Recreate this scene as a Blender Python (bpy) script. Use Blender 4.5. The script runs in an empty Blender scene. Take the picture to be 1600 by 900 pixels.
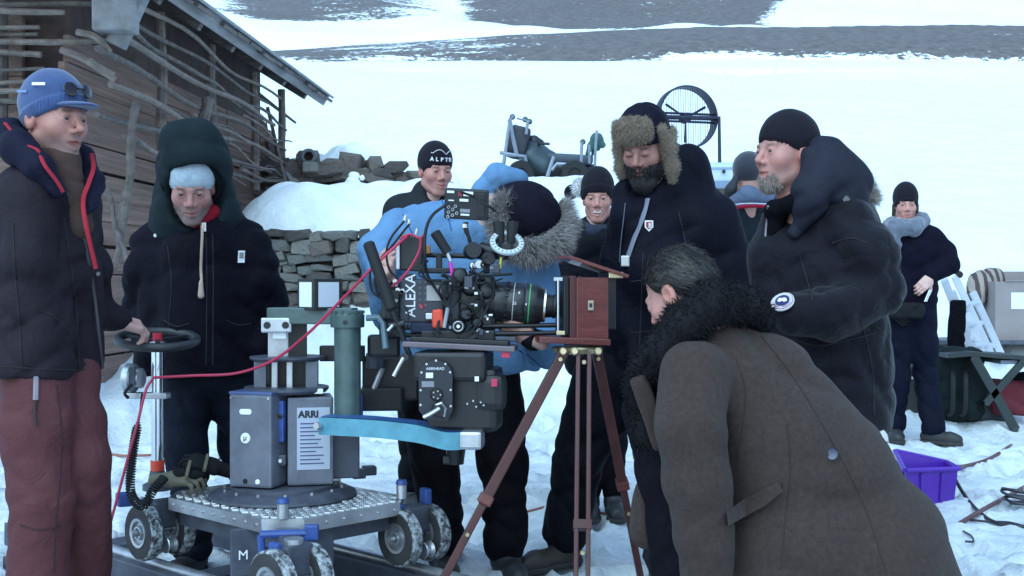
import bpy, bmesh, math, random
import numpy as np
from mathutils import Vector, Matrix
rng = np.random.default_rng(7); random.seed(7)
F32 = np.float32
scn = bpy.context.scene
C = scn.collection
# ------------------------------------------------------------------ camera, sky, sun, exposure
FPX, CAMH, HORY = 1900.0, 1.2, 440.0
cam_d = bpy.data.cameras.new('camera'); cam = bpy.data.objects.new('camera', cam_d); C.objects.link(cam)
cam.location = (0, 0, CAMH); cam.rotation_euler = (math.radians(90), 0, 0)
cam_d.sensor_width = 36; cam_d.lens = 36*FPX/1600; cam_d.shift_y = (HORY-450)/1600.0
cam_d.clip_start = 0.05; cam_d.clip_end = 4000
scn.camera = cam
world = bpy.data.worlds.new('World'); scn.world = world; world.use_nodes = True
SUN_EL, SUN_AZ = 52.0, 205.0     # direction the light comes from: behind the camera, a little left
nt = world.node_tree; bg = nt.nodes['Background']
sky = nt.nodes.new('ShaderNodeTexSky'); sky.sky_type = 'NISHITA'; sky.sun_disc = False
sky.sun_elevation = math.radians(SUN_EL); sky.sun_rotation = math.radians(SUN_AZ)
sky.air_density = 1.2; sky.dust_density = 0.6; sky.ozone_density = 3.0
nt.links.new(sky.outputs['Color'], bg.inputs['Color']); bg.inputs['Strength'].default_value = 0.135
sd = bpy.data.lights.new('sun', 'SUN'); sd.energy = 1.3; sd.angle = math.radians(80); sd.color = (0.58, 0.94, 1.0)
so = bpy.data.objects.new('sun', sd); C.objects.link(so); so.location = (-10, -20, 30)
_el, _az = math.radians(SUN_EL), math.radians(SUN_AZ)
_dir = Vector((math.sin(_az)*math.cos(_el), math.cos(_az)*math.cos(_el), math.sin(_el)))
so.rotation_euler = _dir.to_track_quat('Z', 'Y').to_euler()
scn.view_settings.view_transform = 'Standard'; scn.view_settings.look = 'None'
scn.view_settings.exposure = 1.15; scn.view_settings.gamma = 1.0; scn.view_settings.use_curve_mapping = False
scn.cycles.use_denoising = True
scn.cycles.max_bounces = 8

def P(px, py, Y):
    return np.array([(px-800.0)/FPX*Y, Y, CAMH-(py-HORY)/FPX*Y])
def R(px, Y): return px*Y/FPX
def V3(a): return np.array(a, dtype=float)
def nrm(v):
    v = np.asarray(v, float); return v/np.linalg.norm(v)
def lin(r, g, b):
    f = lambda c: (c/255.0/12.92) if c <= 10 else ((c/255.0+0.055)/1.055)**2.4
    return tuple(q*.74 for q in (f(r), f(g), f(b)))

# ------------------------------------------------------------------ materials
MATS = {}
def mat(name, col, rough=0.6, metal=0.0, var=0.15, scale=6.0, bump=0.0, bscale=40.0, attr=False, spec=0.5, sheen=0.0, bdist=0.01, stretch=None, alpha=None, detail=5.0, coat=0.0, emit=0.0, wr=0.0, wrs=9.0):
    if name in MATS: return MATS[name]
    m = bpy.data.materials.new(name); m.use_nodes = True; MATS[name] = m
    n = m.node_tree.nodes; l = m.node_tree.links; b = n['Principled BSDF']
    b.inputs['Roughness'].default_value = rough; b.inputs['Metallic'].default_value = metal
    b.inputs['Specular IOR Level'].default_value = spec
    if sheen: b.inputs['Sheen Weight'].default_value = sheen; b.inputs['Sheen Roughness'].default_value = 0.5
    if coat: b.inputs['Coat Weight'].default_value = coat
    tc = n.new('ShaderNodeTexCoord'); vec = tc.outputs['Object']
    if stretch is not None:
        mp = n.new('ShaderNodeMapping'); mp.inputs['Scale'].default_value = stretch; l.new(vec, mp.inputs['Vector']); vec = mp.outputs['Vector']
    nz = n.new('ShaderNodeTexNoise'); nz.inputs['Scale'].default_value = scale; nz.inputs['Detail'].default_value = detail; nz.inputs['Roughness'].default_value = 0.6
    l.new(vec, nz.inputs['Vector'])
    rp = n.new('ShaderNodeMapRange'); rp.inputs['From Min'].default_value = 0.3; rp.inputs['From Max'].default_value = 0.7
    rp.inputs['To Min'].default_value = 1-var; rp.inputs['To Max'].default_value = 1+var
    l.new(nz.outputs['Fac'], rp.inputs['Value'])
    mx = n.new('ShaderNodeMix'); mx.data_type = 'RGBA'; mx.blend_type = 'MULTIPLY'; mx.inputs['Factor'].default_value = 1
    l.new(rp.outputs['Result'], mx.inputs['B'])
    if attr:
        a = n.new('ShaderNodeAttribute'); a.attribute_name = 'Col'; l.new(a.outputs['Color'], mx.inputs['A'])
    else: mx.inputs['A'].default_value = (*col, 1)
    l.new(mx.outputs['Result'], b.inputs['Base Color'])
    r2 = n.new('ShaderNodeMapRange'); r2.inputs['To Min'].default_value = max(0.03, rough-0.12); r2.inputs['To Max'].default_value = min(1, rough+0.12)
    l.new(nz.outputs['Fac'], r2.inputs['Value']); l.new(r2.outputs['Result'], b.inputs['Roughness'])
    nrm_in = None
    if wr:
        n3 = n.new('ShaderNodeTexNoise'); n3.inputs['Scale'].default_value = wrs; n3.inputs['Detail'].default_value = 4; n3.inputs['Distortion'].default_value = 1.6; l.new(vec, n3.inputs['Vector'])
        ab = n.new('ShaderNodeMath'); ab.operation = 'SUBTRACT'; ab.inputs[1].default_value = .5; l.new(n3.outputs['Fac'], ab.inputs[0]); a2 = n.new('ShaderNodeMath'); a2.operation = 'ABSOLUTE'; l.new(ab.outputs[0], a2.inputs[0]); a3 = n.new('ShaderNodeMath'); a3.operation = 'POWER'; a3.inputs[1].default_value = .6; l.new(a2.outputs[0], a3.inputs[0])
        b3 = n.new('ShaderNodeBump'); b3.inputs['Strength'].default_value = wr; b3.inputs['Distance'].default_value = .02; l.new(a3.outputs[0], b3.inputs['Height']); nrm_in = b3.outputs['Normal']; l.new(nrm_in, b.inputs['Normal'])
    if bump:
        n2 = n.new('ShaderNodeTexNoise'); n2.inputs['Scale'].default_value = bscale; n2.inputs['Detail'].default_value = 6
        l.new(vec, n2.inputs['Vector'])
        bp = n.new('ShaderNodeBump'); bp.inputs['Strength'].default_value = bump; bp.inputs['Distance'].default_value = bdist
        l.new(n2.outputs['Fac'], bp.inputs['Height'])
        if nrm_in is not None: l.new(nrm_in, bp.inputs['Normal'])
        l.new(bp.outputs['Normal'], b.inputs['Normal'])
    if emit:
        b.inputs['Emission Color'].default_value = (*col, 1); b.inputs['Emission Strength'].default_value = emit
    return m

# ------------------------------------------------------------------ object helpers
def tag(o, label=None, cat=None, group=None, kind=None):
    if label: o['label'] = label
    if cat: o['category'] = cat
    if group: o['group'] = group
    if kind: o['kind'] = kind
    return o
def _wloc(o):
    v = Vector((0, 0, 0))
    while o is not None:
        v += Vector(o.location); o = o.parent
    return v
def attach(o, parent):
    o.parent = parent
    if parent is not None:
        base = parent
        while base.parent is not None: base = base.parent
        if o.parent is base: o.matrix_parent_inverse = Matrix.Translation(-Vector(base.location))
def empty(name, loc, label, cat, group=None):
    o = bpy.data.objects.new(name, None); o.location = tuple(float(x) for x in loc); o.empty_display_size = 0.1
    C.objects.link(o); tag(o, label, cat, group); return o
def link(name, me, material=None, parent=None):
    o = bpy.data.objects.new(name, me); C.objects.link(o)
    if material is not None: me.materials.append(material)
    attach(o, parent); return o
def np_mesh(name, v, f, col=None, smooth=True):
    """v (N,3), f list of equal-length faces as array (M,k)"""
    me = bpy.data.meshes.new(name); v = np.asarray(v, F32); f = np.asarray(f, np.int32)
    me.vertices.add(len(v)); me.vertices.foreach_set('co', v.ravel())
    k = f.shape[1]; me.loops.add(f.size); me.loops.foreach_set('vertex_index', f.ravel())
    me.polygons.add(len(f)); me.polygons.foreach_set('loop_start', np.arange(0, f.size, k, dtype=np.int32))
    me.polygons.foreach_set('use_smooth', np.full(len(f), smooth))
    if col is not None:
        a = me.attributes.new('Col', 'FLOAT_COLOR', 'POINT')
        c = np.ones((len(v), 4), F32); c[:, :3] = col; a.data.foreach_set('color', c.ravel())
    me.update(calc_edges=True); me.validate(); return me

# ------------------------------------------------------------------ signed distance shapes and surface nets
def sd_cone(p, a, b, r1, r2):
    a = np.asarray(a, F32); ba = np.asarray(b, F32)-a; q = p-a
    t = np.clip((q@ba)/max(float(ba@ba), 1e-9), 0, 1)
    d = q-t[:, None]*ba
    return np.sqrt((d*d).sum(1))-(r1+(r2-r1)*t)
def sd_ell(p, c, r, M=None):
    q = p-np.asarray(c, F32)
    if M is not None: q = q@np.asarray(M, F32)
    r = np.asarray(r, F32); a = q/r; k0 = np.sqrt((a*a).sum(1)); b = a/r; k1 = np.sqrt((b*b).sum(1))+1e-9
    return k0*(k0-1)/k1
def sd_box(p, c, h, rad, M=None):
    q = p-np.asarray(c, F32)
    if M is not None: q = q@np.asarray(M, F32)
    q = np.abs(q)-(np.asarray(h, F32)-rad)
    return np.sqrt((np.maximum(q, 0)**2).sum(1))+np.minimum(q.max(1), 0)-rad
def smin(a, b, k):
    h = np.clip(0.5+0.5*(b-a)/k, 0, 1); return b+(a-b)*h-k*h*(1-h)
def smax(a, b, k): return -smin(-a, -b, k)
class S:
    def __init__(s): s.ops = []; s.lo = np.full(3, 1e9); s.hi = np.full(3, -1e9); s.dis = []
    def _bb(s, pts, r):
        for q in pts: s.lo = np.minimum(s.lo, np.asarray(q)-r); s.hi = np.maximum(s.hi, np.asarray(q)+r)
    def cone(s, a, b, r1, r2=None, k=0.03):
        r2 = r1 if r2 is None else r2; s._bb([a, b], max(r1, r2)); s.ops.append(('+', lambda p: sd_cone(p, a, b, r1, r2), k)); return s
    def chain(s, pts, rs, k=0.03):
        for i in range(len(pts)-1): s.cone(pts[i], pts[i+1], rs[i], rs[i+1], k)
        return s
    def ell(s, c, r, k=0.03, M=None):
        s._bb([c], max(r)); s.ops.append(('+', lambda p: sd_ell(p, c, r, M), k)); return s
    def box(s, c, h, rad, k=0.01, M=None):
        s._bb([c], float(np.linalg.norm(h))); s.ops.append(('+', lambda p: sd_box(p, c, h, rad, M), k)); return s
    def sub(s, f, k=0.01): s.ops.append(('-', f, k)); return s
    def cut(s, pt, n, k=0.006):   # keep the side where (p-pt).n < 0
        n = nrm(n).astype(F32); pt = np.asarray(pt, F32); s.ops.append(('&', lambda p: (p-pt)@n, k)); return s
    def disp(s, f): s.dis.append(f); return s
    def __call__(s, p):
        d = None
        for o, f, k in s.ops:
            v = f(p)
            if d is None: d = v
            elif o == '+': d = smin(d, v, k)
            elif o == '-': d = smax(d, -v, k)
            else: d = smax(d, v, k)
        for f in s.dis: d = d+f(p)
        return d
def nets(f, lo, hi, h, B=6):
    lo = np.asarray(lo, float)-2*h; hi = np.asarray(hi, float)+2*h
    nb = np.maximum(1, np.ceil((hi-lo)/h/B).astype(int)); n = nb*B
    bi = np.stack(np.meshgrid(*[np.arange(k) for k in nb], indexing='ij'), -1).reshape(-1, 3)
    cen = (lo+(bi*B+(B-1)/2)*h).astype(F32); d = f(cen)
    act = np.abs(d) < h*B*1.25
    Vb = np.broadcast_to(np.where(d < 0, -9.0, 9.0).astype(F32)[:, None], (len(d), B**3)).copy()
    o = np.stack(np.meshgrid(*[np.arange(B)]*3, indexing='ij'), -1).reshape(-1, 3)
    pts = (lo+((bi[act]*B)[:, None, :]+o[None])*h).astype(F32).reshape(-1, 3)
    Vb[act] = f(pts).reshape(-1, B**3)
    V = Vb.reshape(nb[0], nb[1], nb[2], B, B, B).transpose(0, 3, 1, 4, 2, 5).reshape(n)
    ins = V < 0
    c = np.zeros(n-1, np.int8)
    for i in (0, 1):
        for j in (0, 1):
            for k in (0, 1): c += ins[i:n[0]-1+i, j:n[1]-1+j, k:n[2]-1+k]
    cells = np.argwhere((c > 0) & (c < 8)); idx = np.full(n-1, -1, np.int64); idx[tuple(cells.T)] = np.arange(len(cells))
    acc = np.zeros((len(cells), 3)); cnt = np.zeros(len(cells))
    cor = {}
    for q in [(i, j, k) for i in (0, 1) for j in (0, 1) for k in (0, 1)]:
        cor[q] = V[cells[:, 0]+q[0], cells[:, 1]+q[1], cells[:, 2]+q[2]]
    for q in cor:
        for ax in range(3):
            if q[ax]: continue
            r = list(q); r[ax] = 1; a, b = cor[q], cor[tuple(r)]
            m = (a < 0) != (b < 0); t = np.where(m, a/np.where(m, a-b, 1), 0)
            pos = np.tile(np.array(q, float), (len(cells), 1)); pos[:, ax] = t
            acc[m] += pos[m]; cnt[m] += 1
    v = lo+(cells+acc/cnt[:, None])*h
    faces = []
    for ax in range(3):
        a1, a2 = (ax+1) % 3, (ax+2) % 3
        sl0 = [slice(None)]*3; sl1 = [slice(None)]*3
        sl0[ax] = slice(0, -1); sl1[ax] = slice(1, None)
        A, Bv = ins[tuple(sl0)], ins[tuple(sl1)]
        e = np.argwhere(A != Bv)
        e = e[(e[:, a1] > 0) & (e[:, a2] > 0) & (e[:, a1] < n[a1]-1) & (e[:, a2] < n[a2]-1)]
        s_ = A[tuple(e.T)]
        def ci(d1, d2):
            z = e.copy(); z[:, a1] -= d1; z[:, a2] -= d2; return idx[tuple(z.T)]
        q = np.stack([ci(1, 1), ci(0, 1), ci(0, 0), ci(1, 0)], 1)
        q[~s_] = q[~s_][:, ::-1]; faces.append(q)
    return v, np.concatenate(faces)
def sdf_mesh(s, h):
    return nets(s, s.lo-0.03, s.hi+0.03, h)
def vnormals(v, f):
    a, b, c_ = v[f[:, 0]], v[f[:, 1]], v[f[:, 2]]; n = np.cross(b-a, c_-a); out = np.zeros_like(v)
    for i in range(f.shape[1]): np.add.at(out, f[:, i], n)
    return out/(np.linalg.norm(out, axis=1)[:, None]+1e-12)
def sdf_obj(name, s, h, material, parent, colf=None, xf=None):
    v, f = sdf_mesh(s, h); col = colf(v) if colf is not None else None
    if xf is not None: v = xf(v)
    return link(name, np_mesh(name, v, f, col), material, parent)

def sn(p, w, ph): return np.sin(p@np.asarray(w, F32)+ph)
def folds(amp, wl, seed, axis=(0, 0, 1), stretch=0.35, mask=None):
    """cloth folds: rounded ridges and tight valleys, in patches, running across `axis`"""
    r = np.random.default_rng(seed); ax = nrm(axis); t1 = nrm(np.cross(ax, (0.3, 0.8, 0.5))); t2 = np.cross(ax, t1)
    w = 2*math.pi/wl; ph = r.uniform(0, 6.28, 16); mm = r.uniform(0.75, 1.25, 8)
    ax, t1, t2 = [q.astype(F32) for q in (ax, t1, t2)]
    def ss(x): x = np.clip(x, 0, 1); return x*x*(3-2*x)
    def g(p):
        u = p@ax; a = p@t1; b = p@t2
        wa = 1.9*np.sin(a*w*0.26*mm[0]+ph[0]+0.9*np.sin(b*w*.2+ph[9]))+1.5*np.sin(b*w*0.24*mm[1]+ph[2]+.8*np.sin(u*w*.17+ph[10]))+.5*np.sin((a-b)*w*.6+ph[11])
        c1 = (1-np.abs(np.sin((u*w*mm[2]*.8+wa+ph[3])/2)))**2
        c2 = (1-np.abs(np.sin((u*w*.75+a*w*.7*mm[4]+1.8*np.sin(b*w*.3+ph[4])+ph[5])/2)))**2
        c3 = (1-np.abs(np.sin((u*w*.7-a*w*.8*mm[5]+b*w*.3+1.6*np.sin(u*w*.25+ph[6])+ph[7])/2)))**2
        e1 = ss(.5+.75*np.sin(u*w*.19+a*w*.21+b*w*.23+ph[8])); e2 = ss(.45+.8*np.sin(u*w*.23-a*w*.25+b*w*.17+ph[12])); e3 = ss(.4+.8*np.sin(u*w*.15+a*w*.2-b*w*.27+ph[13]))
        d = amp*((1.0*c1*e1+.85*c2*e2+.7*c3*e3)-.15)+amp*.18*np.sin(u*w*.31+wa*.6)
        return d*mask(p) if mask is not None else d
    return g
def lump(amp, wl, seed):
    r = np.random.default_rng(seed); W = r.normal(size=(5, 3)); W = W/np.linalg.norm(W, axis=1)[:, None]*2*math.pi/wl*r.uniform(.7, 1.5, 5)[:, None]; ph = r.uniform(0, 6.28, 5)
    amp *= .35
    return lambda p: amp*sum(np.sin(p@W[i].astype(F32)+ph[i]+np.sin(p@W[(i+1) % 5].astype(F32))) for i in range(5))/2.5

# ------------------------------------------------------------------ hair, fur
def strands(pts, dirs, length, width, seg=2, droop=0.0, wob=0.0, seed=0):
    """thin tapering blades; returns v, f(tri)"""
    r = np.random.default_rng(seed); n = len(pts); d = dirs/(np.linalg.norm(dirs, axis=1)[:, None]+1e-9)
    L = length*r.uniform(0.6, 1.15, n) if np.isscalar(length) else length
    side = np.cross(d, r.normal(size=(n, 3))); side /= np.linalg.norm(side, axis=1)[:, None]+1e-9
    vs, p, dd = [], pts.copy(), d.copy()
    for s in range(seg+1):
        w = width*(1-s/seg)
        vs += [p-side*w/2, p+side*w/2] if s < seg else [p]
        dd = dd+np.array([0, 0, -droop])+r.normal(size=(n, 3))*wob; dd /= np.linalg.norm(dd, axis=1)[:, None]
        p = p+dd*(L/seg)[:, None] if not np.isscalar(L) else p+dd*L/seg
    v = np.stack(vs, 1).reshape(-1, 3); k = 2*seg+1; base = np.arange(n)[:, None]*k; tri = []
    for s in range(seg-1):
        a = 2*s; tri += [[a, a+1, a+3], [a, a+3, a+2]]
    a = 2*(seg-1); tri += [[a, a+1, a+2]]
    f = (base[:, None, :]+np.array(tri)[None]).reshape(-1, 3)
    return v, f
def fur_obj(name, v, f, n, length, width, material, parent, dirf=None, mask=None, droop=0.1, wob=0.25, seed=0, colf=None, seg=2):
    r = np.random.default_rng(seed); nn = vnormals(v, f); cand = np.arange(len(v))
    if mask is not None: cand = cand[mask(v)]
    i = r.choice(cand, n); jit = r.normal(size=(n, 3))*0.004
    d = nn[i] if dirf is None else dirf(v[i], nn[i])
    d = d+r.normal(size=(n, 3))*0.18
    sv, sf = strands(v[i]+jit-nn[i]*0.004, d, length, width, seg, droop, wob, seed+1)
    col = None
    if colf is not None:
        c = colf(v[i], r); k = 2*seg+1; col = np.repeat(c, k, axis=0)
    return link(name, np_mesh(name, sv, sf, col, smooth=False), material, parent)

# ------------------------------------------------------------------ hard-surface mesh builder
def frame(z, hint=(0, 0, 1)):
    z = nrm(z); h = np.asarray(hint, float)
    if abs(z@h) > 0.95: h = np.array([1.0, 0, 0])
    x = nrm(np.cross(h, z)); y = np.cross(z, x); return np.stack([x, y, z], 1)
class MB:
    def __init__(s): s.v = []; s.f = []
    def _add(s, v, f):
        o = len(s.v); s.v += [tuple(float(c) for c in q) for q in v]; s.f += [tuple(o+i for i in t) for t in f]; return s
    def box(s, c, size, M=None, bev=0.0, taper=1.0):
        hx, hy, hz = [q/2 for q in size]; c = np.asarray(c, float)
        b = min(bev, 0.45*min(size)*1.0)
        if b <= 0:
            v = [np.array((x, y, z)) for z in (-hz, hz) for y in (-hy, hy) for x in (-hx, hx)]
            for q in v[4:]: q[:2] *= taper
            f = [(0, 2, 3, 1), (4, 5, 7, 6), (0, 1, 5, 4), (1, 3, 7, 5), (3, 2, 6, 7), (2, 0, 4, 6)]
        else:
            bm = bmesh.new(); bmesh.ops.create_cube(bm, size=1.0)
            for q in bm.verts:
                t = taper if q.co.z > 0 else 1.0
                q.co = Vector((q.co.x*size[0]*t, q.co.y*size[1]*t, q.co.z*size[2]))
            bmesh.ops.bevel(bm, geom=list(bm.edges)+list(bm.verts), offset=b, segments=2, profile=0.6, affect='EDGES')
            bm.verts.index_update(); v = [np.array(q.co) for q in bm.verts]; f = [tuple(q.index for q in t.verts) for t in bm.faces]; bm.free()
        if M is not None: v = [np.asarray(M)@q for q in v]
        return s._add([q+c for q in v], f)
    def cyl(s, a, b, r1, r2=None, n=16, cap=True, bev=0.0):
        a = np.asarray(a, float); b = np.asarray(b, float); r2 = r1 if r2 is None else r2
        if bev > 0:
            d = nrm(b-a); return s.lathe(a, d, [(0, 0), (r1-bev, 0), (r1, bev), (r2, np.linalg.norm(b-a)-bev), (r2-bev, np.linalg.norm(b-a)), (0, np.linalg.norm(b-a))], n)
        M = frame(b-a); v = []
        for c, r in ((a, r1), (b, r2)):
            for i in range(n):
                t = 2*math.pi*i/n; v.append(c+M@np.array([math.cos(t)*r, math.sin(t)*r, 0]))
        f = [(i, (i+1) % n, n+(i+1) % n, n+i) for i in range(n)]
        if cap: f += [tuple(range(n-1, -1, -1)), tuple(range(n, 2*n))]
        return s._add(v, f)
    def lathe(s, o, axis, prof, n=24, hint=(0, 0, 1)):
        """prof [(r, h)...] along axis"""
        o = np.asarray(o, float); M = frame(axis, hint); v, f = [], []; rows = []
        for r, h in prof:
            if r < 1e-6: rows.append([len(v)]); v.append(o+M@np.array([0, 0, h]))
            else:
                rows.append(list(range(len(v), len(v)+n)))
                for i in range(n):
                    t = 2*math.pi*i/n; v.append(o+M@np.array([math.cos(t)*r, math.sin(t)*r, h]))
        for A, B in zip(rows[:-1], rows[1:]):
            for i in range(n):
                j = (i+1) % n
                if len(A) == 1 and len(B) == 1: continue
                if len(A) == 1: f.append((A[0], B[j], B[i]))
                elif len(B) == 1: f.append((A[i], A[j], B[0]))
                else: f.append((A[i], A[j], B[j], B[i]))
        return s._add(v, f)
    def tube(s, pts, r, n=8, closed=False, cap=True, flat=None):
        pts = [np.asarray(p, float) for p in pts]; m = len(pts); v, f = [], []; rr = r if hasattr(r, '__len__') else [r]*m
        up = None
        for i, p in enumerate(pts):
            a = pts[(i-1) % m] if (i > 0 or closed) else p; b = pts[(i+1) % m] if (i < m-1 or closed) else p
            t = nrm(b-a)
            if up is None: up = frame(t)[:, 0]
            up = nrm(up-t*(up@t)); w = np.cross(t, up)
            for k in range(n):
                an = 2*math.pi*k/n; v.append(p+(up*math.cos(an)+w*math.sin(an)*(flat or 1))*rr[i])
        for i in range(m if closed else m-1):
            j = (i+1) % m
            for k in range(n): f.append((i*n+k, i*n+(k+1) % n, j*n+(k+1) % n, j*n+k))
        if cap and not closed: f += [tuple(range(n-1, -1, -1)), tuple(range((m-1)*n, m*n))]
        return s._add(v, f)
    def torus(s, c, axis, R_, r, n=32, k=10):
        M = frame(axis); pts = [np.asarray(c, float)+M@np.array([math.cos(t)*R_, math.sin(t)*R_, 0]) for t in np.linspace(0, 2*math.pi, n, endpoint=False)]
        return s.tube(pts, r, k, closed=True)
    def prism(s, poly, o, ux, uy, depth):
        """poly 2-D (counter-clockwise seen from ux x uy), extruded from o along ux x uy by depth"""
        o = np.asarray(o, float); ux = np.asarray(ux, float); uy = np.asarray(uy, float); w = nrm(np.cross(ux, uy))
        A = [o+ux*x+uy*y for x, y in poly]; B = [q+w*depth for q in A]; n = len(poly)
        return s._add(A+B, [tuple(range(n-1, -1, -1)), tuple(range(n, 2*n))]+[(i, (i+1) % n, n+(i+1) % n, n+i) for i in range(n)])
    def build(s, name, material, parent=None, smooth=False, ang=35):
        me = bpy.data.meshes.new(name); me.from_pydata(s.v, [], s.f); me.update()
        bm = bmesh.new(); bm.from_mesh(me); bmesh.ops.recalc_face_normals(bm, faces=bm.faces)
        if smooth:
            lim = math.radians(ang)
            for fc in bm.faces: fc.smooth = True
            for e in bm.edges:
                if len(e.link_faces) == 2 and e.calc_face_angle(0) > lim: e.smooth = False
        bm.to_mesh(me); bm.free()
        return link(name, me, material, parent)
def bez(pts, n=24):
    """Catmull-Rom through pts"""
    p = [np.asarray(q, float) for q in pts]; p = [2*p[0]-p[1]]+p+[2*p[-1]-p[-2]]; out = []
    for i in range(1, len(p)-2):
        for t in np.linspace(0, 1, n, endpoint=False):
            out.append(0.5*((2*p[i])+(p[i+1]-p[i-1])*t+(2*p[i-1]-5*p[i]+4*p[i+1]-p[i+2])*t*t+(3*p[i]-p[i-1]-3*p[i+1]+p[i+2])*t**3))
    out.append(p[-2]); return out
def text_obj(name, body, o, ux, uy, size, material, parent, depth=0.0012, bold=0.0, align='CENTER'):
    cu = bpy.data.curves.new(name, 'FONT'); cu.body = body; cu.size = size; cu.align_x = align; cu.align_y = 'CENTER'; cu.extrude = depth; cu.offset = bold
    cu.resolution_u = 3
    t = bpy.data.objects.new(name, cu); C.objects.link(t); bpy.context.view_layer.update()
    me = bpy.data.meshes.new_from_object(t.evaluated_get(bpy.context.evaluated_depsgraph_get())); bpy.data.objects.remove(t)
    ux = nrm(ux); w = nrm(np.cross(ux, uy)); uy = np.cross(w, ux); M = Matrix([[ux[i], uy[i], w[i], o[i]] for i in range(3)]+[[0, 0, 0, 1]])
    me.transform(M); me.name = name; me.materials.clear()
    return link(name, me, material, parent)
# ================================================================== THE SETTING
def node_mat(name):
    m = bpy.data.materials.new(name); m.use_nodes = True; return m, m.node_tree.nodes, m.node_tree.links, m.node_tree.nodes['Principled BSDF']
PRY = np.array([-800, -60, 0, 6, 7.5, 8.5, 10, 11.5, 11.95, 13, 16, 19, 20.5, 24, 30, 60, 110, 140])
PRZ = np.array([-6, -.6, 0, 0, .03, .10, .38, .88, 1.05, 1.35, 2.1, 2.85, 3.0, 3.2, 4.4, 10.2, 20.2, 26.6])
def ground(x, y, fine=True):
    x = np.asarray(x, float); y = np.asarray(y, float)
    z = np.interp(y, PRY, PRZ)
    u = np.clip(x/np.maximum(y, 60)*FPX, -1500, 1800)
    yl = np.interp(u+800, [-700, 400, 800, 1100, 1600, 2600], [110, 80, 55, 44, 38, 34])
    zl = CAMH+(440-yl)/FPX*160
    t = np.clip((y-140)/20, 0, 1); z = np.where(y > 140, 26.6+(zl-26.6)*(t**0.8), z)
    A = np.interp(y, [160, 176, 186, 260, 420, 800], [.15, .19, .206, .24, .33, .42])
    z = np.where(y > 160, np.maximum(CAMH+y*A, zl-2.5*np.clip((y-160)/8, 0, 1)), z)
    w = np.clip((y-5.5)/6, 0, 1)
    z = z+w*(0.10*np.sin(x*0.55+0.9*np.sin(y*0.21))+0.07*np.sin(x*0.23+y*0.4+1.3))*np.clip(1.5-y/60, 0.2, 1)
    far = np.clip((y-40)/120, 0, 1)
    z = z+far*(1.4*np.sin(x*0.045+0.5)*np.sin(y*0.05)+0.5*np.sin(x*0.16+y*0.11)+0.25*np.sin(x*0.41-y*0.3))*np.where((y > 120) & (y < 176), 0.12, 1.0)
    if fine:
        z = z+0.012*np.sin(x*7.1+2*np.sin(y*3.3))*np.sin(y*6.3+1.7*np.sin(x*2.9))+0.008*np.sin(x*17+3*np.sin(y*11))*np.sin(y*15+2*np.sin(x*9))
    return z
def gz(x, y): return float(ground(np.array([x]), np.array([y]), False)[0])

th = np.concatenate([np.radians(np.linspace(-180, -42, 40, endpoint=False)), np.radians(np.linspace(-42, 42, 380)), np.radians(np.linspace(42, 180, 41))[1:-1]])
rr = np.concatenate([[0.02, .8, 1.6, 2.2, 2.8], np.arange(3.2, 9.0, 0.045), 9.0*(100/9.0)**(np.linspace(0, 1, 120, endpoint=False)), np.linspace(100, 190, 100), 190*(900/190.)**np.linspace(0.01, 1, 60)])
T, RR = np.meshgrid(th, rr, indexing='xy'); gx = RR*np.sin(T); gy = RR*np.cos(T)
r_ = np.random.default_rng(3)
gzv = ground(gx, gy)
for i in range(800):        # trodden hollows
    a = r_.uniform(-0.46, 0.46); d = r_.uniform(3.5, 11.5); cx, cy = d*math.sin(a), d*math.cos(a); an = r_.uniform(0, 3.14)
    dx, dy = gx-cx, gy-cy; m = (np.abs(dx) < .35) & (np.abs(dy) < .35)
    qx = dx[m]*math.cos(an)+dy[m]*math.sin(an); qy = -dx[m]*math.sin(an)+dy[m]*math.cos(an)
    e = (qx/0.15)**2+(qy/0.07)**2; gzv[m] += -0.045*np.exp(-e**2)+0.02*np.exp(-(np.sqrt(e)-1.3)**2*9)
u = gx/np.maximum(gy, 1)*FPX+800; v_ = 440-(gzv-CAMH)/np.maximum(gy, 1)*FPX
heath = np.zeros_like(gx)
front = gy > 60
band = front & (gy > 126) & (gy < 163)
bl = np.interp(u, [-700, 400, 520, 760, 900, 1100, 1300, 1600, 2600], [134, 141, 135, 135.5, 136, 140, 139, 139, 138])
dens = np.interp(u, [-700, 400, 470, 560, 740, 830, 900, 2600], [.85, .82, .78, .56, .55, .80, .95, .95])
heath = np.where(band, np.clip((gy-bl)/7+0.25, 0, 1)*dens, heath)
up = front & (gy >= 172)
A_ = (gzv-CAMH)/np.maximum(gy, 1)
core = np.clip((u-690)/60, 0, 1)*np.clip((1215-(A_-.205)*-1500-u)/60, 0, 1)
left = np.exp(-((u-440)/105)**2)*0.92+np.exp(-((u-615)/90)**2)*0.56
heath = np.where(up, np.maximum(core*0.86, left)*np.interp(gy, [196, 203, 260, 330], [0, 1, 1, .4])+np.where(gy > 250, .12, 0), heath)
tro_shade = np.clip((10.5-gy)/3.5, 0, 1)*np.clip((gy+6)/4, 0, 1)*np.clip(1.4-np.abs(gx)/9, 0, 1)  # trodden snow mask, spread wide to paint foreground shade into the colour too
col = np.stack([heath, tro_shade, np.zeros_like(heath)], -1).reshape(-1, 3)
nr, nt_ = gx.shape
ii, jj = np.meshgrid(np.arange(nr-1), np.arange(nt_), indexing='ij'); j2 = (jj+1) % nt_
gf = np.stack([ii*nt_+jj, ii*nt_+j2, (ii+1)*nt_+j2, (ii+1)*nt_+jj], -1).reshape(-1, 4)[:, ::-1]
snow, n, l, b = node_mat('snow_ground')
b.inputs['Roughness'].default_value = 0.65; b.inputs['Specular IOR Level'].default_value = 0.3
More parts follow.
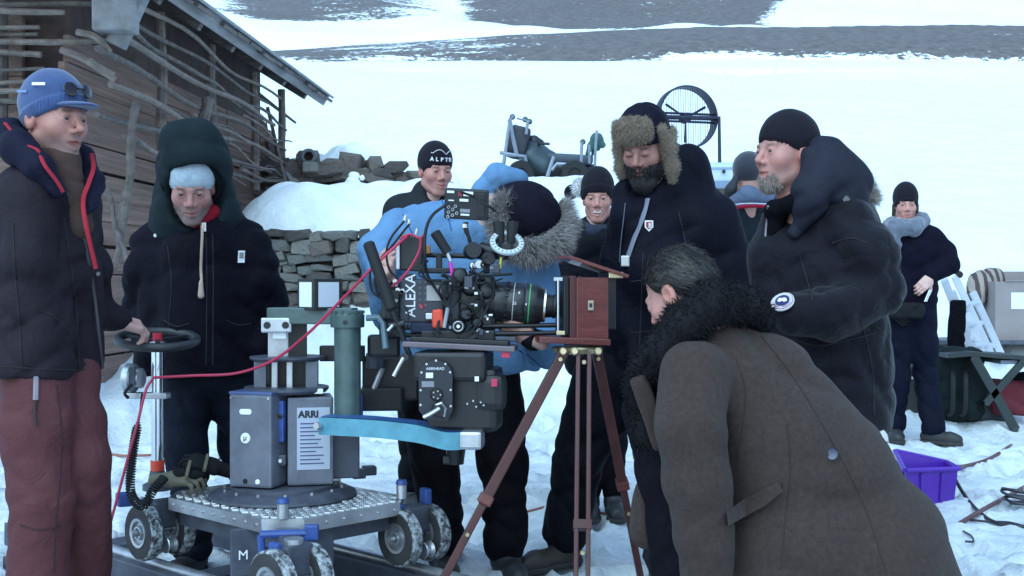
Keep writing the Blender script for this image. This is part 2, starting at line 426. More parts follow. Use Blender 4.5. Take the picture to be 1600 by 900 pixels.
at_ = n.new('ShaderNodeAttribute'); at_.attribute_name = 'Col'; sp = n.new('ShaderNodeSeparateColor'); l.new(at_.outputs['Color'], sp.inputs['Color'])
tc = n.new('ShaderNodeTexCoord')
def noise(scale, detail=6, rough=.6, vec=None):
    q = n.new('ShaderNodeTexNoise'); q.inputs['Scale'].default_value = scale; q.inputs['Detail'].default_value = detail; q.inputs['Roughness'].default_value = rough
    l.new(vec or tc.outputs['Object'], q.inputs['Vector']); return q.outputs['Fac']
def rng_(v, a, b_, c=0., d=1.):
    q = n.new('ShaderNodeMapRange'); q.inputs['From Min'].default_value = a; q.inputs['From Max'].default_value = b_; q.inputs['To Min'].default_value = c; q.inputs['To Max'].default_value = d; l.new(v, q.inputs['Value']); return q.outputs['Result']
def mth(op, a, b_):
    q = n.new('ShaderNodeMath'); q.operation = op
    for k, w in enumerate((a, b_)):
        if isinstance(w, (int, float)): q.inputs[k].default_value = w
        else: l.new(w, q.inputs[k])
    return q.outputs[0]
def mixc(f, a, b_):
    q = n.new('ShaderNodeMix'); q.data_type = 'RGBA'; l.new(f, q.inputs['Factor'])
    for k, w in (('A', a), ('B', b_)):
        if isinstance(w, tuple): q.inputs[k].default_value = (*w, 1)
        else: l.new(w, q.inputs[k])
    return q.outputs['Result']
mpf = n.new('ShaderNodeMapping'); mpf.inputs['Scale'].default_value = (0.35, 1, 1.6); l.new(tc.outputs['Object'], mpf.inputs['Vector'])
big = noise(0.16, 8, .68, mpf.outputs['Vector']); fin = noise(1.1, 4, .7)
hm = rng_(mth('ADD', mth('ADD', sp.outputs[0], mth('MULTIPLY', mth('SUBTRACT', big, .5), 1.5)), mth('MULTIPLY', mth('SUBTRACT', fin, .5), 1.25)), .50, .56)
hm = mth('MULTIPLY', hm, rng_(sp.outputs[0], 0.02, 0.08))
hcol = mixc(rng_(noise(0.9, 8, .75), .35, .65), (0.085, 0.074, 0.074), (0.175, 0.155, 0.15))
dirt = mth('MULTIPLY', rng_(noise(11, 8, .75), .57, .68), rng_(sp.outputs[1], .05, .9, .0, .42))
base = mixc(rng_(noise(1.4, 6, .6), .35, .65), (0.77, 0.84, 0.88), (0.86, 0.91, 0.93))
tr = mixc(mth('MULTIPLY', sp.outputs[1], rng_(noise(3.0, 7, .7), .40, .62)), mixc(sp.outputs[1], base, (0.65, 0.68, 0.715)), (0.46, 0.50, 0.54))  # packed-snow greys, taken darker to carry painted shade near the camera
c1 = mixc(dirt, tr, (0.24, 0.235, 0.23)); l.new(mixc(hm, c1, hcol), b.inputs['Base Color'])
bp = n.new('ShaderNodeBump'); bp.inputs['Strength'].default_value = 0.7; bp.inputs['Distance'].default_value = 0.05
l.new(mth('ADD', noise(5, 8, .62), mth('MULTIPLY', noise(26, 5, .6), .35)), bp.inputs['Height']); l.new(bp.outputs['Normal'], b.inputs['Normal'])
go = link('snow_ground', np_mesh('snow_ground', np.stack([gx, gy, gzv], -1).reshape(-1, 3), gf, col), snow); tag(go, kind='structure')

# ---- snow material for mounds, clumps
snow2 = mat('snow_mound', (0.80, 0.85, 0.90), .7, 0, .06, 2.5, .5, 9, bdist=.05, spec=.3)
wood_old = mat('weathered_wood', (0.14, 0.115, 0.11), .85, 0, .5, 9, .5, 30, stretch=(1, .12, 3), bdist=.01)
wood_log = mat('barn_log_wood', (0.205, 0.130, 0.105), .85, 0, .45, 7, .6, 24, stretch=(1, .08, 3), bdist=.012)
wood_grey = mat('grey_board_wood', (0.22, 0.215, 0.22), .85, 0, .35, 8, .5, 30, stretch=(1, .12, 1), bdist=.01)
bark = mat('branch_bark', (0.115, 0.095, 0.087), .9, 0, .4, 14, .6, 50, bdist=.006)
bark2 = mat('pale_branch_bark', (0.18, 0.145, 0.128), .9, 0, .35, 14, .5, 50, bdist=.006)
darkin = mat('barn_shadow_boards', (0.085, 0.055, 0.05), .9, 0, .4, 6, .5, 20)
stone_m = [mat('field_stone_%s' % k, c, .9, 0, .3, 9, .7, 22, bdist=.015) for k, c in (('grey', (.15, .15, .14)), ('brown', (.135, .112, .10)), ('pale', (.19, .182, .165)), ('dark', (.085, .075, .07)))]

# ---- stones
def stone_mesh(i):
    r = np.random.default_rng(100+i); bm = bmesh.new()
    for q in range(38):
        d = nrm(r.normal(size=3)); d = np.sign(d)*np.abs(d)**0.62; d = d/np.max(np.abs(d))*r.uniform(.86, 1.0)
        bm.verts.new(Vector(d*0.5))
    bmesh.ops.convex_hull(bm, input=bm.verts); 
    for q in [q for q in bm.verts if not q.link_faces]: bm.verts.remove(q)
    me = bpy.data.meshes.new('stone'); bm.to_mesh(me); bm.free(); me.materials.append(stone_m[i % 4]); return me
STONES = [stone_mesh(i) for i in range(12)]
def stone(parent, loc, size, r, name='stone', dark=False):
    o = bpy.data.objects.new(name, STONES[int(r.integers(6))*2+1 if dark else int(r.integers(12))]); C.objects.link(o)
    o.location = loc; o.scale = size; o.rotation_euler = (r.uniform(-.15, .15), r.uniform(-.16, .16), r.uniform(-.3, .3)); attach(o, parent); return o
r_ = np.random.default_rng(21)
WY = 12.0
sw = empty('stone_wall', (-1.6, WY, .9), 'low dry stone wall of grey rounded stones under a snow mound', 'stone wall')
MB().box((-1.5, WY+.30, 1.22), (2.9, .5, .98)).build('wall_core', stone_m[3], sw)
z = .78
while z < 1.62:
    hh = r_.uniform(.075, .14); x = -2.95
    while x < -0.1:
        w = r_.uniform(.11, .30); stone(sw, (x+w/2, WY+r_.uniform(-.02, .04), z+hh/2+r_.uniform(-.015, .015)), (w*1.05, .32+r_.uniform(-.05, .08), hh*r_.uniform(.85, 1.25)), r_); x += w*r_.uniform(.92, 1.02)
    z += hh*.96
# snow mound on the wall and rubble behind it
def mound(name, cx, cy, rx, ry, h0, h, seed, p=2.2, label=None, n=60):
    g = np.linspace(-1, 1, n); X, Y = np.meshgrid(g, g, indexing='xy'); q = (np.abs(X)**p+np.abs(Y)**p)
    r = np.random.default_rng(seed); a = r.uniform(0, 6, 6)
    Z = h0+h*np.clip(1-q, -0.25, 1)**1.0*(1) if False else h0+h*np.sign(1-q)*np.abs(np.clip(1-q, -.3, 1))**.6
    Z = Z+0.06*h*np.sin(X*5+a[0]+np.sin(Y*4))*1.2+0.05*h*np.sin(Y*7+X*9+a[1])+.03*h*np.sin(X*17+a[2]+2*np.sin(Y*9))
    v = np.stack([cx+X*rx, cy+Y*ry, Z], -1).reshape(-1, 3); i, j = np.meshgrid(np.arange(n-1), np.arange(n-1), indexing='ij')
    f = np.stack([i*n+j, i*n+j+1, (i+1)*n+j+1, (i+1)*n+j], -1).reshape(-1, 4)
    o = link(name, np_mesh(name, v, f), snow2); tag(o, kind='structure'); return o
mound('snow_bank', -1.55, 13.25, 1.5, 1.30, 1.62, .66, 4, 2.6)
rub = empty('stone_rubble', (-2.0, 15, 2.2), 'row of dark flat rubble stones with snow behind the snow mound', 'stone rubble')
MB().box((-2.2, 15.3, 2.2), (2.6, .5, .6)).build('wall_core', stone_m[3], rub)
for i in range(70):
    x = r_.uniform(-3.3, -0.95); k = r_.random(); w = r_.uniform(.2, .62)
    stone(rub, (x, 15+r_.uniform(-.15, .1), 2.27+k*.34*(1.2 if x < -1.9 else .8)), (w, .35, r_.uniform(.05, .15)), r_, dark=True)
for i, (px, py, w, h) in enumerate(((482, 250, .3, .25), (530, 262, .45, .22), (548, 258, .3, .3), (586, 258, .22, .2), (617, 262, .3, .16), (500, 272, .4, .2), (455, 262, .35, .2), (470, 280, .4, .2), (440, 285, .4, .3))):
    q = P(px, py, 14.9); stone(rub, q, (w, .3, h), r_, dark=True)
mound('snow_hump', P(560, 250, 15.8)[0], 16.0, 1.35, .5, 2.45, .42, 9, 2.4)
mound('snow_lump', P(545, 250, 15.5)[0], 15.75, .55, .3, 2.55, .42, 12, 2.2, n=30)
sl = mat('snow_clump', (0.82, 0.87, 0.91), .7, 0, .05, 4, .4, 20)
for i, (px, py, rr_) in enumerate(((553, 276, 9), (551, 287, 13), (566, 278, 5), (548, 297, 15), (560, 292, 9))):
    s = S(); 
    c = P(px, py, 14.0); s.ell(c, (R(rr_, 14), R(rr_, 14), R(rr_*.9, 14)))
    s.disp(lump(.012, .09, i)); o = sdf_obj('snow_clump', s, .02, sl, None)
    tag(o, 'white snow clump %s on the mound before the rubble' % ('topmost, round and small,', 'second from the top,', 'small one at upper right', 'broad one lowest', 'middle one right of the stack')[i], 'snow clump', 'snow clumps on the mound')
dr = empty('steel_drum', P(482, 262, 14.6), 'open ended dark round drum lying on the rubble stones', 'drum')
a = P(482, 244, 14.55)
MB().lathe(a+V3((0, 0.0, 0)), (-.1, 1, .05), [(.055, .25), (.055, .0), (.075, -.005), (.09, .0), (.094, .02), (.094, .5), (0, .5)], 28).build('shell', mat('drum_steel', (.10, .11, .13), .6, .3, .3), dr, True)
MB().box(P(486, 262, 14.6), (.17, .25, .12), bev=.02).build('cradle', stone_m[2], dr)

# ================================================================== BARN
def wallX(y): return -4.0+0.058*y
wd = nrm((0.058, 1, 0)); wn_ = np.array([wd[1], -wd[0], 0])      # outward normal, toward +X
YA, YB = 9.7, 15.8; ez_ = np.array([0, 0, 1.])
CA = np.array([wallX(YA), YA, 0]); CB = np.array([wallX(YB), YB, 0]); LEN = float(np.linalg.norm(CB-CA)); gd = np.array([-wd[1], wd[0], 0])
barn = empty('log_barn', (wallX(12), 12, .6), 'dark weathered log barn with pole racks under a sloping eave', 'barn')
r_ = np.random.default_rng(5)
MBW = np.stack([wn_, wd, np.array([0, 0, 1.])], 1)
mid = (CA+CB)/2
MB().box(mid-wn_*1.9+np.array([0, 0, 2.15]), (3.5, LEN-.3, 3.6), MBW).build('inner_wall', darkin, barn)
def wavy_log(a, b, rad, r, flat=1.0, n=10, seg=9, wob=.02, taper=.9):
    a = np.asarray(a, float); b = np.asarray(b, float); pts = []; ph = r.uniform(0, 6, 4); L = np.linalg.norm(b-a); up = np.array([0, 0, 1.]); sd_ = nrm(np.cross(b-a, up)) if abs(nrm(b-a)[2]) < .9 else np.array([1., 0, 0]); up2 = np.cross(nrm(b-a), sd_)
    for i in range(seg):
        t = i/(seg-1); e = math.sin(t*math.pi)
        pts.append(a+(b-a)*t+wob*(math.sin(t*5*L/3+ph[0])+.6*math.sin(t*11+ph[1]))*up2*e+wob*math.sin(t*7+ph[2])*sd_*e)
    m = MB(); m.tube(pts, [rad*(1-(1-taper)*i/(seg-1))*(1+.08*math.sin(i*2.1+ph[3])) for i in range(seg)], n, flat=flat); return m
z = .35
while z < 3.0:      # side wall logs
    h = r_.uniform(.17, .24)
    ext = r_.uniform(.05, .25)
    m = MB(); q = []
    for i in range(8):
        t = i/7; q.append(CA-wd*ext+(CB-CA+wd*ext*2)*t+np.array([0, 0, z+h/2+.012*math.sin(i*1.3+z*9)])-wn_*(.06+.01*math.sin(i*2+z*5)))
    ov_ = r_.uniform(-.012, .012)
    for i in range(3):
        a_, b_ = q[0]+(q[-1]-q[0])*(i/3), q[0]+(q[-1]-q[0])*((i+1)/3-.002); MB().box((a_+b_)/2+wn_*(ov_+r_.uniform(-.006, .006))+ez_*r_.uniform(-.008, .008), (.06, float(np.linalg.norm(b_-a_)), h*.96), MBW, bev=.010).build('plank', wood_log, barn)
    z += h
z = .3
while z < 3.3:      # gable end logs
    h = r_.uniform(.17, .24); q = [CA+gd*t*4.2+np.array([0, 0, z+h/2+.012*math.sin(t*9+z*7)])+wd*.05 for t in np.linspace(-.06, 1, 7)]
    MB().box((q[1]+q[-1])/2, (float(np.linalg.norm(q[-1]-q[1])), .06, h*.95), np.stack([gd, wd, ez_], 1), bev=.01).build('plank', wood_log, barn); z += h
# gallery of crooked poles: side and gable
gal = 0.30
def gp(y_, z_, off=gal): 
    t = (y_-YA)/(YB-YA); q = CA+(CB-CA)*t+wn_*off; return np.array([q[0], q[1], z_])
for z_ in (2.50, 2.72, 2.93, 3.12, 3.30, 3.44):
    a = r_.uniform(-.5, .3); bq = r_.uniform(YB-2.2, YB+.3)
    wavy_log(gp(YA-.15+a, z_+r_.uniform(-.04, .06), gal+r_.uniform(.0, .1)), gp(bq, z_+r_.uniform(-.12, .03), gal+r_.uniform(0, .1)), r_.uniform(.022, .036), r_, wob=.035, seg=16, taper=.6, n=7).build('pole', (bark, bark2)[int(r_.random() < .45)], barn, True)
for k in range(13):
    y0 = r_.uniform(YA, YB-2.5); z_ = r_.uniform(2.3, 3.3)
    wavy_log(gp(y0, z_, gal+.05), gp(y0+r_.uniform(1.6, 3.2), z_+r_.uniform(-.2, .1), gal+.1), r_.uniform(.013, .026), r_, wob=.05, seg=14, taper=.5, n=7).build('pole', (bark, bark2)[k % 2], barn, True)
for y_ in (10.9, 12.4, 14.0, 15.3):
    wavy_log(gp(y_, 2.25, gal-.06), gp(y_+.05, 3.62, gal-.10), .05, r_, wob=.01, n=8).build('post', bark2, barn, True)
for k in range(18):
    z_ = 2.60+k*.085+r_.uniform(-.03, .03); a = r_.uniform(-.35, .25); e_ = r_.uniform(2.2, 4.0)
    o_ = -wd*(.28+r_.uniform(0, .12))
    q1 = CA+gd*a+o_+np.array([0, 0, z_]); q2 = CA+gd*e_+o_+np.array([0, 0, z_+r_.uniform(-.15, .12)])
    wavy_log(q2, q1, r_.uniform(.018, .036), r_, wob=.025, seg=14, taper=.7, n=7).build('pole', (bark, bark2, bark2)[k % 3], barn, True)
for e_ in (.55, 1.9, 3.3):
    q = CA+gd*e_-wd*.22; wavy_log(q+np.array([0, 0, 2.2]), q+np.array([0, 0, 4.6]), .06, r_, wob=.01).build('post', bark, barn, True)
# forked sticks at the gable corner
for (p1, p2, p3) in (((95, 78), (130, 92), (180, 125)), ((140, 95), (155, 105), (178, 118)), ((120, 50), (150, 58), (172, 82))):
    MB().tube(bez([P(*p1, 9.2), P(*p2, 9.2), P(*p3, 9.25)], 6), .028, 6).build('pole', bark2, barn, True)
# roof: sheet, rafters, fascia board, soffit boards
EZ = 3.60; ov = 0.56; E0 = CA-wd*3.0+wn_*ov; E1 = CB+wd*.45+wn_*ov
upv = nrm(-wn_*1.0+np.array([0, 0, .62])); rn = nrm(np.cross(wd, upv)); rn = rn if rn[2] > 0 else -rn
MR = np.stack([upv, wd, np.cross(upv, wd)], 1); Lr = float(np.linalg.norm(E1-E0)); em = (E0+E1)/2+np.array([0, 0, EZ])
nb = 22
for i in range(nb):
    t = (i+.5)/nb; w = Lr/nb
    q = E0+(E1-E0)*t+np.array([0, 0, EZ+r_.uniform(-.012, .012)])+upv*2.0
    MB().box(q+rn*.05, (4.1+r_.uniform(-.1, .1), w*.96, .035), MR).build('roof_board', wood_old, barn)
MB().box(em+rn*.105+upv*2.0, (4.15, Lr+.05, .03), MR, bev=.01).build('roof_sheet', mat('roof_felt', (.25, .26, .28), .8, .0, .25), barn)
MB().box(em+upv*.02+rn*.03, (.05, Lr+.1, .17), MR, bev=.008).build('fascia', wood_grey, barn)
for i in range(9):
    t = (i+.3)/9; q = E0+(E1-E0)*t+np.array([0, 0, EZ])+upv*1.0-rn*.06; MB().box(q, (1.9, .09, .13), MR, bev=.01).build('rafter', wood_old, barn)
# gable edge post and beam stub seen at the top of the corner
q = P(185, 0, 9.25)
MB().box(P(181, 8, 9.2), (.30, .22, .42), bev=.02).build('beam_end', wood_grey, barn)
MB().box((P(230, -30, 9.3)+P(185, 58, 9.3))/2, (.13, .14, .62), frame(P(230, -40, 9.3)-P(185, 58, 9.3)), bev=.015).build('brace', wood_grey, barn)
MB().cyl(P(405, 148, 15.8), P(462, 192, 16.3), .03, .015, 7).build('pole', bark, barn, True)
# boards and sticks stacked against the far end
for i in range(12):
    px = 404+i*3.7+r_.uniform(-2, 2); top = P(px, 190+i*6+r_.uniform(-14, 14), 15.2-i*.03); bot = P(px+20+r_.uniform(-6, 14), 300+r_.uniform(-8, 8), 14.9-i*.03)
    MB().box((top+bot)/2, (r_.uniform(.06, .16), .03, float(np.linalg.norm(top-bot))), frame(top-bot), bev=.005).build('leaning_board', (wood_old, wood_grey, wood_log)[i % 3], barn)
MB().cyl(P(418, 168, 14.6), P(449, 297, 14.3), .022, .018, 7).build('pole', bark, barn, True)
# leaning poles against the log wall
for (p1, p2, Y1, Y2, rd) in (((213, 160), (188, 385), 9.6, 9.4, .035), ((196, 300), (178, 420), 9.5, 9.3, .03), ((167, 295), (200, 420), 9.6, 9.2, .02), ((325, 155), (318, 225), 11.6, 11.5, .055)):
    wavy_log(P(*p1, Y1), P(*p2, Y2), rd, r_, wob=.02, n=8).build('leaning_pole', bark, barn, True)
# ================================================================== PEOPLE: shared builders
def headframe(fwd, up=(0, 0, 1)):
    f = nrm(fwd); x = nrm(np.cross(f, up)); u = np.cross(x, f); return np.stack([x, f, u], 1)
def head_shape(w=1.0, smile=0.0, open_=0.0, nose=1.0, jaw=1.0, lidded=0.0):
    s = S(); s.ell((0, -.012, .045), (.074*w, .094, .080))
    s.ell((0, .018, -.022), (.0645*w, .074, .083), .03)
    for e in (-1, 1):
        s.cone((e*.048*w*jaw, .0, -.060), (e*.016, .066, -.099), .020, .016, .028)
        s.ell((e*.039*w, .060, -.020+.004*smile), (.024, .022+.004*smile, .022), .034)
        s.cone((e*.040, .079, .027), (e*.009, .089, .023), .0085, .008, .016)
    s.ell((0, .074, -.099), (.019*jaw, .017, .015), .02)
    s.ell((0, .077, -.062), (.029, .019, .025), .02)
    for e in (-1, 1): s.sub(lambda p, e=e: sd_ell(p, (e*.031, .103, .006), (.019, .018, .0125)), .012)
    s.cone((0, .087, .018), (0, .110*nose if nose > 1 else .110, -.022), .0075, .0115, .012)
    for e in (-1, 1):
        s.ell((e*.0125, .098, -.030), (.0095, .012, .009), .007)
        s.ell((e*.031, .0795, .006), (.0165, .0158, .0155), .005)
    cz = -.0635+.007*smile
    for e in (-1, 1):
        s.cone((e*(.022+.006*smile), .084-.004*smile, cz), (0, .0955, -.0575), .0045, .006, .006)
        s.cone((e*(.021+.006*smile), .083-.004*smile, cz-.004), (0, .0945, -.0715-.3*open_), .0045, .0068, .006)
    for e in (-1, 1): s.sub(lambda p, e=e: sd_cone(p, (e*(.024+.006*smile), .0885-.004*smile, cz-.001), (0, .1005, -.0645-.15*open_), .0022, .0026+.4*open_), .003)
    for e in (-1, 1): s.sub(lambda p, e=e: sd_ell(p, (e*.031, .0985, .0055-.002*lidded), (.0150, .012, .0046-.0022*lidded)), .002) if lidded < 1 else None
    for e in (-1, 1):
        s.ell((e*.076*w, -.010, -.002), (.010, .021, .033), .008)
        s.sub(lambda p, e=e: sd_ell(p, (e*.087*w, -.006, .002), (.009, .011, .017)), .004)
    s.cone((0, -.022, -.06), (0, -.045, -.21), .055, .060, .028)
    return s
def head_col(v, skin, hair=(.03, .02, .015), stub=0.0, stubc=(.10, .075, .065), red=1.0, brow=1.0, lines=.6, lash=.0115, lashw=.55):
    v = np.asarray(v); skin = np.array(skin)*np.array((.84, .65, .63)); c = np.tile(skin, (len(v), 1))
    def g(p, r): return np.exp(-(((v-np.array(p))/np.array(r))**2).sum(1))[:, None]
    nz = .5+.5*np.sin(v[:, 0:1]*170+3*np.sin(v[:, 2:3]*140))*np.sin(v[:, 2:3]*150+2*np.sin(v[:, 1:2]*120)); c = c*(.96+.06*nz)
    sk_ = sum(g((e*.031, .09, -.010), (.016, .02, .006)) for e in (-1, 1))*.35+sum(np.exp(-(((v[:, 0:1]-e*(.020+(-.034-v[:, 2:3])*.42))/.0035)**2)-((v[:, 2:3]+.047)/.013)**2)*(v[:, 1:2] > .06) for e in (-1, 1))*.35; c = c*(1-lines*np.clip(sk_, 0, .6)*np.array((.5, .6, .55)))
    rd = np.array((skin[0]*1.02, skin[1]*.66, skin[2]*.64))
    m = np.clip(sum(g((e*.045, .062, -.025), (.022, .03, .02)) for e in (-1, 1))*.32+g((0, .108, -.024), (.014, .02, .014))*.45+sum(g((e*.08, -.01, 0), (.015, .03, .035)) for e in (-1, 1))*.5, 0, 1)*red
    c = c*(1-m)+rd*m
    if stub:
        m = np.clip((-.040-v[:, 2:3])/.02, 0, 1)*np.clip((v[:, 1:2]-.0)/.03, 0, 1)*np.clip((v[:, 2:3]+.135)/.02, 0, 1)*stub
        mo = g((0, .1, -.046), (.028, .02, .007))*stub; m = np.maximum(m*(1-.6*g((0, .1, -.064), (.018, .03, .008))), mo); c = c*(1-m)+np.array(stubc)*m
    lip = np.array((skin[0]*.72, skin[1]*.42, skin[2]*.42)); m = np.clip(g((0, .097, -.064), (.021, .018, .0095))*1.5, 0, 1)*np.clip((v[:, 1:2]-.078)/.008, 0, 1); c = c*(1-.75*m)+lip*.75*m
    hr = np.array(hair)
    for e in (-1, 1):
        u = v-np.array((e*.031, .09, .0265)); m = np.exp(-((u[:, 0:1]/.019)**4)-(((u[:, 2:3]-.12*np.abs(u[:, 0:1]))/.0048)**2))*(v[:, 1:2] > .06)*brow; c = c*(1-.92*m)+hr*.92*m
        m = np.exp(-(((v[:, 0:1]-e*.031)/.015)**4)-(((v[:, 2:3]-lash)/.0028)**2))*(v[:, 1:2] > .07)*lashw; c = c*(1-m)+hr*m
    return c
def eye_mesh(c, M, hs, gaze=(0, 1, 0)):
    bm = bmesh.new(); bmesh.ops.create_uvsphere(bm, u_segments=16, v_segments=12, radius=.0138); bm.verts.ensure_lookup_table()
    v = np.array([q.co[:] for q in bm.verts]); f = [[q.index for q in t.verts] for t in bm.faces]; bm.free()
    g = nrm(gaze); d = (v/.0138)@g; col = np.tile((.30, .27, .26), (len(v), 1)); col[d > .74] = (.03, .028, .03); col[d > .965] = (.004, .004, .005)
    return v, f, col
def hand_mesh(wrist, xd, back, side=1, curl=(.5, .7, .5), spread=.0, thumb=(.55, .75, -.35), h=.0042, sc=1.0, tcurl=.3):
    """side=+1: thumb on +y of the local frame"""
    s = S(); s.box((.045, 0, 0), (.047, .040, .0145), .013, .01); s.cone((-.05, 0, 0), (.02, 0, 0), .024, .025, .02)
    for i, (y, L) in enumerate(((.029, .072), (.0095, .080), (-.010, .074), (-.0285, .058))):
        p = np.array((.088-.004*abs(i-1), y*side, 0.)); a = 0.; r = .0092; sp_ = spread*(1.5-i)*side
        for k, (fr, cu) in enumerate(zip((.45, .32, .27), curl)):
            a += cu+(.04*i); d = np.array((math.cos(a), math.sin(sp_), -math.sin(a))); q = p+d*L*fr
            s.cone(p, q, r, r-.0009, .004); p = q; r -= .0009
    p = np.array((.018, .030*side, -.006)); t = np.array((thumb[0], thumb[1]*side, thumb[2])); t = nrm(t)
    q = p+t*.045; s.cone(p, q, .0145, .0105, .012); t2 = nrm(t+np.array((tcurl, -tcurl*side, -.2*tcurl))); s.cone(q, q+t2*.032, .0102, .0085, .004)
    v, f = sdf_mesh(s, h); x = nrm(xd); z = nrm(np.asarray(back, float)-x*(x@np.asarray(back, float))); y = np.cross(z, x)
    vn = vnormals(v, f)
    return np.asarray(wrist)+(v*sc)@np.stack([x, y, z], 1).T, f, v
SKIN = mat('skin', (1, 1, 1), .5, 0, .07, 45, .2, 140, attr=True, bdist=.002, spec=.4)
EYE = mat('eye', (1, 1, 1), .12, 0, .02, 5, attr=True)
def body_mesh(root, J, skin, head=None, hands=(), hc=None, eyes=True, gaze=(0, 1, 0)):
    """one skin mesh: torso and limbs under the clothes, neck and head, hands"""
    vs, fs, cs, o = [], [], [], 0
    def put(v, f, c):
        nonlocal o
        vs.append(np.asarray(v)); fs.append(np.asarray(f)+o); cs.append(c); o += len(v)
    s = S()
    for a, b_, r1, r2 in (('neck', 'pelvis', .075, .065), ('shL', 'shR', .055, .055), ('shL', 'elL', .048, .036), ('elL', 'wrL', .036, .026), ('shR', 'elR', .048, .036), ('elR', 'wrR', .036, .026),
                          ('hipL', 'hipR', .05, .05), ('hipL', 'knL', .055, .045), ('knL', 'anL', .048, .035), ('hipR', 'knR', .055, .045), ('knR', 'anR', .048, .035)):
        if a in J and b_ in J: s.cone(J[a], J[b_], r1, r2, .02)
    if head is not None: s.cone(J['neck'], head[0], .05, .05, .03)
    v, f = sdf_mesh(s, .024); put(v, f, np.tile(skin, (len(v), 1)))
    if head is not None:
        c, M, hs, sh = head; v, f = sdf_mesh(sh, .0036); put(c+(v*hs)@M.T, f, hc(v) if hc else np.tile(skin, (len(v), 1)))
    for v, f, lv in hands:
        m = np.clip(lv[:, 0:1]/.15, 0, 1)*.35; put(v, f, np.array(skin)*(1-m)+np.array((skin[0], skin[1]*.7, skin[2]*.7))*m)
    b_ = link('body', np_mesh('body', np.concatenate(vs), np.concatenate(fs), np.concatenate(cs)), SKIN, root)
    if head is not None and eyes:
        for e in (-1, 1):
            v, f, col = eye_mesh(c, M, hs, gaze); v = c+((v+np.array((e*.031, .0790, .006)))*hs)@M.T
            me = bpy.data.meshes.new('eye'); me.from_pydata(v.tolist(), [], f); a = me.attributes.new('Col', 'FLOAT_COLOR', 'POINT')
            a.data.foreach_set('color', np.concatenate([col, np.ones((len(v), 1))], 1).astype(F32).ravel())
            for p_ in me.polygons: p_.use_smooth = True
            link('eye', me, EYE, b_)
    return b_
def local(c, M, hs): return lambda v: np.asarray(c)+(v*hs)@M.T
def beanie(root, c, M, hs, material, front=.052, back=-.030, cuff=.030, ribs=0, loft=.0, name='beanie', ribw=.0016):
    s = S(); s.ell((0, -.012, .046+loft*.4), (.0865, .1065, .092+loft)); k = (front-back)/.2; m0 = (front+back)/2; nn = math.sqrt(1+k*k)
    s.cut((0, 0, m0), (0, k, -1), .008)
    def f(p):
        hgt = (p[:, 2]-m0-k*p[:, 1])/nn; a = np.arctan2(p[:, 0], p[:, 1]+.01)
        d = -.005*np.clip((cuff-hgt)/.004, 0, 1)
        if ribs: d = d+ribw*np.sin(a*ribs)*(np.clip((cuff-hgt)/.005, 0, 1) if cuff > 0 else 1)
        return d
    s.disp(f); s.disp(lump(.0016, .07, int(abs(c[0])*1000) % 97))
    return sdf_obj(name, s, .0042, material, root, xf=local(c, M, hs))
def boot(root, ankle, toe, material, name='boot', L=.27, h=.14, r=.055, sole=True):
    """ankle: ankle point; toe: horizontal direction"""
    a = np.asarray(ankle, float); t = nrm((toe[0], toe[1], 0)); g = a[2]-.085; s = S()
    heel = a-t*.045; heel[2] = g+.045; ball = a+t*(L-.13); ball[2] = g+.038; tip = a+t*(L-.085); tip[2] = g+.035
    s.cone(a+np.array((0, 0, h-.02)), a+np.array((0, 0, -.01)), r, r, .02); s.cone(heel, ball, .045, .046, .03); s.cone(ball, tip, .046, .038, .02); s.cut((0, 0, g), (0, 0, -1), .004)
    s.disp(lump(.002, .06, int(abs(a[0])*977) % 71)); o = sdf_obj(name, s, .011, material, root)
    if sole:
        s2 = S(); lo = np.array((0, 0, -.024)); s2.cone(heel+lo, ball+lo, .048, .05, .02); s2.cone(ball+lo, tip+lo, .05, .042, .02); s2.cut((0, 0, g-.006), (0, 0, -1), .003); s2.cut((0, 0, g+.022), (0, 0, 1), .003)
        sdf_obj('sole', s2, .011, mat('boot_sole', (.03, .028, .027), .8), o)
    return o
def cloth(name, colr, rough=.75, var=.22, bump=.35, bscale=90, sheen=.0, **k): return mat(name, tuple(c*.58 for c in colr), rough, 0, var, 5, bump, bscale, sheen=sheen, bdist=.004, spec=.10, wr=k.pop('wr', .30), **k)
class PX:
    """pixel-scaled helper for one figure at distance Y"""
    def __init__(s, Y): s.Y = Y; s.k = FPX/Y
    def __call__(s, x, y, dy=0.0): return P(x, y, s.Y+dy)
    def r(s, px): return px/s.k
def sleeve(s, pts, rs, k=.05): return s.chain(pts, rs, k)
def elbow_folds(sh, el, wr, amp, wl, seed, rad=.16):
    el = np.asarray(el, F32); ax = nrm(np.asarray(wr)-np.asarray(sh)); g = folds(amp, wl, seed, ax)
    return lambda p: g(p)*np.exp(-((p-el)**2).sum(1)/(rad*rad))
def polyline(name, pts, r, material, root, n=6, sm=8, flat=None):
    return MB().tube(bez(pts, sm), r, n, flat=flat).build(name, material, root, True)
def project_out(s, p, d, lift=.004, step=.25):
    """march from outside toward p along -d until the shape s is met; returns surface point"""
    d = nrm(d); q = np.asarray(p, float)+d*step
    best, bq, q0 = 9., q, q.copy()
    for i in range(90):
        v = float(s(q[None].astype(F32))[0])
        if v < best: best, bq = v, q.copy()
        if v < .001 or np.linalg.norm(q-q0) > 2*step+.3: break
        q = q-d*max(v*.8, .0006)
    if best > .001: return bq-d*0 if best > .02 and False else bq
    return q+d*lift
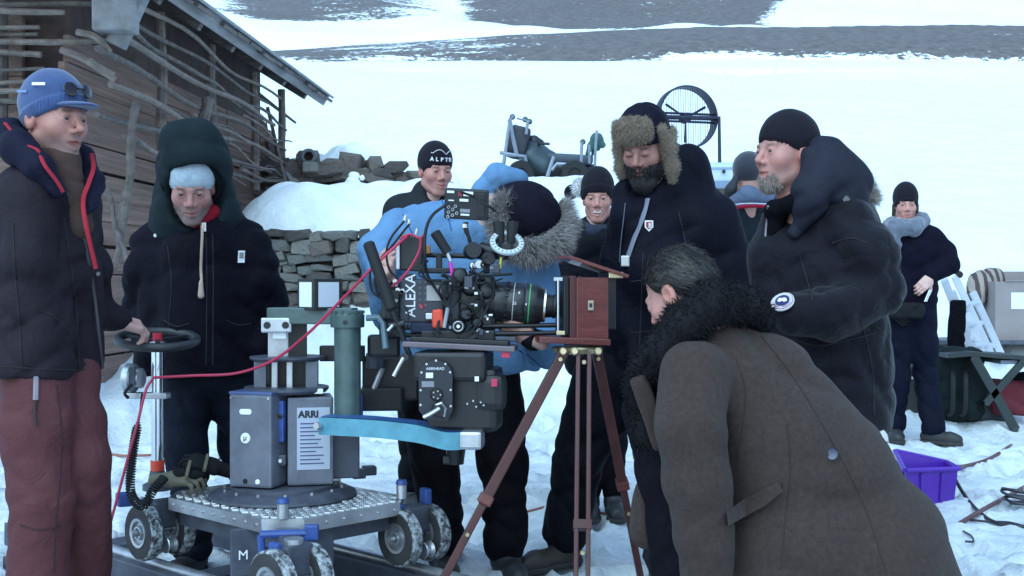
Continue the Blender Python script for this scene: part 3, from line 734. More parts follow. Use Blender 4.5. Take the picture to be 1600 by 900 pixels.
# ================================================================== THE TEN PEOPLE
CAMP = np.array((0, 0, CAMH))
def tocam(p): return nrm(CAMP-np.asarray(p))
def onsurf(s, px, py, Y, lift=.004, step=.5):
    """point where the line of sight to a design pixel meets garment s"""
    a = P(px, py, Y); return project_out(s, a, tocam(a), lift, step)
def patch(name, s, px, py, Y, poly, material, root, depth=.004, up=(0, 0, 1), lift=.0):
    """flat badge/label laid on a garment; poly in metres"""
    c = onsurf(s, px, py, Y, lift); e = .01
    c1 = onsurf(s, px+4, py, Y, lift); c2 = onsurf(s, px, py-4, Y, lift)
    ux = nrm(c1-c); uy = nrm(c2-c); nn = nrm(np.cross(ux, uy)); uy = np.cross(nn, ux)
    MB().prism(poly, c-nn*.002, ux, uy, depth).build(name, material, root); return c, ux, uy, nn
def seam(s, pts, Y, material, root, name='seam', w=.0026, lift=.0004):
    path = bez([V3((a, b_, 0)) for a, b_ in pts], 9); out = []
    for p_ in path:
        o = onsurf(s, p_[0], p_[1], Y, lift)
        if float(s(o[None].astype(F32))[0]) < .006: out.append(o)
    if len(out) > 2: return MB().tube(out, w, 5).build(name, material, root, True)
def stubble(root, c, M, hs, shp, n, c0, c1, seed, ln=.005):
    hv, hf = sdf_mesh(shp, .006); nm = (hv[:, 2] < -.045) & (hv[:, 1] > .0) & (hv[:, 2] > -.13) & ~((np.abs(hv[:, 0]) < .022) & (hv[:, 2] > -.075) & (hv[:, 2] < -.053)); L = local(c, M, hs)
    return fur_obj('stubble', L(hv), hf, n, ln, .0011, mat('stubble_hair', (1, 1, 1), .7, attr=True), root, dirf=lambda p, nn: nn*.5+np.array((0, 0, -.8)), mask=lambda v: nm, droop=.1, wob=.2, seed=seed, colf=lambda p, rr: np.array(c0)+rr.random((len(p), 1))*(np.array(c1)-np.array(c0)))
SEAM = mat('dark_stitching', (.008, .008, .011), .8)
# ---- 1: man in maroon trousers at the steering wheel
def man_steering():
    q = PX(4.0); r = q.r
    root = empty('person', (q(80, 590)[0], 4.0, 0), 'man in blue knitted cap and maroon trousers with hand on the steering wheel', 'person')
    J = dict(neck=q(80, 268, .03), pelvis=q(85, 590), shR=q(48, 312, -.13), shL=q(112, 312, .17), elR=q(58, 470, -.05), wrR=q(176, 497, .42), elL=q(120, 450, .3), wrL=q(140, 540, .45),
             hipR=q(62, 610, -.07), hipL=q(112, 610, .10), knR=q(66, 770, -.06), knL=q(128, 720, .03), anR=V3((q(64, 900)[0], 3.95, .085)), anL=V3((q(95, 900)[0], 4.25, .085)))
    M = headframe((.87, -.48, -.08)); c = q(84, 189, 0); hs = 1.12; sk = (.50, .30, .25)
    hd = hand_mesh(q(180, 500, .43), (.62, .40, -.22), (.15, -.35, 1.0), side=1, curl=(.55, .75, .6), sc=1.12)
    body_mesh(root, J, sk, (c, M, hs, head_shape(1.0, 0, .02, 1.06, lidded=.35)), [hd], lambda v: head_col(v, sk, (.05, .035, .03), .6, (.15, .115, .105)), gaze=(.1, 1, -.1))
    stubble(root, c, M, hs, head_shape(1.0, 0, .02, 1.06, lidded=.35), 1500, (.10, .08, .07), (.26, .23, .21), 11)
    blue = mat('blue_knit', lin(54, 78, 128), .85, 0, .18, 22, .4, 160, sheen=.3, bdist=.003)
    cap = beanie(root, c, M, hs, blue, .050, -.045, .034, 58, .012, 'knit_cap', .0020)
    s = S(); s.ell((0, .085, .050), (.062, .075, .0085)); s.cut((0, .075, 0), (0, -1, 0)); s.disp(lambda p: -.0*p[:, 0]+.0)
    sdf_obj('cap_visor', s, .004, blue, root, xf=lambda v: local(c, M, hs)(np.stack([v[:, 0], v[:, 1], v[:, 2]-1.8*v[:, 0]**2], 1)))
    L = local(c, M, hs)
    gl = MB()
    for e in (-1, 1): gl.lathe(L(V3([[e*.030, .099, .090]]))[0], M@V3((e*.25, .93, .30)), [(0, .004), (.014, .005), (.023, .002), (.025, -.001), (.023, -.004), (0, -.004)], 20)
    sg = gl.build('sunglasses', mat('dark_lens', (.012, .010, .016), .12, 0, .05), root, True)
    MB().tube([L(V3([[x, .106-2*x*x, .094]]))[0] for x in (-.012, 0, .012)], .003, 6).build('bridge', mat('glasses_frame', (.02, .02, .022), .3), sg)
    MB().box(L(V3([[.086, .030, .097]]))[0], (.002, .060, .009), np.stack([M[:, 0], M[:, 1], M[:, 2]], 1)).build('temple_arm', mat('white_plastic', (.8, .8, .82), .4), sg)
    MB().box(L(V3([[.089, -.035, .075]]))[0], (.002, .045, .008), M).build('cap_label', mat('label_bluegrey', lin(130, 150, 195), .7), root)
    jk = cloth('charcoal_shell', lin(62, 53, 62), .7, .2); s = S()
    s.cone(q(42, 330, -.06), q(48, 566, -.06), r(64), r(66), .06).cone(q(105, 330, .12), q(108, 566, .11), r(52), r(54), .045).cone(q(70, 290, .03), q(80, 400, .03), r(50), r(70), .07)
    s.cone(q(48, 300, -.10), q(112, 300, .15), r(38), r(36), .05)
    s.cut(q(80, 588), (-.05, 0, -1), .01)
    sleeve(s, [J['shR'], q(48, 400, -.16), J['elR'], q(120, 492, .18), q(186, 500, .43)], [r(42), r(40), r(37), r(31), r(22)], .018)
    sleeve(s, [J['shL'], q(138, 420, .28), q(150, 500, .42)], [r(38), r(36), r(28)], .04)
    s.sub(lambda p: sd_cone(p, q(92, 215, 0), q(100, 262, -.05), r(34), r(22)), .012)
    s.disp(folds(.016, .16, 1, (.3, .1, 1))); s.disp(elbow_folds(J['shR'], J['elR'], J['wrR'], .02, .08, 3)); s.disp(lump(.004, .09, 2))
    sdf_obj('jacket', s, .0105, jk, root)
    for pts in (((20, 350), (24, 430), (30, 500), (34, 575)), ((52, 482), (80, 492), (110, 520)), ((100, 340), (112, 420), (120, 500), (124, 578)), ((2, 572), (60, 576), (120, 578), (160, 574))): seam(s, pts, 4.0, SEAM, root)
    # thick folded-down hood and stand collar with red lining
    nav = cloth('navy_collar', lin(40, 38, 62), .7, .2); red = cloth('red_lining', lin(230, 66, 84), .6, .1)
    h = S(); h.chain([q(14, 205, -.02), q(30, 232, -.12), q(62, 262, -.17), q(92, 300, -.17)], [r(20), r(25), r(20), r(12)], .03)
    h.chain([q(14, 205, -.02), q(60, 210, .16), q(128, 246, .14), q(146, 285, .02), q(140, 330, -.08)], [r(20), r(22), r(19), r(16), r(10)], .03); h.disp(folds(.008, .09, 7, (1, 0, .4)))
    sdf_obj('hood', h, .0085, nav, root)
    polyline('lining', [q(8, 192, -.09), q(28, 216, -.16), q(42, 226, -.17), q(57, 233, -.175), q(62, 240, -.19), q(70, 258, -.225), q(88, 282, -.215), q(99, 300, -.2)], .007, red, root, flat=.4)
    polyline('lining', [q(143, 240, .05), q(146, 262, .0), q(139, 285, -.06), q(130, 312, -.11), q(134, 350, -.14), q(150, 420, -.10)], .007, red, root, flat=.4)
    bw = cloth('brown_sweater', lin(112, 88, 82), .85, .15); s2 = S(); s2.cone(q(100, 255, -.03), q(122, 350, -.03), r(24), r(24), .02); s2.cone(q(84, 240, 0), q(92, 250, 0), r(33), r(33)); s2.disp(folds(.006, .05, 4)); sdf_obj('sweater', s2, .009, bw, root)
    for py, px_ in ((262, 88), (428, 153)): MB().lathe(onsurf(s, px_, py, 4.0, .002), tocam(q(px_, py)), [(0, .006), (.006, .006), (.009, .003), (.009, 0)], 12).build('snap_button', mat('gunmetal', (.12, .12, .13), .35, .8), root, True)
    polyline('zip', [onsurf(s, a, b_, 4.0, .004) for a, b_ in ((100, 290), (122, 340), (136, 400), (147, 460), (154, 520), (160, 575))], .006, mat('zip_tape', lin(66, 60, 62), .6), root)
    tr = cloth('maroon_shell', lin(134, 82, 86), .7, .14); t = S()
    t.chain([q(58, 570, -.05), q(58, 660, -.06), J['knR'], V3((J['anR'][0], 3.95, .12))], [r(56), r(58), r(49), r(45)], .03)
    t.chain([q(112, 575, .10), q(118, 660, .05), J['knL'], V3((J['anL'][0], 4.25, .12))], [r(44), r(46), r(42), r(40)], .02)
    t.cut((0, 0, .04), (0, 0, -1), .01); t.disp(folds(.010, .20, 11, (.7, 0, .6))); t.disp(elbow_folds(J['hipR'], J['knR'], J['anR'], .012, .10, 12, .2)); t.disp(lump(.004, .1, 5))
    sdf_obj('trousers', t, .0115, tr, root)
    seam(t, ((88, 600), (96, 680), (92, 760), (86, 840), (84, 895)), 4.0, mat('maroon_stitch', lin(60, 34, 40), .8), root); seam(t, ((30, 820), (60, 828), (95, 822)), 4.0, MATS['maroon_stitch'], root)
    polyline('pocket_zip', [onsurf(t, 57, 588, 4.0, .003), onsurf(t, 56, 625, 4.0, .003)], .009, mat('zip_grey', lin(150, 140, 150), .4), root)
    polyline('zip_pull', [onsurf(t, 56, 625, 4.0, .006), onsurf(t, 55, 645, 4.0, .012), onsurf(t, 57, 665, 4.0, .01)], .004, mat('black_cord', (.012, .012, .014), .7), root)
    bm_ = mat('boot_black', (.02, .02, .022), .55, 0, .2); boot(root, J['anR'], (.9, -.3, 0), bm_); boot(root, J['anL'], (.9, -.2, 0), bm_)
man_steering()
# ---- 2: hooded man
def man_hooded():
    q = PX(4.85); r = q.r
    root = empty('person', (q(300, 700)[0], 5.0, 0), 'man in dark hooded jacket and pale patterned headband looking down at the dolly', 'person')
    J = dict(neck=q(305, 345, .05), pelvis=q(315, 590, .15), shR=q(240, 392, .12), shL=q(386, 389, .12), elR=q(226, 480, .2), wrR=q(240, 560, .1), elL=q(418, 470, .2), wrL=q(415, 550, .2),
             hipR=q(290, 590, .15), hipL=q(370, 590, .15), knR=q(290, 690, .1), knL=q(375, 700, .25), anR=V3((q(285, 800)[0], 5.0, .085)), anL=V3((q(385, 800)[0], 5.2, .085)))
    M = headframe((.16, -.84, -.42)); c = q(300, 292, -.08); hs = 1.10; sk = (.44, .27, .24)
    body_mesh(root, J, sk, (c, M, hs, head_shape(.98, 0, 0, 1.02, lidded=.3)), [], lambda v: head_col(v, sk, (.06, .05, .045), .65, (.20, .165, .15)), gaze=(0, 1, -.3))
    stubble(root, c, M, hs, head_shape(.98, 0, 0, 1.02, lidded=.3), 1800, (.05, .045, .04), (.20, .18, .17), 12, .008)
    hb = mat('pale_headband_knit', lin(186, 200, 212), .85, 0, .10, 25, .3, 140, sheen=.2, bdist=.003)
    n_, l_ = hb.node_tree.nodes, hb.node_tree.links
    vo = n_.new('ShaderNodeTexVoronoi'); vo.feature = 'DISTANCE_TO_EDGE'; vo.inputs['Scale'].default_value = 34; tcq = n_.new('ShaderNodeTexCoord'); l_.new(tcq.outputs['Object'], vo.inputs['Vector'])
    mq = n_.new('ShaderNodeMapRange'); mq.inputs['From Min'].default_value = .03; mq.inputs['From Max'].default_value = .07; l_.new(vo.outputs['Distance'], mq.inputs['Value'])
    mx = n_.new('ShaderNodeMix'); mx.data_type = 'RGBA'; l_.new(mq.outputs['Result'], mx.inputs['Factor']); mx.inputs['A'].default_value = (*lin(170, 186, 201), 1)
    bs = n_['Principled BSDF']; l_.new(bs.inputs['Base Color'].links[0].from_socket, mx.inputs['B']); l_.new(mx.outputs['Result'], bs.inputs['Base Color'])
    beanie(root, c, M, hs, hb, .035, -.03, 0, 0, 0, 'headband')
    gh = cloth('green_black_hood', lin(44, 58, 64), .8, .2); bk = cloth('black_navy_canvas', lin(27, 24, 39), .8, .25)
    # hood shell with a face opening
    s = S(); Lq = local(c, M, hs)
    def hp(x, y, z): return Lq(V3([[x, y, z]]))[0]
    s.ell(hp(-.01, -.045, .085), (.134, .155, .145)); s.cone(hp(0, -.06, .03), hp(0, -.09, -.14), .138, .145, .06); s.cone(hp(.05, -.03, .18), hp(-.03, -.06, .18), .05, .05, .06)
    s.cone(hp(0, -.06, -.12), q(305, 380, .10), .15, .12, .06)
    s.cone(hp(0, -.09, -.10), q(256, 372, .15), .13, .085, .07); s.cone(hp(0, -.09, -.10), q(366, 368, .15), .13, .085, .07)
    s.sub(lambda p: sd_ell(p, hp(-.022, .12, -.015), (.126, .20, .152), M), .02)
    s.disp(folds(.012, .14, 5, (.3, .2, 1)))
    sdf_obj('hood', s, .0095, gh, root)
    li = S(); li.ell(hp(0, -.03, .03), (.128, .13, .135)); li.sub(lambda p: sd_ell(p, hp(.0, .08, .005), (.105, .16, .120), M), .02)
    lv, lf = sdf_mesh(li, .011); link('hood_lining', np_mesh('hood_lining', lv, lf), cloth('black_pile', (.012, .012, .016), .95), root)
    pass
    s = S(); s.cone(q(262, 400, .12), q(265, 570, .14), r(50), r(56), .045).cone(q(365, 398, .12), q(362, 570, .14), r(52), r(56), .045).cone(q(312, 370, .04), q(312, 575, .06), r(60), r(66), .045)
    sleeve(s, [J['shR'], q(228, 430, .12), J['elR'], q(240, 555, .02)], [r(38), r(35), r(33), r(28)], .02); sleeve(s, [J['shL'], q(404, 425, .12), J['elL'], q(400, 545, .1)], [r(40), r(37), r(33), r(29)], .02)
    s.cone(q(240, 384, .13), q(305, 335, .15), r(30), r(36), .06); s.cone(q(310, 335, .15), q(384, 380, .13), r(36), r(31), .06)
    s.sub(lambda p: sd_ell(p, hp(.0, .08, -.03), (.09, .15, .105), M), .02)
    s.cut(q(310, 590), (0, 0, -1), .012); s.disp(folds(.017, .17, 6, (.2, .1, 1))); s.disp(elbow_folds(J['shL'], J['elL'], J['wrL'], .02, .08, 3)); s.disp(lump(.004, .08, 8))
    sdf_obj('jacket', s, .0115, bk, root)
    for pts in (((322, 365), (323, 420), (323, 480), (322, 570)), ((332, 365), (333, 420), (333, 480), (332, 570)), ((262, 385), (268, 440), (264, 500), (258, 560)), ((352, 500), (372, 508), (392, 505)), ((255, 500), (275, 510), (295, 506))): seam(s, pts, 4.85, SEAM, root)
    rs = S(); rs.chain([q(292, 352, -.02), q(315, 350, -.05), q(333, 330, -.04)], [r(10), r(11), r(11)], .01); sdf_obj('red_scarf', rs, .008, cloth('red_wool', lin(180, 40, 60), .85), root)
    cord = mat('beige_cord', lin(190, 165, 150), .8)
    polyline('drawcord', [onsurf(s, a, b_, 4.85, .006) for a, b_ in ((313, 338), (316, 360), (315, 390), (314, 420), (315, 438))], .0055, cord, root)
    tg = S(); a = onsurf(s, 314, 448, 4.85, .010); tg.cone(a+V3((0, 0, .02)), a-V3((0, 0, .035)), .008, .013); sdf_obj('tassel', tg, .005, cord, root)
    MB().box(onsurf(s, 319, 355, 4.85, .004), (.016, .006, .035), bev=.002).build('zip_pull', mat('silver', (.6, .58, .55), .3, .9), root)
    w = mat('white_print', (.75, .75, .76), .6)
    for a, b_ in ((248, 358), (243, 368), (370, 326)): MB().lathe(onsurf(s, a, b_, 4.85, .0), tocam(q(a, b_)), [(0, .004), (.006, .004), (.008, .001), (.008, -.004)], 10).build('rivet', w, root, True)
    patch('label_patch', s, 377, 401, 4.85, [(-.014, -.024), (.014, -.024), (.014, .024), (-.014, .024)], w, root); patch('label_print', s, 377, 399, 4.85, [(-.009, -.012), (.009, -.012), (.009, .012), (-.009, .012)], mat('print_grey', (.2, .2, .22), .6), root, .006)
    jn = cloth('dark_denim', lin(40, 46, 62), .8, .2); t = S()
    t.cone(q(295, 585, .12), q(368, 585, .12), r(38), r(38), .03); t.chain([q(290, 570, .15), q(290, 640, .12), J['knR'], V3((J['anR'][0], 5.0, .12))], [r(42), r(38), r(33), r(33)], .04); t.chain([q(365, 570, .15), q(372, 640, .2), J['knL'], V3((J['anL'][0], 5.2, .12))], [r(42), r(36), r(32), r(30)], .04)
    t.cut((0, 0, .05), (0, 0, -1), .01); t.disp(folds(.014, .13, 9, (.2, 0, 1))); t.disp(lambda p: folds(.014, .06, 19, (0, 0, 1))(p)*np.exp(-((p[:, 2]-.28)/.16)**2)); sdf_obj('trousers', t, .0115, jn, root)
    bm_ = MATS['boot_black']; boot(root, J['anR'], (-.2, -1, 0), bm_, r=.062); boot(root, J['anL'], (.3, -1, 0), bm_, r=.062)
man_hooded()
def glove(root, wrist, d, back, side, name='glove'):
    v, f, lv = hand_mesh(wrist, d, back, side, sc=1.15, h=.006); return link(name, np_mesh(name, v, f), cloth('black_glove', (.02, .02, .024), .8), root)
# ---- 3: man in lettered beanie behind the camera operator
def man_lettered():
    q = PX(6.4); r = q.r; g = gz(q(660, 400)[0], 6.4)
    root = empty('person', (q(660, 400)[0], 6.4, g), 'smiling man in black lettered beanie and grey green jacket behind the operator', 'person')
    J = dict(neck=q(672, 310, .05), pelvis=q(665, 560, .05), shR=q(625, 335, .05), shL=q(712, 335, .05), elR=q(605, 430, .0), elL=q(730, 430, .0), wrR=q(620, 500, -.1), wrL=q(715, 500, -.1), hipR=q(645, 570), hipL=q(690, 570), knR=q(645, 680), knL=q(690, 680), anR=V3((q(643, 700)[0], 6.4, g+.085)), anL=V3((q(692, 700)[0], 6.4, g+.085)))
    M = headframe((.42, -.88, -.16)); c = q(680, 268); hs = 1.05; sk = (.52, .31, .27)
    body_mesh(root, J, sk, (c, M, hs, head_shape(.97, .7, lidded=.5)), [], lambda v: head_col(v, sk, (.08, .05, .03), .1, (.28, .19, .16), lines=.3), gaze=(.2, 1, -.2))
    bk = mat('black_knit', (.0075, .0058, .0115), .9, 0, .2, 25, .4, 150, spec=.2, sheen=.05, bdist=.003)
    beanie(root, c, M, hs, bk, .042, -.05, .0, 0, .012)
    w = mat('white_stitch', (.62, .62, .66), .7); L = local(c, M, hs)
    txt = 'ALPTR'; 
    for i, ch in enumerate(txt):
        a = .62-i*.27; ctr = L(V3([[math.sin(a)*.0905, math.cos(a)*.1115-.012, .066]]))[0]; nn = M@nrm((math.sin(a), math.cos(a), .1)); ux = np.cross(M[:, 2], nn)
        text_obj('hat_letter', ch, ctr, -ux if (-ux)@V3((1, 0, 0)) > 0 else ux, M[:, 2], .027, w, root, .002, .0012)
    pts = [L(V3([[math.sin(a)*.0885, math.cos(a)*.110-.012, .092+.022*abs(math.sin(a*4+.6))]]))[0] for a in np.linspace(-.8, .7, 15)]
    MB().tube(pts, .0018, 5).build('hat_outline', w, root)
    jk = cloth('grey_green_shell', lin(56, 60, 66), .75); s = S()
    s.cone(q(640, 345, .05), q(645, 540), r(38), r(40), .045).cone(q(700, 345, .05), q(690, 540), r(38), r(40), .045); s.cone(q(672, 312, .06), q(672, 330, .05), r(33), r(42), .05)
    sleeve(s, [J['shR'], J['elR'], J['wrR']], [r(29), r(25), r(19)]); sleeve(s, [J['shL'], J['elL'], J['wrL']], [r(29), r(25), r(19)])
    s.sub(lambda p: sd_cone(p, q(684, 285, -.05), q(684, 320, -.08), r(24), r(14)), .015); s.cut(q(665, 580), (0, 0, -1)); s.disp(folds(.015, .15, 21, (.4, 0, 1))); sdf_obj('jacket', s, .014, jk, root)
    t = S(); t.chain([J['hipR'], J['knR'], V3((J['anR'][0], 6.4, g+.12))], [.09, .075, .07]).chain([J['hipL'], J['knL'], V3((J['anL'][0], 6.4, g+.12))], [.09, .075, .07]); t.disp(folds(.012, .13, 3)); sdf_obj('trousers', t, .018, cloth('black_shell', lin(20, 20, 26), .75), root)
    for k in ('anR', 'anL'): boot(root, J[k], (.2, -1, 0), MATS['boot_black'])
    glove(root, J['wrR'], (.3, -.6, -.6), (0, -.5, 1), 1); glove(root, J['wrL'], (-.3, -.6, -.6), (0, -.5, 1), -1)
man_lettered()
# ---- 4: camera operator
def operator():
    q = PX(4.9); r = q.r
    root = empty('person', (q(720, 700)[0], 4.95, 0), 'camera operator in bright blue jacket and fur trimmed dark hood bent over the camera', 'person')
    J = dict(neck=q(770, 330, .05), pelvis=q(690, 570, .12), shR=q(640, 350, .02), shL=q(830, 400, .12), elR=q(590, 410, -.05), wrR=q(604, 428, -.30), elL=q(852, 540, -.15), wrL=q(826, 526, -.57),
             hipR=q(665, 590, .12), hipL=q(765, 590, .12), knR=q(680, 710, .08), knL=q(785, 710, .05), anR=V3((q(690, 800)[0], 5.0, .085)), anL=V3((q(790, 800)[0], 4.95, .085)))
    M = headframe((-.30, -.70, -.75), (0.2, 0, 1)); c = q(820, 348, .0); hs = 1.08; sk = (.47, .28, .24)
    h1 = hand_mesh(q(826, 526, -.57), (-.80, -.10, .42), (-.25, -.85, -.45), side=-1, curl=(.45, .55, .45), sc=1.05)
    h2 = hand_mesh(q(606, 442, -.22), (-.05, -.35, .8), (-.5, -.6, -.1), side=1, curl=(.5, .8, .6), sc=1.0)
    body_mesh(root, J, sk, (c, M, hs, head_shape()), [h1, h2], lambda v: head_col(v, sk))
    L = local(c, M, hs)
    def hp(x, y, z): return L(V3([[x, y, z]]))[0]
    bl = cloth('bright_blue_shell', lin(140, 190, 242), .6, .12, wr=.25); s = S()
    s.cone(q(655, 385, .08), q(690, 560, .12), r(66), r(68), .045).cone(q(740, 372, .12), q(750, 540, .14), r(60), r(68), .045).cone(q(800, 400, .15), q(790, 560, .12), r(62), r(58), .045)
    s.cone(q(660, 362, .08), q(800, 335, .15), r(40), r(44), .05)
    sleeve(s, [q(625, 365, .02), q(594, 396, -.08), q(598, 428, -.18)], [r(42), r(31), r(22)], .04)
    s.cone(q(592, 400, -.06), q(612, 500, .05), r(28), r(30), .05)
    sleeve(s, [q(835, 420, .10), q(856, 490, .02), q(850, 545, -.20), q(832, 530, -.52)], [r(38), r(30), r(28), r(18)], .035)
    s.cut(q(720, 590), (.05, 0, -1), .01); s.disp(folds(.015, .16, 31, (.7, 0, .7))); s.disp(elbow_folds(q(625, 365), q(594, 400), q(600, 430), .015, .07, 32)); s.disp(lump(.003, .08, 3))
    sdf_obj('jacket', s, .0105, bl, root)
    bs_ = mat('blue_stitch', lin(48, 84, 150), .7)
    for pts in (((630, 335), (650, 380), (660, 430)), ((690, 312), (700, 340), (705, 360)), ((800, 540), (830, 560), (848, 575))): seam(s, pts, 4.9, bs_, root)
    cf = S(); cf.chain([q(834, 531, -.51), q(826, 526, -.56)], [r(16), r(15)]); sdf_obj('cuff', cf, .007, cloth('black_cuff', (.015, .015, .018), .8), root)
    hb = S(); hb.chain([q(752, 300, .14), q(778, 276, .12), q(812, 280, .14)], [r(20), r(20), r(16)], .03); hb.disp(folds(.006, .07, 3, (1, 0, 0))); sdf_obj('folded_hood', hb, .009, bl, root)
    bk = cloth('black_hood_shell', lin(32, 27, 46), .8, .2); s = S(); s.ell(q(822, 340, .03), (r(57), .165, r(58))); s.cone(q(800, 330, .1), q(775, 380, .12), r(40), r(42), .06); s.disp(folds(.008, .1, 8, (.5, .5, 1))); s.disp(lump(.003, .06, 3)); sdf_obj('hood', s, .009, bk, root)
    fz = mat('fur_grey', (1, 1, 1), .9, 0, .1, 30, attr=True, sheen=.2)
    def fcol(p, rr): 
        t = rr.random((len(p), 1)); return np.array((.13, .105, .10))*(1-t)+np.array((.44, .40, .40))*t
    ru = S(); ru.chain([q(778, 338, -.08), q(790, 385, -.14), q(830, 392, -.15), q(868, 378, -.10), q(884, 348, .03), q(880, 320, .10)], [r(13), r(15), r(17), r(17), r(12), r(8)], .02)
    ru.cone(q(782, 330, -.08), q(788, 318, -.07), r(14), r(13)); v, f = sdf_mesh(ru, .0075); link('fur_ruff_base', np_mesh('fur_ruff_base', v, f), mat('fur_base', (.09, .075, .07), .95), root)
    cen = q(825, 345, .02)
    fur_obj('fur_ruff', v, f, 12000, .050, .0022, fz, root, dirf=lambda p, nn: nn*.6+nrm2(p-cen)*1.0+np.array((.25, -.1, -.15)), droop=.06, wob=.16, colf=fcol, seg=3)
    tr = cloth('black_trouser', lin(24, 21, 30), .75, .25); t = S()
    t.cone(q(675, 590, .12), q(755, 590, .12), r(44), r(44), .03); t.chain([q(670, 580, .12), q(672, 650, .1), J['knR'], V3((J['anR'][0], 5.0, .14))], [r(48), r(44), r(36), r(36)], .05); t.chain([q(762, 580, .12), q(775, 650, .08), J['knL'], V3((J['anL'][0], 4.95, .14))], [r(50), r(44), r(38), r(36)], .05)
    t.cut((0, 0, .05), (0, 0, -1), .01); t.disp(folds(.015, .15, 41, (.2, 0, 1))); t.disp(lump(.004, .09, 4)); sdf_obj('trousers', t, .0115, tr, root)
    boot(root, J['anR'], (.2, -1, 0), MATS['boot_black'], r=.065); boot(root, J['anL'], (.3, -1, 0), MATS['boot_black'], r=.065)
def nrm2(a): return a/(np.linalg.norm(a, axis=1)[:, None]+1e-9)
operator()
# ---- 5: smiling woman
def woman_smiling():
    q = PX(6.2); r = q.r; g = gz(q(935, 400)[0], 6.2)
    root = empty('person', (q(935, 400)[0], 6.2, g), 'smiling woman in black beanie standing behind the wooden camera', 'person')
    J = dict(neck=q(935, 352, .04), pelvis=q(940, 570), shR=q(898, 375), shL=q(972, 375), elR=q(885, 460, -.03), elL=q(985, 460, -.03), wrR=q(910, 525, -.12), wrL=q(965, 525, -.12), hipR=q(922, 580), hipL=q(958, 580), knR=q(922, 690), knL=q(958, 690), anR=V3((q(920, 700)[0], 6.2, g+.085)), anL=V3((q(960, 700)[0], 6.2, g+.085)))
    M = headframe((-.10, -.97, -.12)); c = q(934, 311); hs = 1.0; sk = (.55, .34, .29)
    body_mesh(root, J, sk, (c, M, hs, head_shape(.92, 1.0, .016, .98, .9, lidded=.4)), [], lambda v: head_col(v, sk, (.08, .05, .035), lines=.0))
    L = local(c, M, hs); MB().tube([L(V3([[x, .0955-1.0*abs(x)**1.5, -.0615+9*x*x]]))[0] for x in np.linspace(-.02, .02, 7)], .0042, 6).build('teeth', mat('teeth', (.75, .72, .68), .3), root, True)
    beanie(root, c, M, hs, MATS['black_knit'], .048, -.05, .035, 40, .022)
    bk = cloth('black_down', lin(26, 27, 38), .65, .2); s = S()
    s.cone(q(912, 385), q(915, 560), r(34), r(36), .045).cone(q(962, 385), q(958, 560), r(34), r(36), .045).cone(q(935, 356, .03), q(935, 375), r(28), r(38), .06)
    sleeve(s, [J['shR'], J['elR'], J['wrR']], [r(26), r(22), r(17)]); sleeve(s, [J['shL'], J['elL'], J['wrL']], [r(26), r(22), r(17)]); s.sub(lambda p: sd_cone(p, q(932, 330, -.03), q(930, 352, -.07), r(22), r(11)), .015)
    s.cut(q(935, 600), (0, 0, -1)); s.disp(folds(.014, .12, 51)); sdf_obj('jacket', s, .0125, bk, root)
    sc = S(); sc.chain([q(912, 352, -.02), q(925, 362, -.10), q(945, 358, -.08)], [r(8), r(9), r(8)], .02); sdf_obj('collar', sc, .01, cloth('grey_collar', lin(70, 78, 96), .8), root)
    t = S(); t.chain([J['hipR'], J['knR'], V3((J['anR'][0], 6.2, g+.12))], [.09, .07, .06]).chain([J['hipL'], J['knL'], V3((J['anL'][0], 6.2, g+.12))], [.09, .07, .06]); t.disp(folds(.012, .13, 53)); sdf_obj('trousers', t, .018, MATS['black_trouser'], root)
    for k in ('anR', 'anL'): boot(root, J[k], (.0, -1, 0), MATS['boot_black'])
    glove(root, J['wrR'], (.3, -.5, -.6), (0, -.5, 1), 1); glove(root, J['wrL'], (-.3, -.5, -.6), (0, -.5, 1), -1)
    w = S(); a = q(905, 293, .05); w.ell(a, (.028, .028, .045)); v, f = sdf_mesh(w, .009); o = link('hat_pompom', np_mesh('hat_pompom', v, f), mat('white_fluff', (.7, .7, .72), .9), root); fur_obj('pompom_fluff', v, f, 900, .03, .003, MATS['white_fluff'], o, seed=4)
    MB().lathe(q(893, 300, .1), (-.4, -1, .2), [(0, .02), (.03, .018), (.042, .0), (.03, -.02), (0, -.022)], 14).build('earmuff', bk, root, True)
woman_smiling()
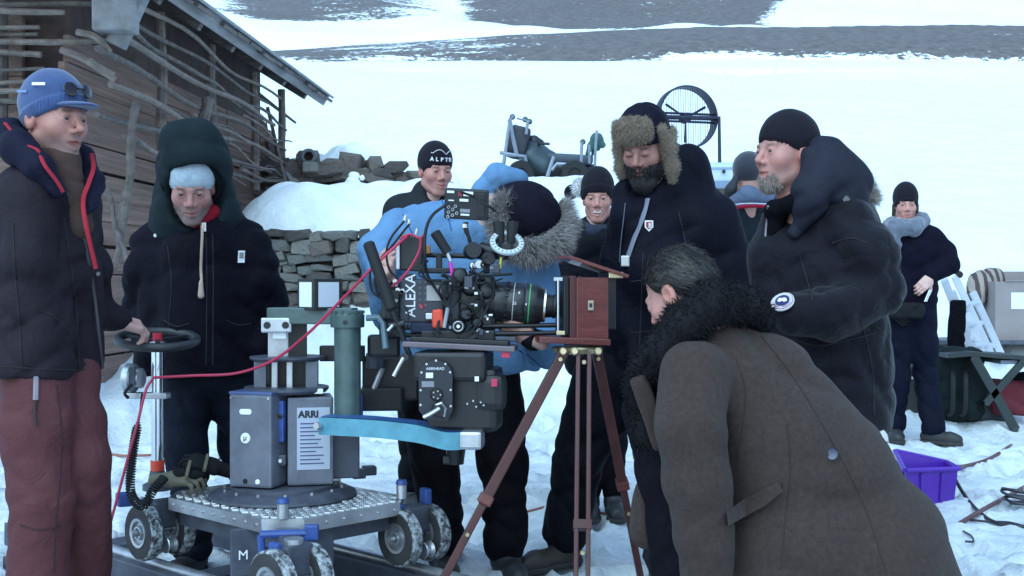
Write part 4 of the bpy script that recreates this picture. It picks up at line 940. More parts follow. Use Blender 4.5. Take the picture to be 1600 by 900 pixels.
# ---- 6: bearded man in trapper hat
def man_trapper():
    q = PX(5.0); r = q.r
    root = empty('person', (q(1000, 700)[0], 5.05, 0), 'bearded man in fur trapper hat and navy jacket standing behind the wooden camera', 'person')
    J = dict(neck=q(1022, 300, .05), pelvis=q(1000, 560, .1), shR=q(988, 350, .06), shL=q(1110, 345, .08), elR=q(966, 460, .05), elL=q(1150, 470, .05), wrR=q(990, 560, -.05), wrL=q(1110, 570, -.05), hipR=q(940, 590, .1), hipL=q(1035, 590, .1), knR=q(905, 710, .1), knL=q(1035, 720, .05), anR=V3((q(885, 840)[0], 5.15, .085)), anL=V3((q(1042, 850)[0], 5.0, .085)))
    M = headframe((-.42, -.80, -.40)); c = q(1008, 232, -.02); hs = 1.10; sk = (.42, .26, .22)
    body_mesh(root, J, sk, (c, M, hs, head_shape(.98, 0, 0, 1.03, lidded=1.0)), [], lambda v: head_col(v, sk, (.012, .01, .01), .95, (.03, .025, .025), lash=.001, lashw=.85), gaze=(0, 1, -.6))
    L = local(c, M, hs)
    def hp(x, y, z): return L(V3([[x, y, z]]))[0]
    # beard strands
    hv, hf = sdf_mesh(head_shape(.98), .005); bd = mat('black_beard', (.016, .013, .014), .7, 0, .2)
    mk = lambda v: (v[:, 2] < -.040) & (v[:, 1] > .012) & (v[:, 2] > -.125) & ~((np.abs(v[:, 0]) < .022) & (v[:, 2] > -.076) & (v[:, 2] < -.052)) & ~((np.abs(v[:, 0]) < .035) & (v[:, 2] > -.044) & (v[:, 1] > .09))
    v2 = L(hv); nmask = mk(hv); fur_obj('beard', v2, hf, 5200, .034, .0032, bd, root, dirf=lambda p, nn: nn*.7+M[:, 1]*.1+np.array((0, 0, -1.0)), mask=lambda v: nmask, droop=.25, wob=.12, seg=2)
    bs = S(); bs.ell((0, .055, -.105), (.05, .045, .04)); bs.cone((0, .07, -.11), (0, .06, -.15), .034, .02); sdf_obj('beard_mass', bs, .006, bd, root, xf=L)
    # hat
    sh_ = cloth('navy_hat_shell', lin(30, 27, 48), .7, .2); s = S(); s.ell((0, -.014, .062), (.094, .112, .105)); s.cut((0, 0, .02), (0, .25, -1), .01); s.disp(lambda p: -.004*np.abs(np.sin(np.arctan2(p[:, 0], p[:, 1])*3))); s.disp(lump(.003, .08, 3)); sdf_obj('hat_crown', s, .006, sh_, root, xf=L)
    fb = mat('fur_brown', (1, 1, 1), .9, 0, .1, 30, attr=True, sheen=.3)
    def fcol(p, rr):
        t = rr.random((len(p), 1)); return np.array((.15, .105, .075))*(1-t)+np.array((.36, .28, .21))*t
    def furpart(nm, shape, n, seed, ln=.014):
        v, f = sdf_mesh(shape, .006); v = L(v); o = link(nm, np_mesh(nm, v, f, np.tile((.19, .14, .105), (len(v), 1))), fb, root); fur_obj(nm+'_pile', v, f, n, ln, .0026, fb, o, droop=.1, wob=.25, seed=seed, colf=fcol)
    s = S(); s.box((0, .092, .098), (.068, .018, .038), .016); s.ell((0, .095, .098), (.066, .026, .042), .03); s.disp(lump(.004, .05, 5)); furpart('fur_brim', s, 9000, 1)
    for e in (-1, 1):
        s = S(); s.chain([(e*.084, .030, .075), (e*.094, .010, .0), (e*.098, .012, -.07), (e*.096, .018, -.115)], [.022, .023, .024, .016], .02); s.cone((e*.085, -.06, .04), (e*.092, -.01, .0), .022, .022, .02); furpart('ear_flap', s, 7000, 3+e)
    jk = cloth('navy_parka', lin(27, 26, 43), .7, .2); s = S()
    s.cone(q(1005, 365, .08), q(985, 590, .1), r(52), r(60), .045).cone(q(1085, 360, .1), q(1060, 590, .1), r(64), r(66), .045).cone(q(1030, 320, .1), q(1030, 420, .05), r(55), r(75), .045)
    sleeve(s, [J['shR'], q(970, 410, .06), J['elR'], q(990, 555, -.02)], [r(34), r(33), r(32), r(27)], .02); sleeve(s, [J['shL'], q(1138, 420, .08), J['elL'], q(1120, 565, -.0)], [r(46), r(42), r(37), r(30)], .02)
    s.cone(q(1030, 292, .10), q(1072, 258, .16), r(40), r(34), .05); s.cone(q(1072, 262, .14), q(1092, 310, .15), r(30), r(34), .05); s.cone(q(985, 310, .05), q(990, 340, .02), r(32), r(40), .05)
    s.sub(lambda p: sd_ell(p, hp(0, .08, -.08), (.075, .09, .08), M), .02)
    s.cut(q(1000, 622), (-.05, 0, -1), .01); s.disp(folds(.016, .15, 61, (.3, 0, 1))); s.disp(elbow_folds(J['shL'], J['elL'], J['wrL'], .018, .08, 62)); sdf_obj('jacket', s, .0115, jk, root)
    for pts in (((1005, 395), (1003, 450), (1000, 520), (998, 600)), ((1060, 330), (1075, 400), (1080, 470), (1072, 560)), ((1020, 480), (1045, 470), (1062, 474)), ((985, 440), (1040, 436), (1100, 444)), ((985, 520), (1040, 516), (1100, 522))): seam(s, pts, 5.0, SEAM, root)
    st = mat('lanyard_grey', lin(120, 122, 140), .6); polyline('lanyard', [onsurf(s, a, b_, 5.0, .006) for a, b_ in ((1012, 310), (1004, 340), (990, 375), (978, 410))], .011, st, root, flat=.3); polyline('lanyard', [onsurf(s, a, b_, 5.0, .006) for a, b_ in ((977, 318), (974, 345), (970, 380), (968, 410))], .008, st, root, flat=.3)
    MB().box(onsurf(s, 977, 408, 5.0, .012), (.035, .012, .045), bev=.005).build('lanyard_clip', mat('clip_metal', (.5, .5, .52), .35, .6), root)
    c0, ux, uy, nn = patch('shield_badge', s, 1014, 353, 5.0, [(-.017, .022), (-.017, -.006), (0, -.024), (.017, -.006), (.017, .022)], mat('badge_white', (.7, .68, .68), .6), root, .005)
    MB().prism([(-.012, .016), (-.012, -.004), (0, -.016), (.012, -.004), (.012, .016)], c0+nn*.001, ux, uy, .004).build('badge_field', mat('badge_red', lin(150, 40, 50), .6), root); MB().box(c0+nn*.006, (.004, .022, .002), np.stack([ux, uy, nn], 1)).build('badge_bar', MATS['badge_white'], root); MB().box(c0+nn*.006+ux*.007, (.004, .022, .002), np.stack([ux, uy, nn], 1)).build('badge_bar', MATS['badge_white'], root)
    tr = cloth('dark_trouser', lin(26, 24, 36), .75, .2); t = S()
    t.chain([q(950, 590, .1), q(932, 650, .1), J['knR'], V3((J['anR'][0], 5.15, .13))], [r(56), r(50), r(40), r(36)], .05); t.chain([q(1035, 590, .1), q(1038, 660, .08), J['knL'], V3((J['anL'][0], 5.0, .13))], [r(54), r(46), r(40), r(38)], .05)
    t.cut((0, 0, .06), (0, 0, -1), .01); t.disp(folds(.016, .16, 63, (.2, 0, 1))); t.disp(lump(.004, .09, 4)); sdf_obj('trousers', t, .0115, tr, root)
    bb = mat('boot_dark_brown', (.035, .025, .022), .55, 0, .2); boot(root, J['anR'], (-.75, -.65, 0), bb, r=.062, L=.30); boot(root, J['anL'], (-.3, -1, 0), bb, r=.06)
    glove(root, q(990, 562, -.05), (.3, -.4, -.7), (-.5, -.7, .2), -1); glove(root, q(1115, 570, -.02), (-.3, -.4, -.7), (.5, -.7, .2), 1)
man_trapper()
# ---- 7: person with back turned
def person_back():
    q = PX(6.6); r = q.r; g = gz(q(1165, 400)[0], 6.6)
    root = empty('person', (q(1165, 400)[0], 6.6, g), 'person with back turned in dark hat and grey jacket with red collar stripe', 'person')
    J = dict(neck=q(1168, 300), pelvis=q(1168, 550), shR=q(1205, 335), shL=q(1135, 335), elR=q(1215, 430), elL=q(1125, 430), wrR=q(1205, 500, .1), wrL=q(1135, 500, .1), hipR=q(1188, 560), hipL=q(1150, 560), knR=q(1188, 670), knL=q(1150, 670), anR=V3((q(1188, 700)[0], 6.6, g+.085)), anL=V3((q(1150, 700)[0], 6.6, g+.085)))
    M = headframe((.3, .95, 0)); c = q(1170, 276); sk = (.45, .3, .26)
    body_mesh(root, J, sk, (c, M, 1.0, head_shape()), [], lambda v: head_col(v, sk), eyes=False)
    beanie(root, c, M, 1.0, mat('charcoal_fleece', lin(42, 44, 58), .9, 0, .2, 12, sheen=.3), .04, -.085, 0, 0, 0, 'fleece_hat')
    s = S(); s.cone(q(1150, 345), q(1150, 545), r(32), r(36), .045).cone(q(1192, 345), q(1190, 545), r(32), r(36), .045); sleeve(s, [J['shR'], J['elR'], J['wrR']], [r(25), r(22), r(17)]); sleeve(s, [J['shL'], J['elL'], J['wrL']], [r(25), r(22), r(17)]); s.cut(q(1168, 570), (0, 0, -1)); s.disp(folds(.013, .14, 71)); sdf_obj('jacket', s, .0135, cloth('slate_green_shell', lin(44, 54, 66), .75), root)
    s = S(); s.chain([q(1140, 322, -.07), q(1168, 306, -.10), q(1200, 310, -.05)], [r(12), r(14), r(12)], .03); s.disp(folds(.006, .06, 3, (0, 0, 1))); sdf_obj('collar', s, .009, cloth('blue_grey_fleece', lin(130, 146, 178), .85), root)
    polyline('collar_stripe', [q(1134, 332, -.12), q(1150, 325, -.17), q(1172, 322, -.18), q(1198, 323, -.16)], .009, cloth('crimson', lin(200, 40, 70), .7), root); polyline('collar_piping', [q(1134, 328, -.12), q(1150, 320, -.165), q(1172, 318, -.175), q(1198, 319, -.155)], .004, mat('pale_piping', lin(200, 200, 215), .7), root)
    s = S(); s.chain([q(1133, 318, -.02), q(1142, 296, -.06), q(1150, 278, -.06)], [r(7), r(8), r(5)], .02); sdf_obj('hood_edge', s, .008, cloth('grey_edge', lin(86, 88, 96), .8), root)
    t = S(); t.chain([J['hipR'], J['knR'], V3((J['anR'][0], 6.6, g+.12))], [.09, .07, .06]).chain([J['hipL'], J['knL'], V3((J['anL'][0], 6.6, g+.12))], [.09, .07, .06]); sdf_obj('trousers', t, .018, MATS['black_trouser'], root)
    for k in ('anR', 'anL'): boot(root, J[k], (.2, 1, 0), MATS['boot_black'])
    glove(root, J['wrR'], (-.2, .5, -.7), (.5, .5, .2), 1); glove(root, J['wrL'], (.2, .5, -.7), (-.5, .5, .2), -1)
person_back()
# ---- 8: man with goatee in big black parka
def man_parka():
    q = PX(4.3); r = q.r
    root = empty('person', (q(1285, 700)[0], 4.35, 0), 'man with grey goatee in black beanie and big black parka with round sleeve badge', 'person')
    J = dict(neck=q(1255, 300, .03), pelvis=q(1290, 600, .05), shL=q(1322, 350, -.10), shR=q(1235, 345, .18), elL=q(1370, 455, -.16), wrL=q(1262, 492, -.26), elR=q(1225, 460, .2), wrR=q(1215, 520, .05), hipL=q(1305, 610, -.05), hipR=q(1275, 610, .15), knL=q(1305, 780, -.05), knR=q(1270, 780, .15), anL=V3((q(1300, 900)[0], 4.25, .085)), anR=V3((q(1265, 900)[0], 4.5, .085)))
    M = headframe((-.90, -.43, .02)); c = q(1229, 243); hs = 1.09; sk = (.52, .31, .27)
    shp = head_shape(1.0, .25, .008, 1.02, lidded=.4)
    body_mesh(root, J, sk, (c, M, hs, shp), [], lambda v: head_col(v, sk, (.10, .07, .055), .25, (.27, .22, .20)), gaze=(-.1, 1, 0))
    L = local(c, M, hs); beanie(root, c, M, hs, MATS['black_knit'], .050, -.030, .0, 0, .010)
    hv, hf = sdf_mesh(shp, .005); nm = (hv[:, 2] < -.066) & (hv[:, 1] > .045) & (np.abs(hv[:, 0]) < .04) & (hv[:, 2] > -.125) & ~((np.abs(hv[:, 0]) < .02) & (hv[:, 2] > -.08))
    fur_obj('goatee', L(hv), hf, 2600, .017, .0024, mat('grey_beard', (1, 1, 1), .7, attr=True), root, dirf=lambda p, nn: nn*.6+np.array((0, 0, -1.)), mask=lambda v: nm, droop=.15, wob=.15, colf=lambda p, rr: np.array((.13, .10, .085))+rr.random((len(p), 1))*np.array((.24, .22, .20)))
    jk = cloth('black_parka_shell', lin(30, 27, 40), .6, .22, sheen=.1); s = S()
    s.cone(q(1252, 360, .10), q(1255, 640, .10), r(62), r(70), .045).cone(q(1315, 365, -.02), q(1325, 640, -.0), r(66), r(72), .045).cone(q(1285, 420, .0), q(1290, 640, .02), r(80), r(92), .045)
    sleeve(s, [J['shL'], q(1356, 400, -.16), J['elL'], q(1300, 490, -.22), q(1240, 490, -.26)], [r(46), r(44), r(41), r(40), r(33)], .02); sleeve(s, [J['shR'], J['elR'], q(1215, 520, .08)], [r(40), r(38), r(30)], .05)
    s.cone(q(1228, 335, .06), q(1212, 400, .02), r(30), r(40), .05); s.cone(q(1212, 400, .02), q(1222, 600, .02), r(40), r(46), .05)
    s.sub(lambda p: sd_cone(p, q(1236, 285, -.02), q(1214, 345, -.14), r(34), r(16)), .02)
    s.cut(q(1290, 672), (0, 0, -1), .012); s.disp(folds(.016, .17, 81, (.5, .1, 1))); s.disp(elbow_folds(J['shL'], J['elL'], J['wrL'], .022, .10, 82, .24)); s.disp(lump(.008, .14, 83)); sdf_obj('parka', s, .0115, jk, root)
    for pts in (((1250, 400), (1262, 440), (1270, 470)), ((1235, 530), (1280, 540), (1330, 530), (1370, 520)), ((1232, 545), (1240, 600), (1246, 660)), ((1300, 380), (1330, 372), (1356, 380)), ((1345, 500), (1362, 570), (1366, 650))): seam(s, pts, 4.3, SEAM, root)
    hm = cloth('grey_black_hood', lin(58, 59, 74), .7, .2); h = S(); h.chain([q(1246, 360, -.10), q(1268, 300, -.14), q(1285, 258, -.06), q(1300, 255, .08)], [r(15), r(27), r(33), r(30)], .07)
    h.chain([q(1285, 258, -.06), q(1320, 290, -.06), q(1325, 330, -.08)], [r(32), r(34), r(26)], .07); h.chain([q(1300, 258, .08), q(1340, 290, .06), q(1345, 320, .05)], [r(28), r(20), r(18)], .04); h.sub(lambda p: sd_cone(p, q(1238, 250, .0), q(1240, 340, -.03), r(33), r(30)), .015)
    h.disp(folds(.014, .16, 85, (1, .3, -.2))); h.disp(lump(.004, .08, 3)); sdf_obj('parka_hood', h, .0095, hm, root)
    fu = S(); fu.chain([q(1338, 262, .06), q(1350, 290, .05), q(1362, 310, .03)], [r(5), r(8), r(8)], .02); v, f = sdf_mesh(fu, .008); o = link('hood_fur', np_mesh('hood_fur', v, f), mat('cream_fur', (.42, .38, .35), .9), root); fur_obj('hood_fur_pile', v, f, 2600, .035, .003, MATS['cream_fur'], o, dirf=lambda p, nn: nn+np.array((.8, 0, .1)), seed=2)
    sw_ = cloth('black_fleece_collar', lin(18, 17, 26), .9, .2); k = S(); k.chain([q(1200, 330, .02), q(1212, 326, -.05), q(1240, 318, -.11), q(1262, 300, -.10)], [r(9), r(11), r(13), r(11)], .03); k.cone(q(1216, 335, -.03), q(1204, 400, .0), r(15), r(18), .04); k.disp(folds(.006, .07, 4)); sdf_obj('collar', k, .009, sw_, root)
    polyline('zip', [onsurf(k, a, b_, 4.3, .003) for a, b_ in ((1200, 322), (1198, 345), (1196, 370), (1196, 395))], .004, mat('zip_pale', lin(140, 130, 140), .4, .3), root)
    for a, b_ in ((1322, 312),): MB().lathe(onsurf(h, a, b_, 4.3, .0), tocam(q(a, b_)), [(0, .007), (.010, .007), (.014, .003), (.014, -.006)], 14).build('snap_button', MATS['gunmetal'], root, True)
    circ = lambda R_, n=28: [(math.cos(t)*R_, math.sin(t)*R_*1.12) for t in np.linspace(0, 2*math.pi, n, endpoint=False)]
    wv = MATS['badge_white']; c0, ux, uy, nn = patch('sleeve_badge', s, 1223, 472, 4.3, circ(.038), wv, root, .006); Mb = np.stack([ux, uy, nn], 1)
    MB().prism(circ(.0355), c0+nn*.0015, ux, uy, .004).build('badge_ring', mat('badge_crimson', lin(170, 40, 60), .6), root); MB().prism(circ(.034), c0+nn*.002, ux, uy, .0045).build('badge_band', mat('badge_pale', lin(214, 208, 222), .6), root); MB().prism(circ(.0235), c0+nn*.003, ux, uy, .005).build('badge_field', mat('badge_blue', lin(30, 34, 92), .6), root)
    MB().prism([(-.016, -.004), (-.008, -.008), (0, -.003), (.008, -.008), (.017, -.002), (.012, .010), (.004, .013), (-.004, .010), (-.013, .011)], c0+nn*.005, ux, uy, .004).build('badge_land', wv, root)
    for i, ch in enumerate('CANADA GOOSE'):
        if ch == ' ': continue
        t = math.radians(200+i*12.7 if i < 6 else 200+i*12.7); p = c0+ux*math.cos(t)*.0288+uy*math.sin(t)*.0288*1.12+nn*.0068; tx = -ux*math.sin(t)+uy*math.cos(t); text_obj('badge_letter', ch, p, tx, -(ux*math.cos(t)+uy*math.sin(t)), .0085, MATS['badge_crimson'], root, .0008)
    tr = MATS['dark_trouser']; t = S(); t.chain([J['hipL'], J['knL'], V3((J['anL'][0], 4.25, .13))], [.12, .09, .075]).chain([J['hipR'], J['knR'], V3((J['anR'][0], 4.5, .13))], [.12, .09, .075]); t.disp(folds(.014, .14, 86)); sdf_obj('trousers', t, .016, tr, root)
    boot(root, J['anL'], (-1, -.2, 0), MATS['boot_black']); boot(root, J['anR'], (-1, -.2, 0), MATS['boot_black'])
man_parka()
# ---- 9: woman with grey scarf
def woman_scarf():
    q = PX(8.4); r = q.r; g = gz(q(1420, 600)[0], 8.4)
    root = empty('person', (q(1420, 600)[0], 8.4, g), 'woman in black beanie and thick grey scarf standing by the ladder', 'person')
    J = dict(neck=q(1415, 350), pelvis=q(1422, 490), shR=q(1393, 372), shL=q(1455, 368), elR=q(1385, 430), elL=q(1482, 412, -.05), wrR=q(1395, 480, -.1), wrL=q(1452, 432, -.12), hipR=q(1405, 500), hipL=q(1440, 500), knR=q(1403, 590), knL=q(1446, 590, .03), anR=V3((q(1402, 650)[0], 8.45, g+.085)), anL=V3((q(1450, 650)[0], 8.3, g+.085)))
    M = headframe((-.18, -.95, -.1)); c = q(1415, 321); hs = 1.0; sk = (.60, .38, .33)
    body_mesh(root, J, sk, (c, M, hs, head_shape(.90, .1)), [hand_mesh(q(1452, 436, -.12), (-.6, -.3, -.5), (.3, -.8, .4), 1)], lambda v: head_col(v, sk, (.06, .04, .03), lines=0))
    beanie(root, c, M, hs, MATS['black_knit'], .038, -.06, .02, 0, .02)
    ha = S(); ha.cone((-.07, -.01, -.0), (-.075, -.02, -.09), .02, .015).cone((.07, -.01, 0), (.075, -.02, -.09), .02, .015); sdf_obj('hair', ha, .007, mat('dark_hair', (.025, .018, .015), .6), root, xf=local(c, M, hs))
    sg = mat('grey_wool', lin(104, 112, 130), .95, 0, .2, 20, .7, 90, sheen=.4, bdist=.006); s = S(); s.chain([q(1392, 352, .02), q(1402, 356, -.11), q(1428, 356, -.11), q(1440, 345, .0), q(1415, 340, .10), q(1392, 352, .02)], [r(12), r(14), r(13), r(12), r(12), r(12)], .03); s.chain([q(1398, 356, -.11), q(1390, 375, -.13), q(1402, 384, -.13)], [r(11), r(10), r(7)], .03); s.disp(folds(.012, .06, 91, (1, 0, .6))); sdf_obj('scarf', s, .009, sg, root)
    jk = cloth('black_wool_coat', lin(28, 25, 48), .85, .2); s = S(); s.cone(q(1405, 380), q(1405, 470), r(24), r(26), .06).cone(q(1443, 378), q(1440, 470), r(25), r(26), .06).cone(q(1420, 362, .05), q(1425, 390), r(24), r(34), .05)
    sleeve(s, [J['shR'], J['elR'], J['wrR']], [r(19), r(17), r(12)]); sleeve(s, [q(1452, 370), q(1475, 395, -.02), J['elL'], q(1456, 430, -.1)], [r(19), r(18), r(17), r(12)], .03); s.cut(q(1420, 482), (0, 0, -1)); s.disp(folds(.012, .12, 92, (.4, 0, 1))); sdf_obj('jacket', s, .0125, jk, root)
    wp = S(); wp.box(q(1412, 485, -.13), (r(30), .06, r(13)), .03, M=headframe((0, -1, 0))); wp.disp(folds(.006, .1, 3)); sdf_obj('waist_pack', wp, .01, cloth('black_nylon', (.018, .018, .022), .6), root); MB().cyl(q(1404, 467, -.2), q(1404, 467, -.21), .012, .012, 12).build('pack_button', MATS['silver'], root)
    MB().box(q(1450, 462, -.16), (.055, .006, .085), frame(V3((.3, -.2, .9))), bev=.0).build('paper_tag', mat('paper_white', (.78, .8, .82), .7), root)
    t = S(); t.chain([q(1405, 478), q(1404, 540), J['knR'], V3((J['anR'][0], 8.45, g+.10))], [r(25), r(22), r(18), r(17)], .04).chain([q(1438, 478), q(1443, 540), J['knL'], V3((J['anL'][0], 8.3, g+.10))], [r(25), r(22), r(18), r(18)], .04); t.cut((0, 0, g+.06), (0, 0, -1)); t.disp(folds(.014, .13, 93)); sdf_obj('trousers', t, .0125, cloth('dark_blue_trouser', lin(26, 30, 54), .8, .2), root)
    sh = mat('shoe_grey', (.022, .022, .025), .6); boot(root, J['anR'], (-.2, -1, 0), sh, 'shoe', h=.08); boot(root, J['anL'], (.75, -.65, 0), sh, 'shoe', h=.08, L=.25)
    glove(root, J['wrR'], (.4, -.3, -.6), (-.5, -.5, .2), -1)
woman_scarf()
# ---- 10: man in long coat bending forward
def man_bending():
    q = PX(3.4); r = q.r
    root = empty('person', (q(1250, 900)[0], 3.45, 0), 'man with slicked back hair in long brown grey coat with black fur collar, bending forward', 'person')
    J = dict(neck=q(1115, 540, .12), pelvis=q(1320, 880, .12), shL=q(1095, 585, -.10), shR=q(1090, 560, .28), elL=q(1105, 740, -.12), wrL=q(1115, 900, -.08), elR=q(1040, 700, .3), wrR=q(1020, 830, .25), hipL=q(1300, 900, .04), hipR=q(1300, 900, .16), knL=q(1290, 1010, .02), knR=q(1300, 1010, .18), anL=V3((q(1340, 1000)[0], 3.4, .085)), anR=V3((q(1380, 1000)[0], 3.62, .085)))
    M = headframe((-.66, .54, -.50), (0, 0, 1)); c = q(1063, 462, .12); hs = 1.02; sk = (.55, .34, .29)
    shp = head_shape(.98)
    hw = hand_mesh(q(1120, 935, -.08), (-.05, -.1, -1), (.2, -1, 0), 1)
    body_mesh(root, J, sk, (c, M, hs, shp), [hw], lambda v: head_col(v, sk, (.03, .02, .015), .15))
    L = local(c, M, hs); hc_ = mat('dark_hair_sleek', (1, 1, 1), .38, 0, .1, 30, attr=True)
    cap = S(); cap.ell((0, -.016, .048), (.0805, .1005, .088)); cap.cone((0, -.07, .0), (0, -.075, -.06), .055, .045, .04); cap.cut((0, .045, .05), (0, .8, -.45), .012)
    for e in (-1, 1): cap.sub(lambda p, e=e: sd_ell(p, (e*.085, .005, -.03), (.03, .04, .055)), .01)
    hv, hf = sdf_mesh(cap, .005); hair = link('hair', np_mesh('hair', L(hv), hf, np.tile((.022, .017, .015), (len(hv), 1))), hc_, root)
    back = -M[:, 1]
    def hdir(p, nn):
        lp = ((p-c)@M)/hs; d = np.stack([lp[:, 0]*.3, -np.ones(len(p)), -(lp[:, 1] < -.02).astype(float)*1.2-.1], 1)@M.T; d = d-nn*(d*nn).sum(1)[:, None]; return nrm2(d)+nn*.015
    fur_obj('hair_strand', L(hv), hf, 11000, .045, .0017, hc_, hair, dirf=hdir, droop=.0, wob=.03, seg=3, colf=lambda p, rr: np.array((.012, .009, .008))+rr.random((len(p), 1))**3*np.array((.04, .032, .028)), seed=5)
    ct = mat('brown_grey_wool', lin(70, 57, 54), .9, 0, .25, 70, .8, 420, sheen=.05, wr=.25, wrs=5, bdist=.003, spec=.2); s = S()
    # torso bent forward: spine from the neck up over the back and down to the seat
    s.chain([q(1120, 552, .08), q(1205, 612, .10), q(1285, 725, .10), q(1345, 860, .10), q(1372, 1000, .10)], [r(66), r(80), r(98), r(132), r(172)], .05)
    s.chain([q(1150, 600, .05), q(1210, 700, .05), q(1240, 850, .05), q(1260, 1000, .05)], [r(70), r(95), r(115), r(140)], .05)
    s.chain([q(1120, 590, .22), q(1180, 720, .25), q(1230, 900, .25)], [r(60), r(80), r(100)], .05)
    s.cone(q(1240, 655, .1), q(1315, 790, .1), r(78), r(104), .05)
    s.cut(q(1250, 1105), (0, 0, -1), .01)
    ar = S(); sleeve(ar, [q(1086, 588, -.06), q(1080, 670, -.13), q(1090, 755, -.13), q(1102, 840, -.11), q(1110, 925, -.08)], [r(56), r(54), r(50), r(45), r(41)], .02); ar.cut(q(1118, 925), (0, 0, -1), .008)
    ar.disp(folds(.010, .16, 101, (1, .3, .25))); ar.disp(elbow_folds(q(1086, 588), q(1092, 760, -.13), q(1110, 925), .012, .12, 106, .14))
    s.disp(folds(.022, .32, 103, (.57, .1, .82))); s.disp(folds(.010, .22, 104, (.9, .1, .4)))
    tor = s; s = S(); s._bb([tor.lo, tor.hi, ar.lo, ar.hi], .01); s.ops = [('+', tor, .03), ('+', ar, .03)]
    ar2 = S(); sleeve(ar2, [q(1085, 570, .28), J['elR'], J['wrR']], [r(60), r(50), r(38)], .05); ar2.disp(folds(.012, .2, 102)); sdf_obj('sleeve', ar2, .012, ct, root)
    v2, f2, l2 = hand_mesh(J['wrR'], (-.2, -.1, -1), (-1, 0, 0), 1); link('glove', np_mesh('glove', v2, f2), MATS['black_glove'], root)
    sdf_obj('coat', s, .0115, ct, root)
    # lapel, pocket flap, seams, buttons
    lp = S(); lp.box(q(1016, 645, .02), (r(15), .013, r(62)), .012, M=frame(P(1000, 600, 3.4)-P(1035, 700, 3.4), (0, 1, 0))); lp.disp(lump(.004, .1, 3)); sdf_obj('lapel', lp, .008, ct, root)
    fp = [onsurf(s, a, b_, 3.4, .0) for a, b_ in ((1135, 800), (1165, 778), (1195, 762), (1218, 752), (1222, 768), (1196, 790), (1166, 806), (1138, 822))]
    top = fp[:4]; bot = fp[7:3:-1]; m = MB(); off = tocam(q(1180, 790))
    vv = [p+off*.004 for p in top]+[p+off*.03 for p in bot]+[p-off*.02 for p in top]+[p-off*.01 for p in bot]; ff = []
    for i in range(3): ff += [(i, i+1, 5+i, 4+i), (8+i, 12+i, 13+i, 9+i), (4+i, 5+i, 13+i, 12+i), (i, 8+i, 9+i, i+1)]
    ff += [(0, 4, 12, 8), (3, 11, 15, 7)]; m._add(vv, ff); m.build('pocket_flap', ct, root)
    bt = mat('horn_button', lin(70, 76, 98), .3, 0, .2, coat=.3)
    MB().lathe(onsurf(s, 1300, 710, 3.4, .0), tocam(q(1300, 710)), [(0, .006), (.010, .0065), (.014, .008), (.016, .005), (.016, -.006)], 20).build('button', bt, root, True)
    e = q(1391, 678, .05); MB().lathe(project_out(s, e, (.75, -.55, .4), -.002, .4), (.7, -.6, .4), [(0, .008), (.012, .009), (.017, .007), (.017, -.006)], 20).build('button', mat('pale_button', (.55, .53, .5), .3), root, True)
    for pts in (((1150, 560), (1165, 610), (1160, 670), (1152, 720)), ((1190, 525), (1240, 590), (1300, 690), (1350, 790), (1385, 895)), ((1230, 660), (1235, 740), (1228, 800), (1220, 890))): seam(s, pts, 3.4, mat('coat_stitch', lin(46, 41, 42), .9), root, 'coat_seam', .0014)
    # black curly fur collar, round the neck and down the front
    fc = S(); fc.chain([q(1185, 496, .10), q(1155, 474, .03), q(1112, 474, -.02), q(1068, 508, -.02), q(1040, 545, .0), q(1014, 575, .06), q(1002, 615, .1)], [r(18), r(28), r(33), r(31), r(28), r(26), r(18)], .03)
    fc.chain([q(1185, 496, .12), q(1130, 490, .25), q(1060, 530, .26), q(1010, 590, .2)], [r(20), r(32), r(32), r(26)], .05); fc.chain([q(1000, 600, .12), q(1010, 680, .12), q(1032, 720, .1)], [r(24), r(20), r(12)], .03); fc.disp(lump(.006, .05, 5))
    v, f = sdf_mesh(fc, .009); o = link('fur_collar', np_mesh('fur_collar', v, f), mat('black_fur', (.007, .006, .008), .8, 0, .3, spec=.2), root); fur_obj('fur_collar_pile', v, f, 14000, .026, .004, MATS['black_fur'], o, droop=.2, wob=.6, seg=3)
    li = S(); li.chain([q(1010, 640, .16), q(1040, 720, .16), q(1070, 900, .16)], [r(40), r(46), r(54)], .05); li.disp(folds(.012, .14, 105)); sdf_obj('waistcoat', li, .013, MATS['dark_trouser'], root)
    tr = S(); tr.chain([J['hipL'], J['knL'], V3((J['anL'][0], 3.4, .13))], [.10, .08, .07]).chain([J['hipR'], J['knR'], V3((J['anR'][0], 3.62, .13))], [.10, .08, .07]); sdf_obj('trousers', tr, .016, MATS['dark_trouser'], root)
    boot(root, J['anL'], (-1, .1, 0), MATS['boot_black']); boot(root, J['anR'], (-1, .1, 0), MATS['boot_black'])
man_bending()
# ================================================================== DOLLY, CAMERA AND FIELD CAMERA
def PZ(px, py, z):
    Y = (CAMH-z)*FPX/(py-HORY); return P(px, py, Y)
def Rz(d):
    a = math.radians(d); return np.array([[math.cos(a), -math.sin(a), 0], [math.sin(a), math.cos(a), 0], [0, 0, 1]])
ex, ey, ez = np.eye(3)
du = nrm((.72, -.694, 0)); dv = nrm((.694, .72, 0)); DM = np.stack([du, dv, ez], 1); DC = V3((-.83, 4.47, 0))
def dp(a, b, z): return DC+du*a+dv*b+ez*z
grey = mat('dolly_grey_paint', lin(118, 122, 136), .45, .2, .20, 16, .15, 60, bdist=.002, detail=9)
greyd = mat('dolly_dark_grey', lin(84, 88, 102), .5, .2, .3, 14, detail=9)
alu = mat('worn_aluminium', (.46, .47, .50), .38, .85, .18, 14, .1, 80, bdist=.002)
chrome = mat('chrome', (.72, .72, .74), .14, 1.0, .08, 8)
steel = mat('steel_bolt', (.55, .55, .57), .3, .9, .1)
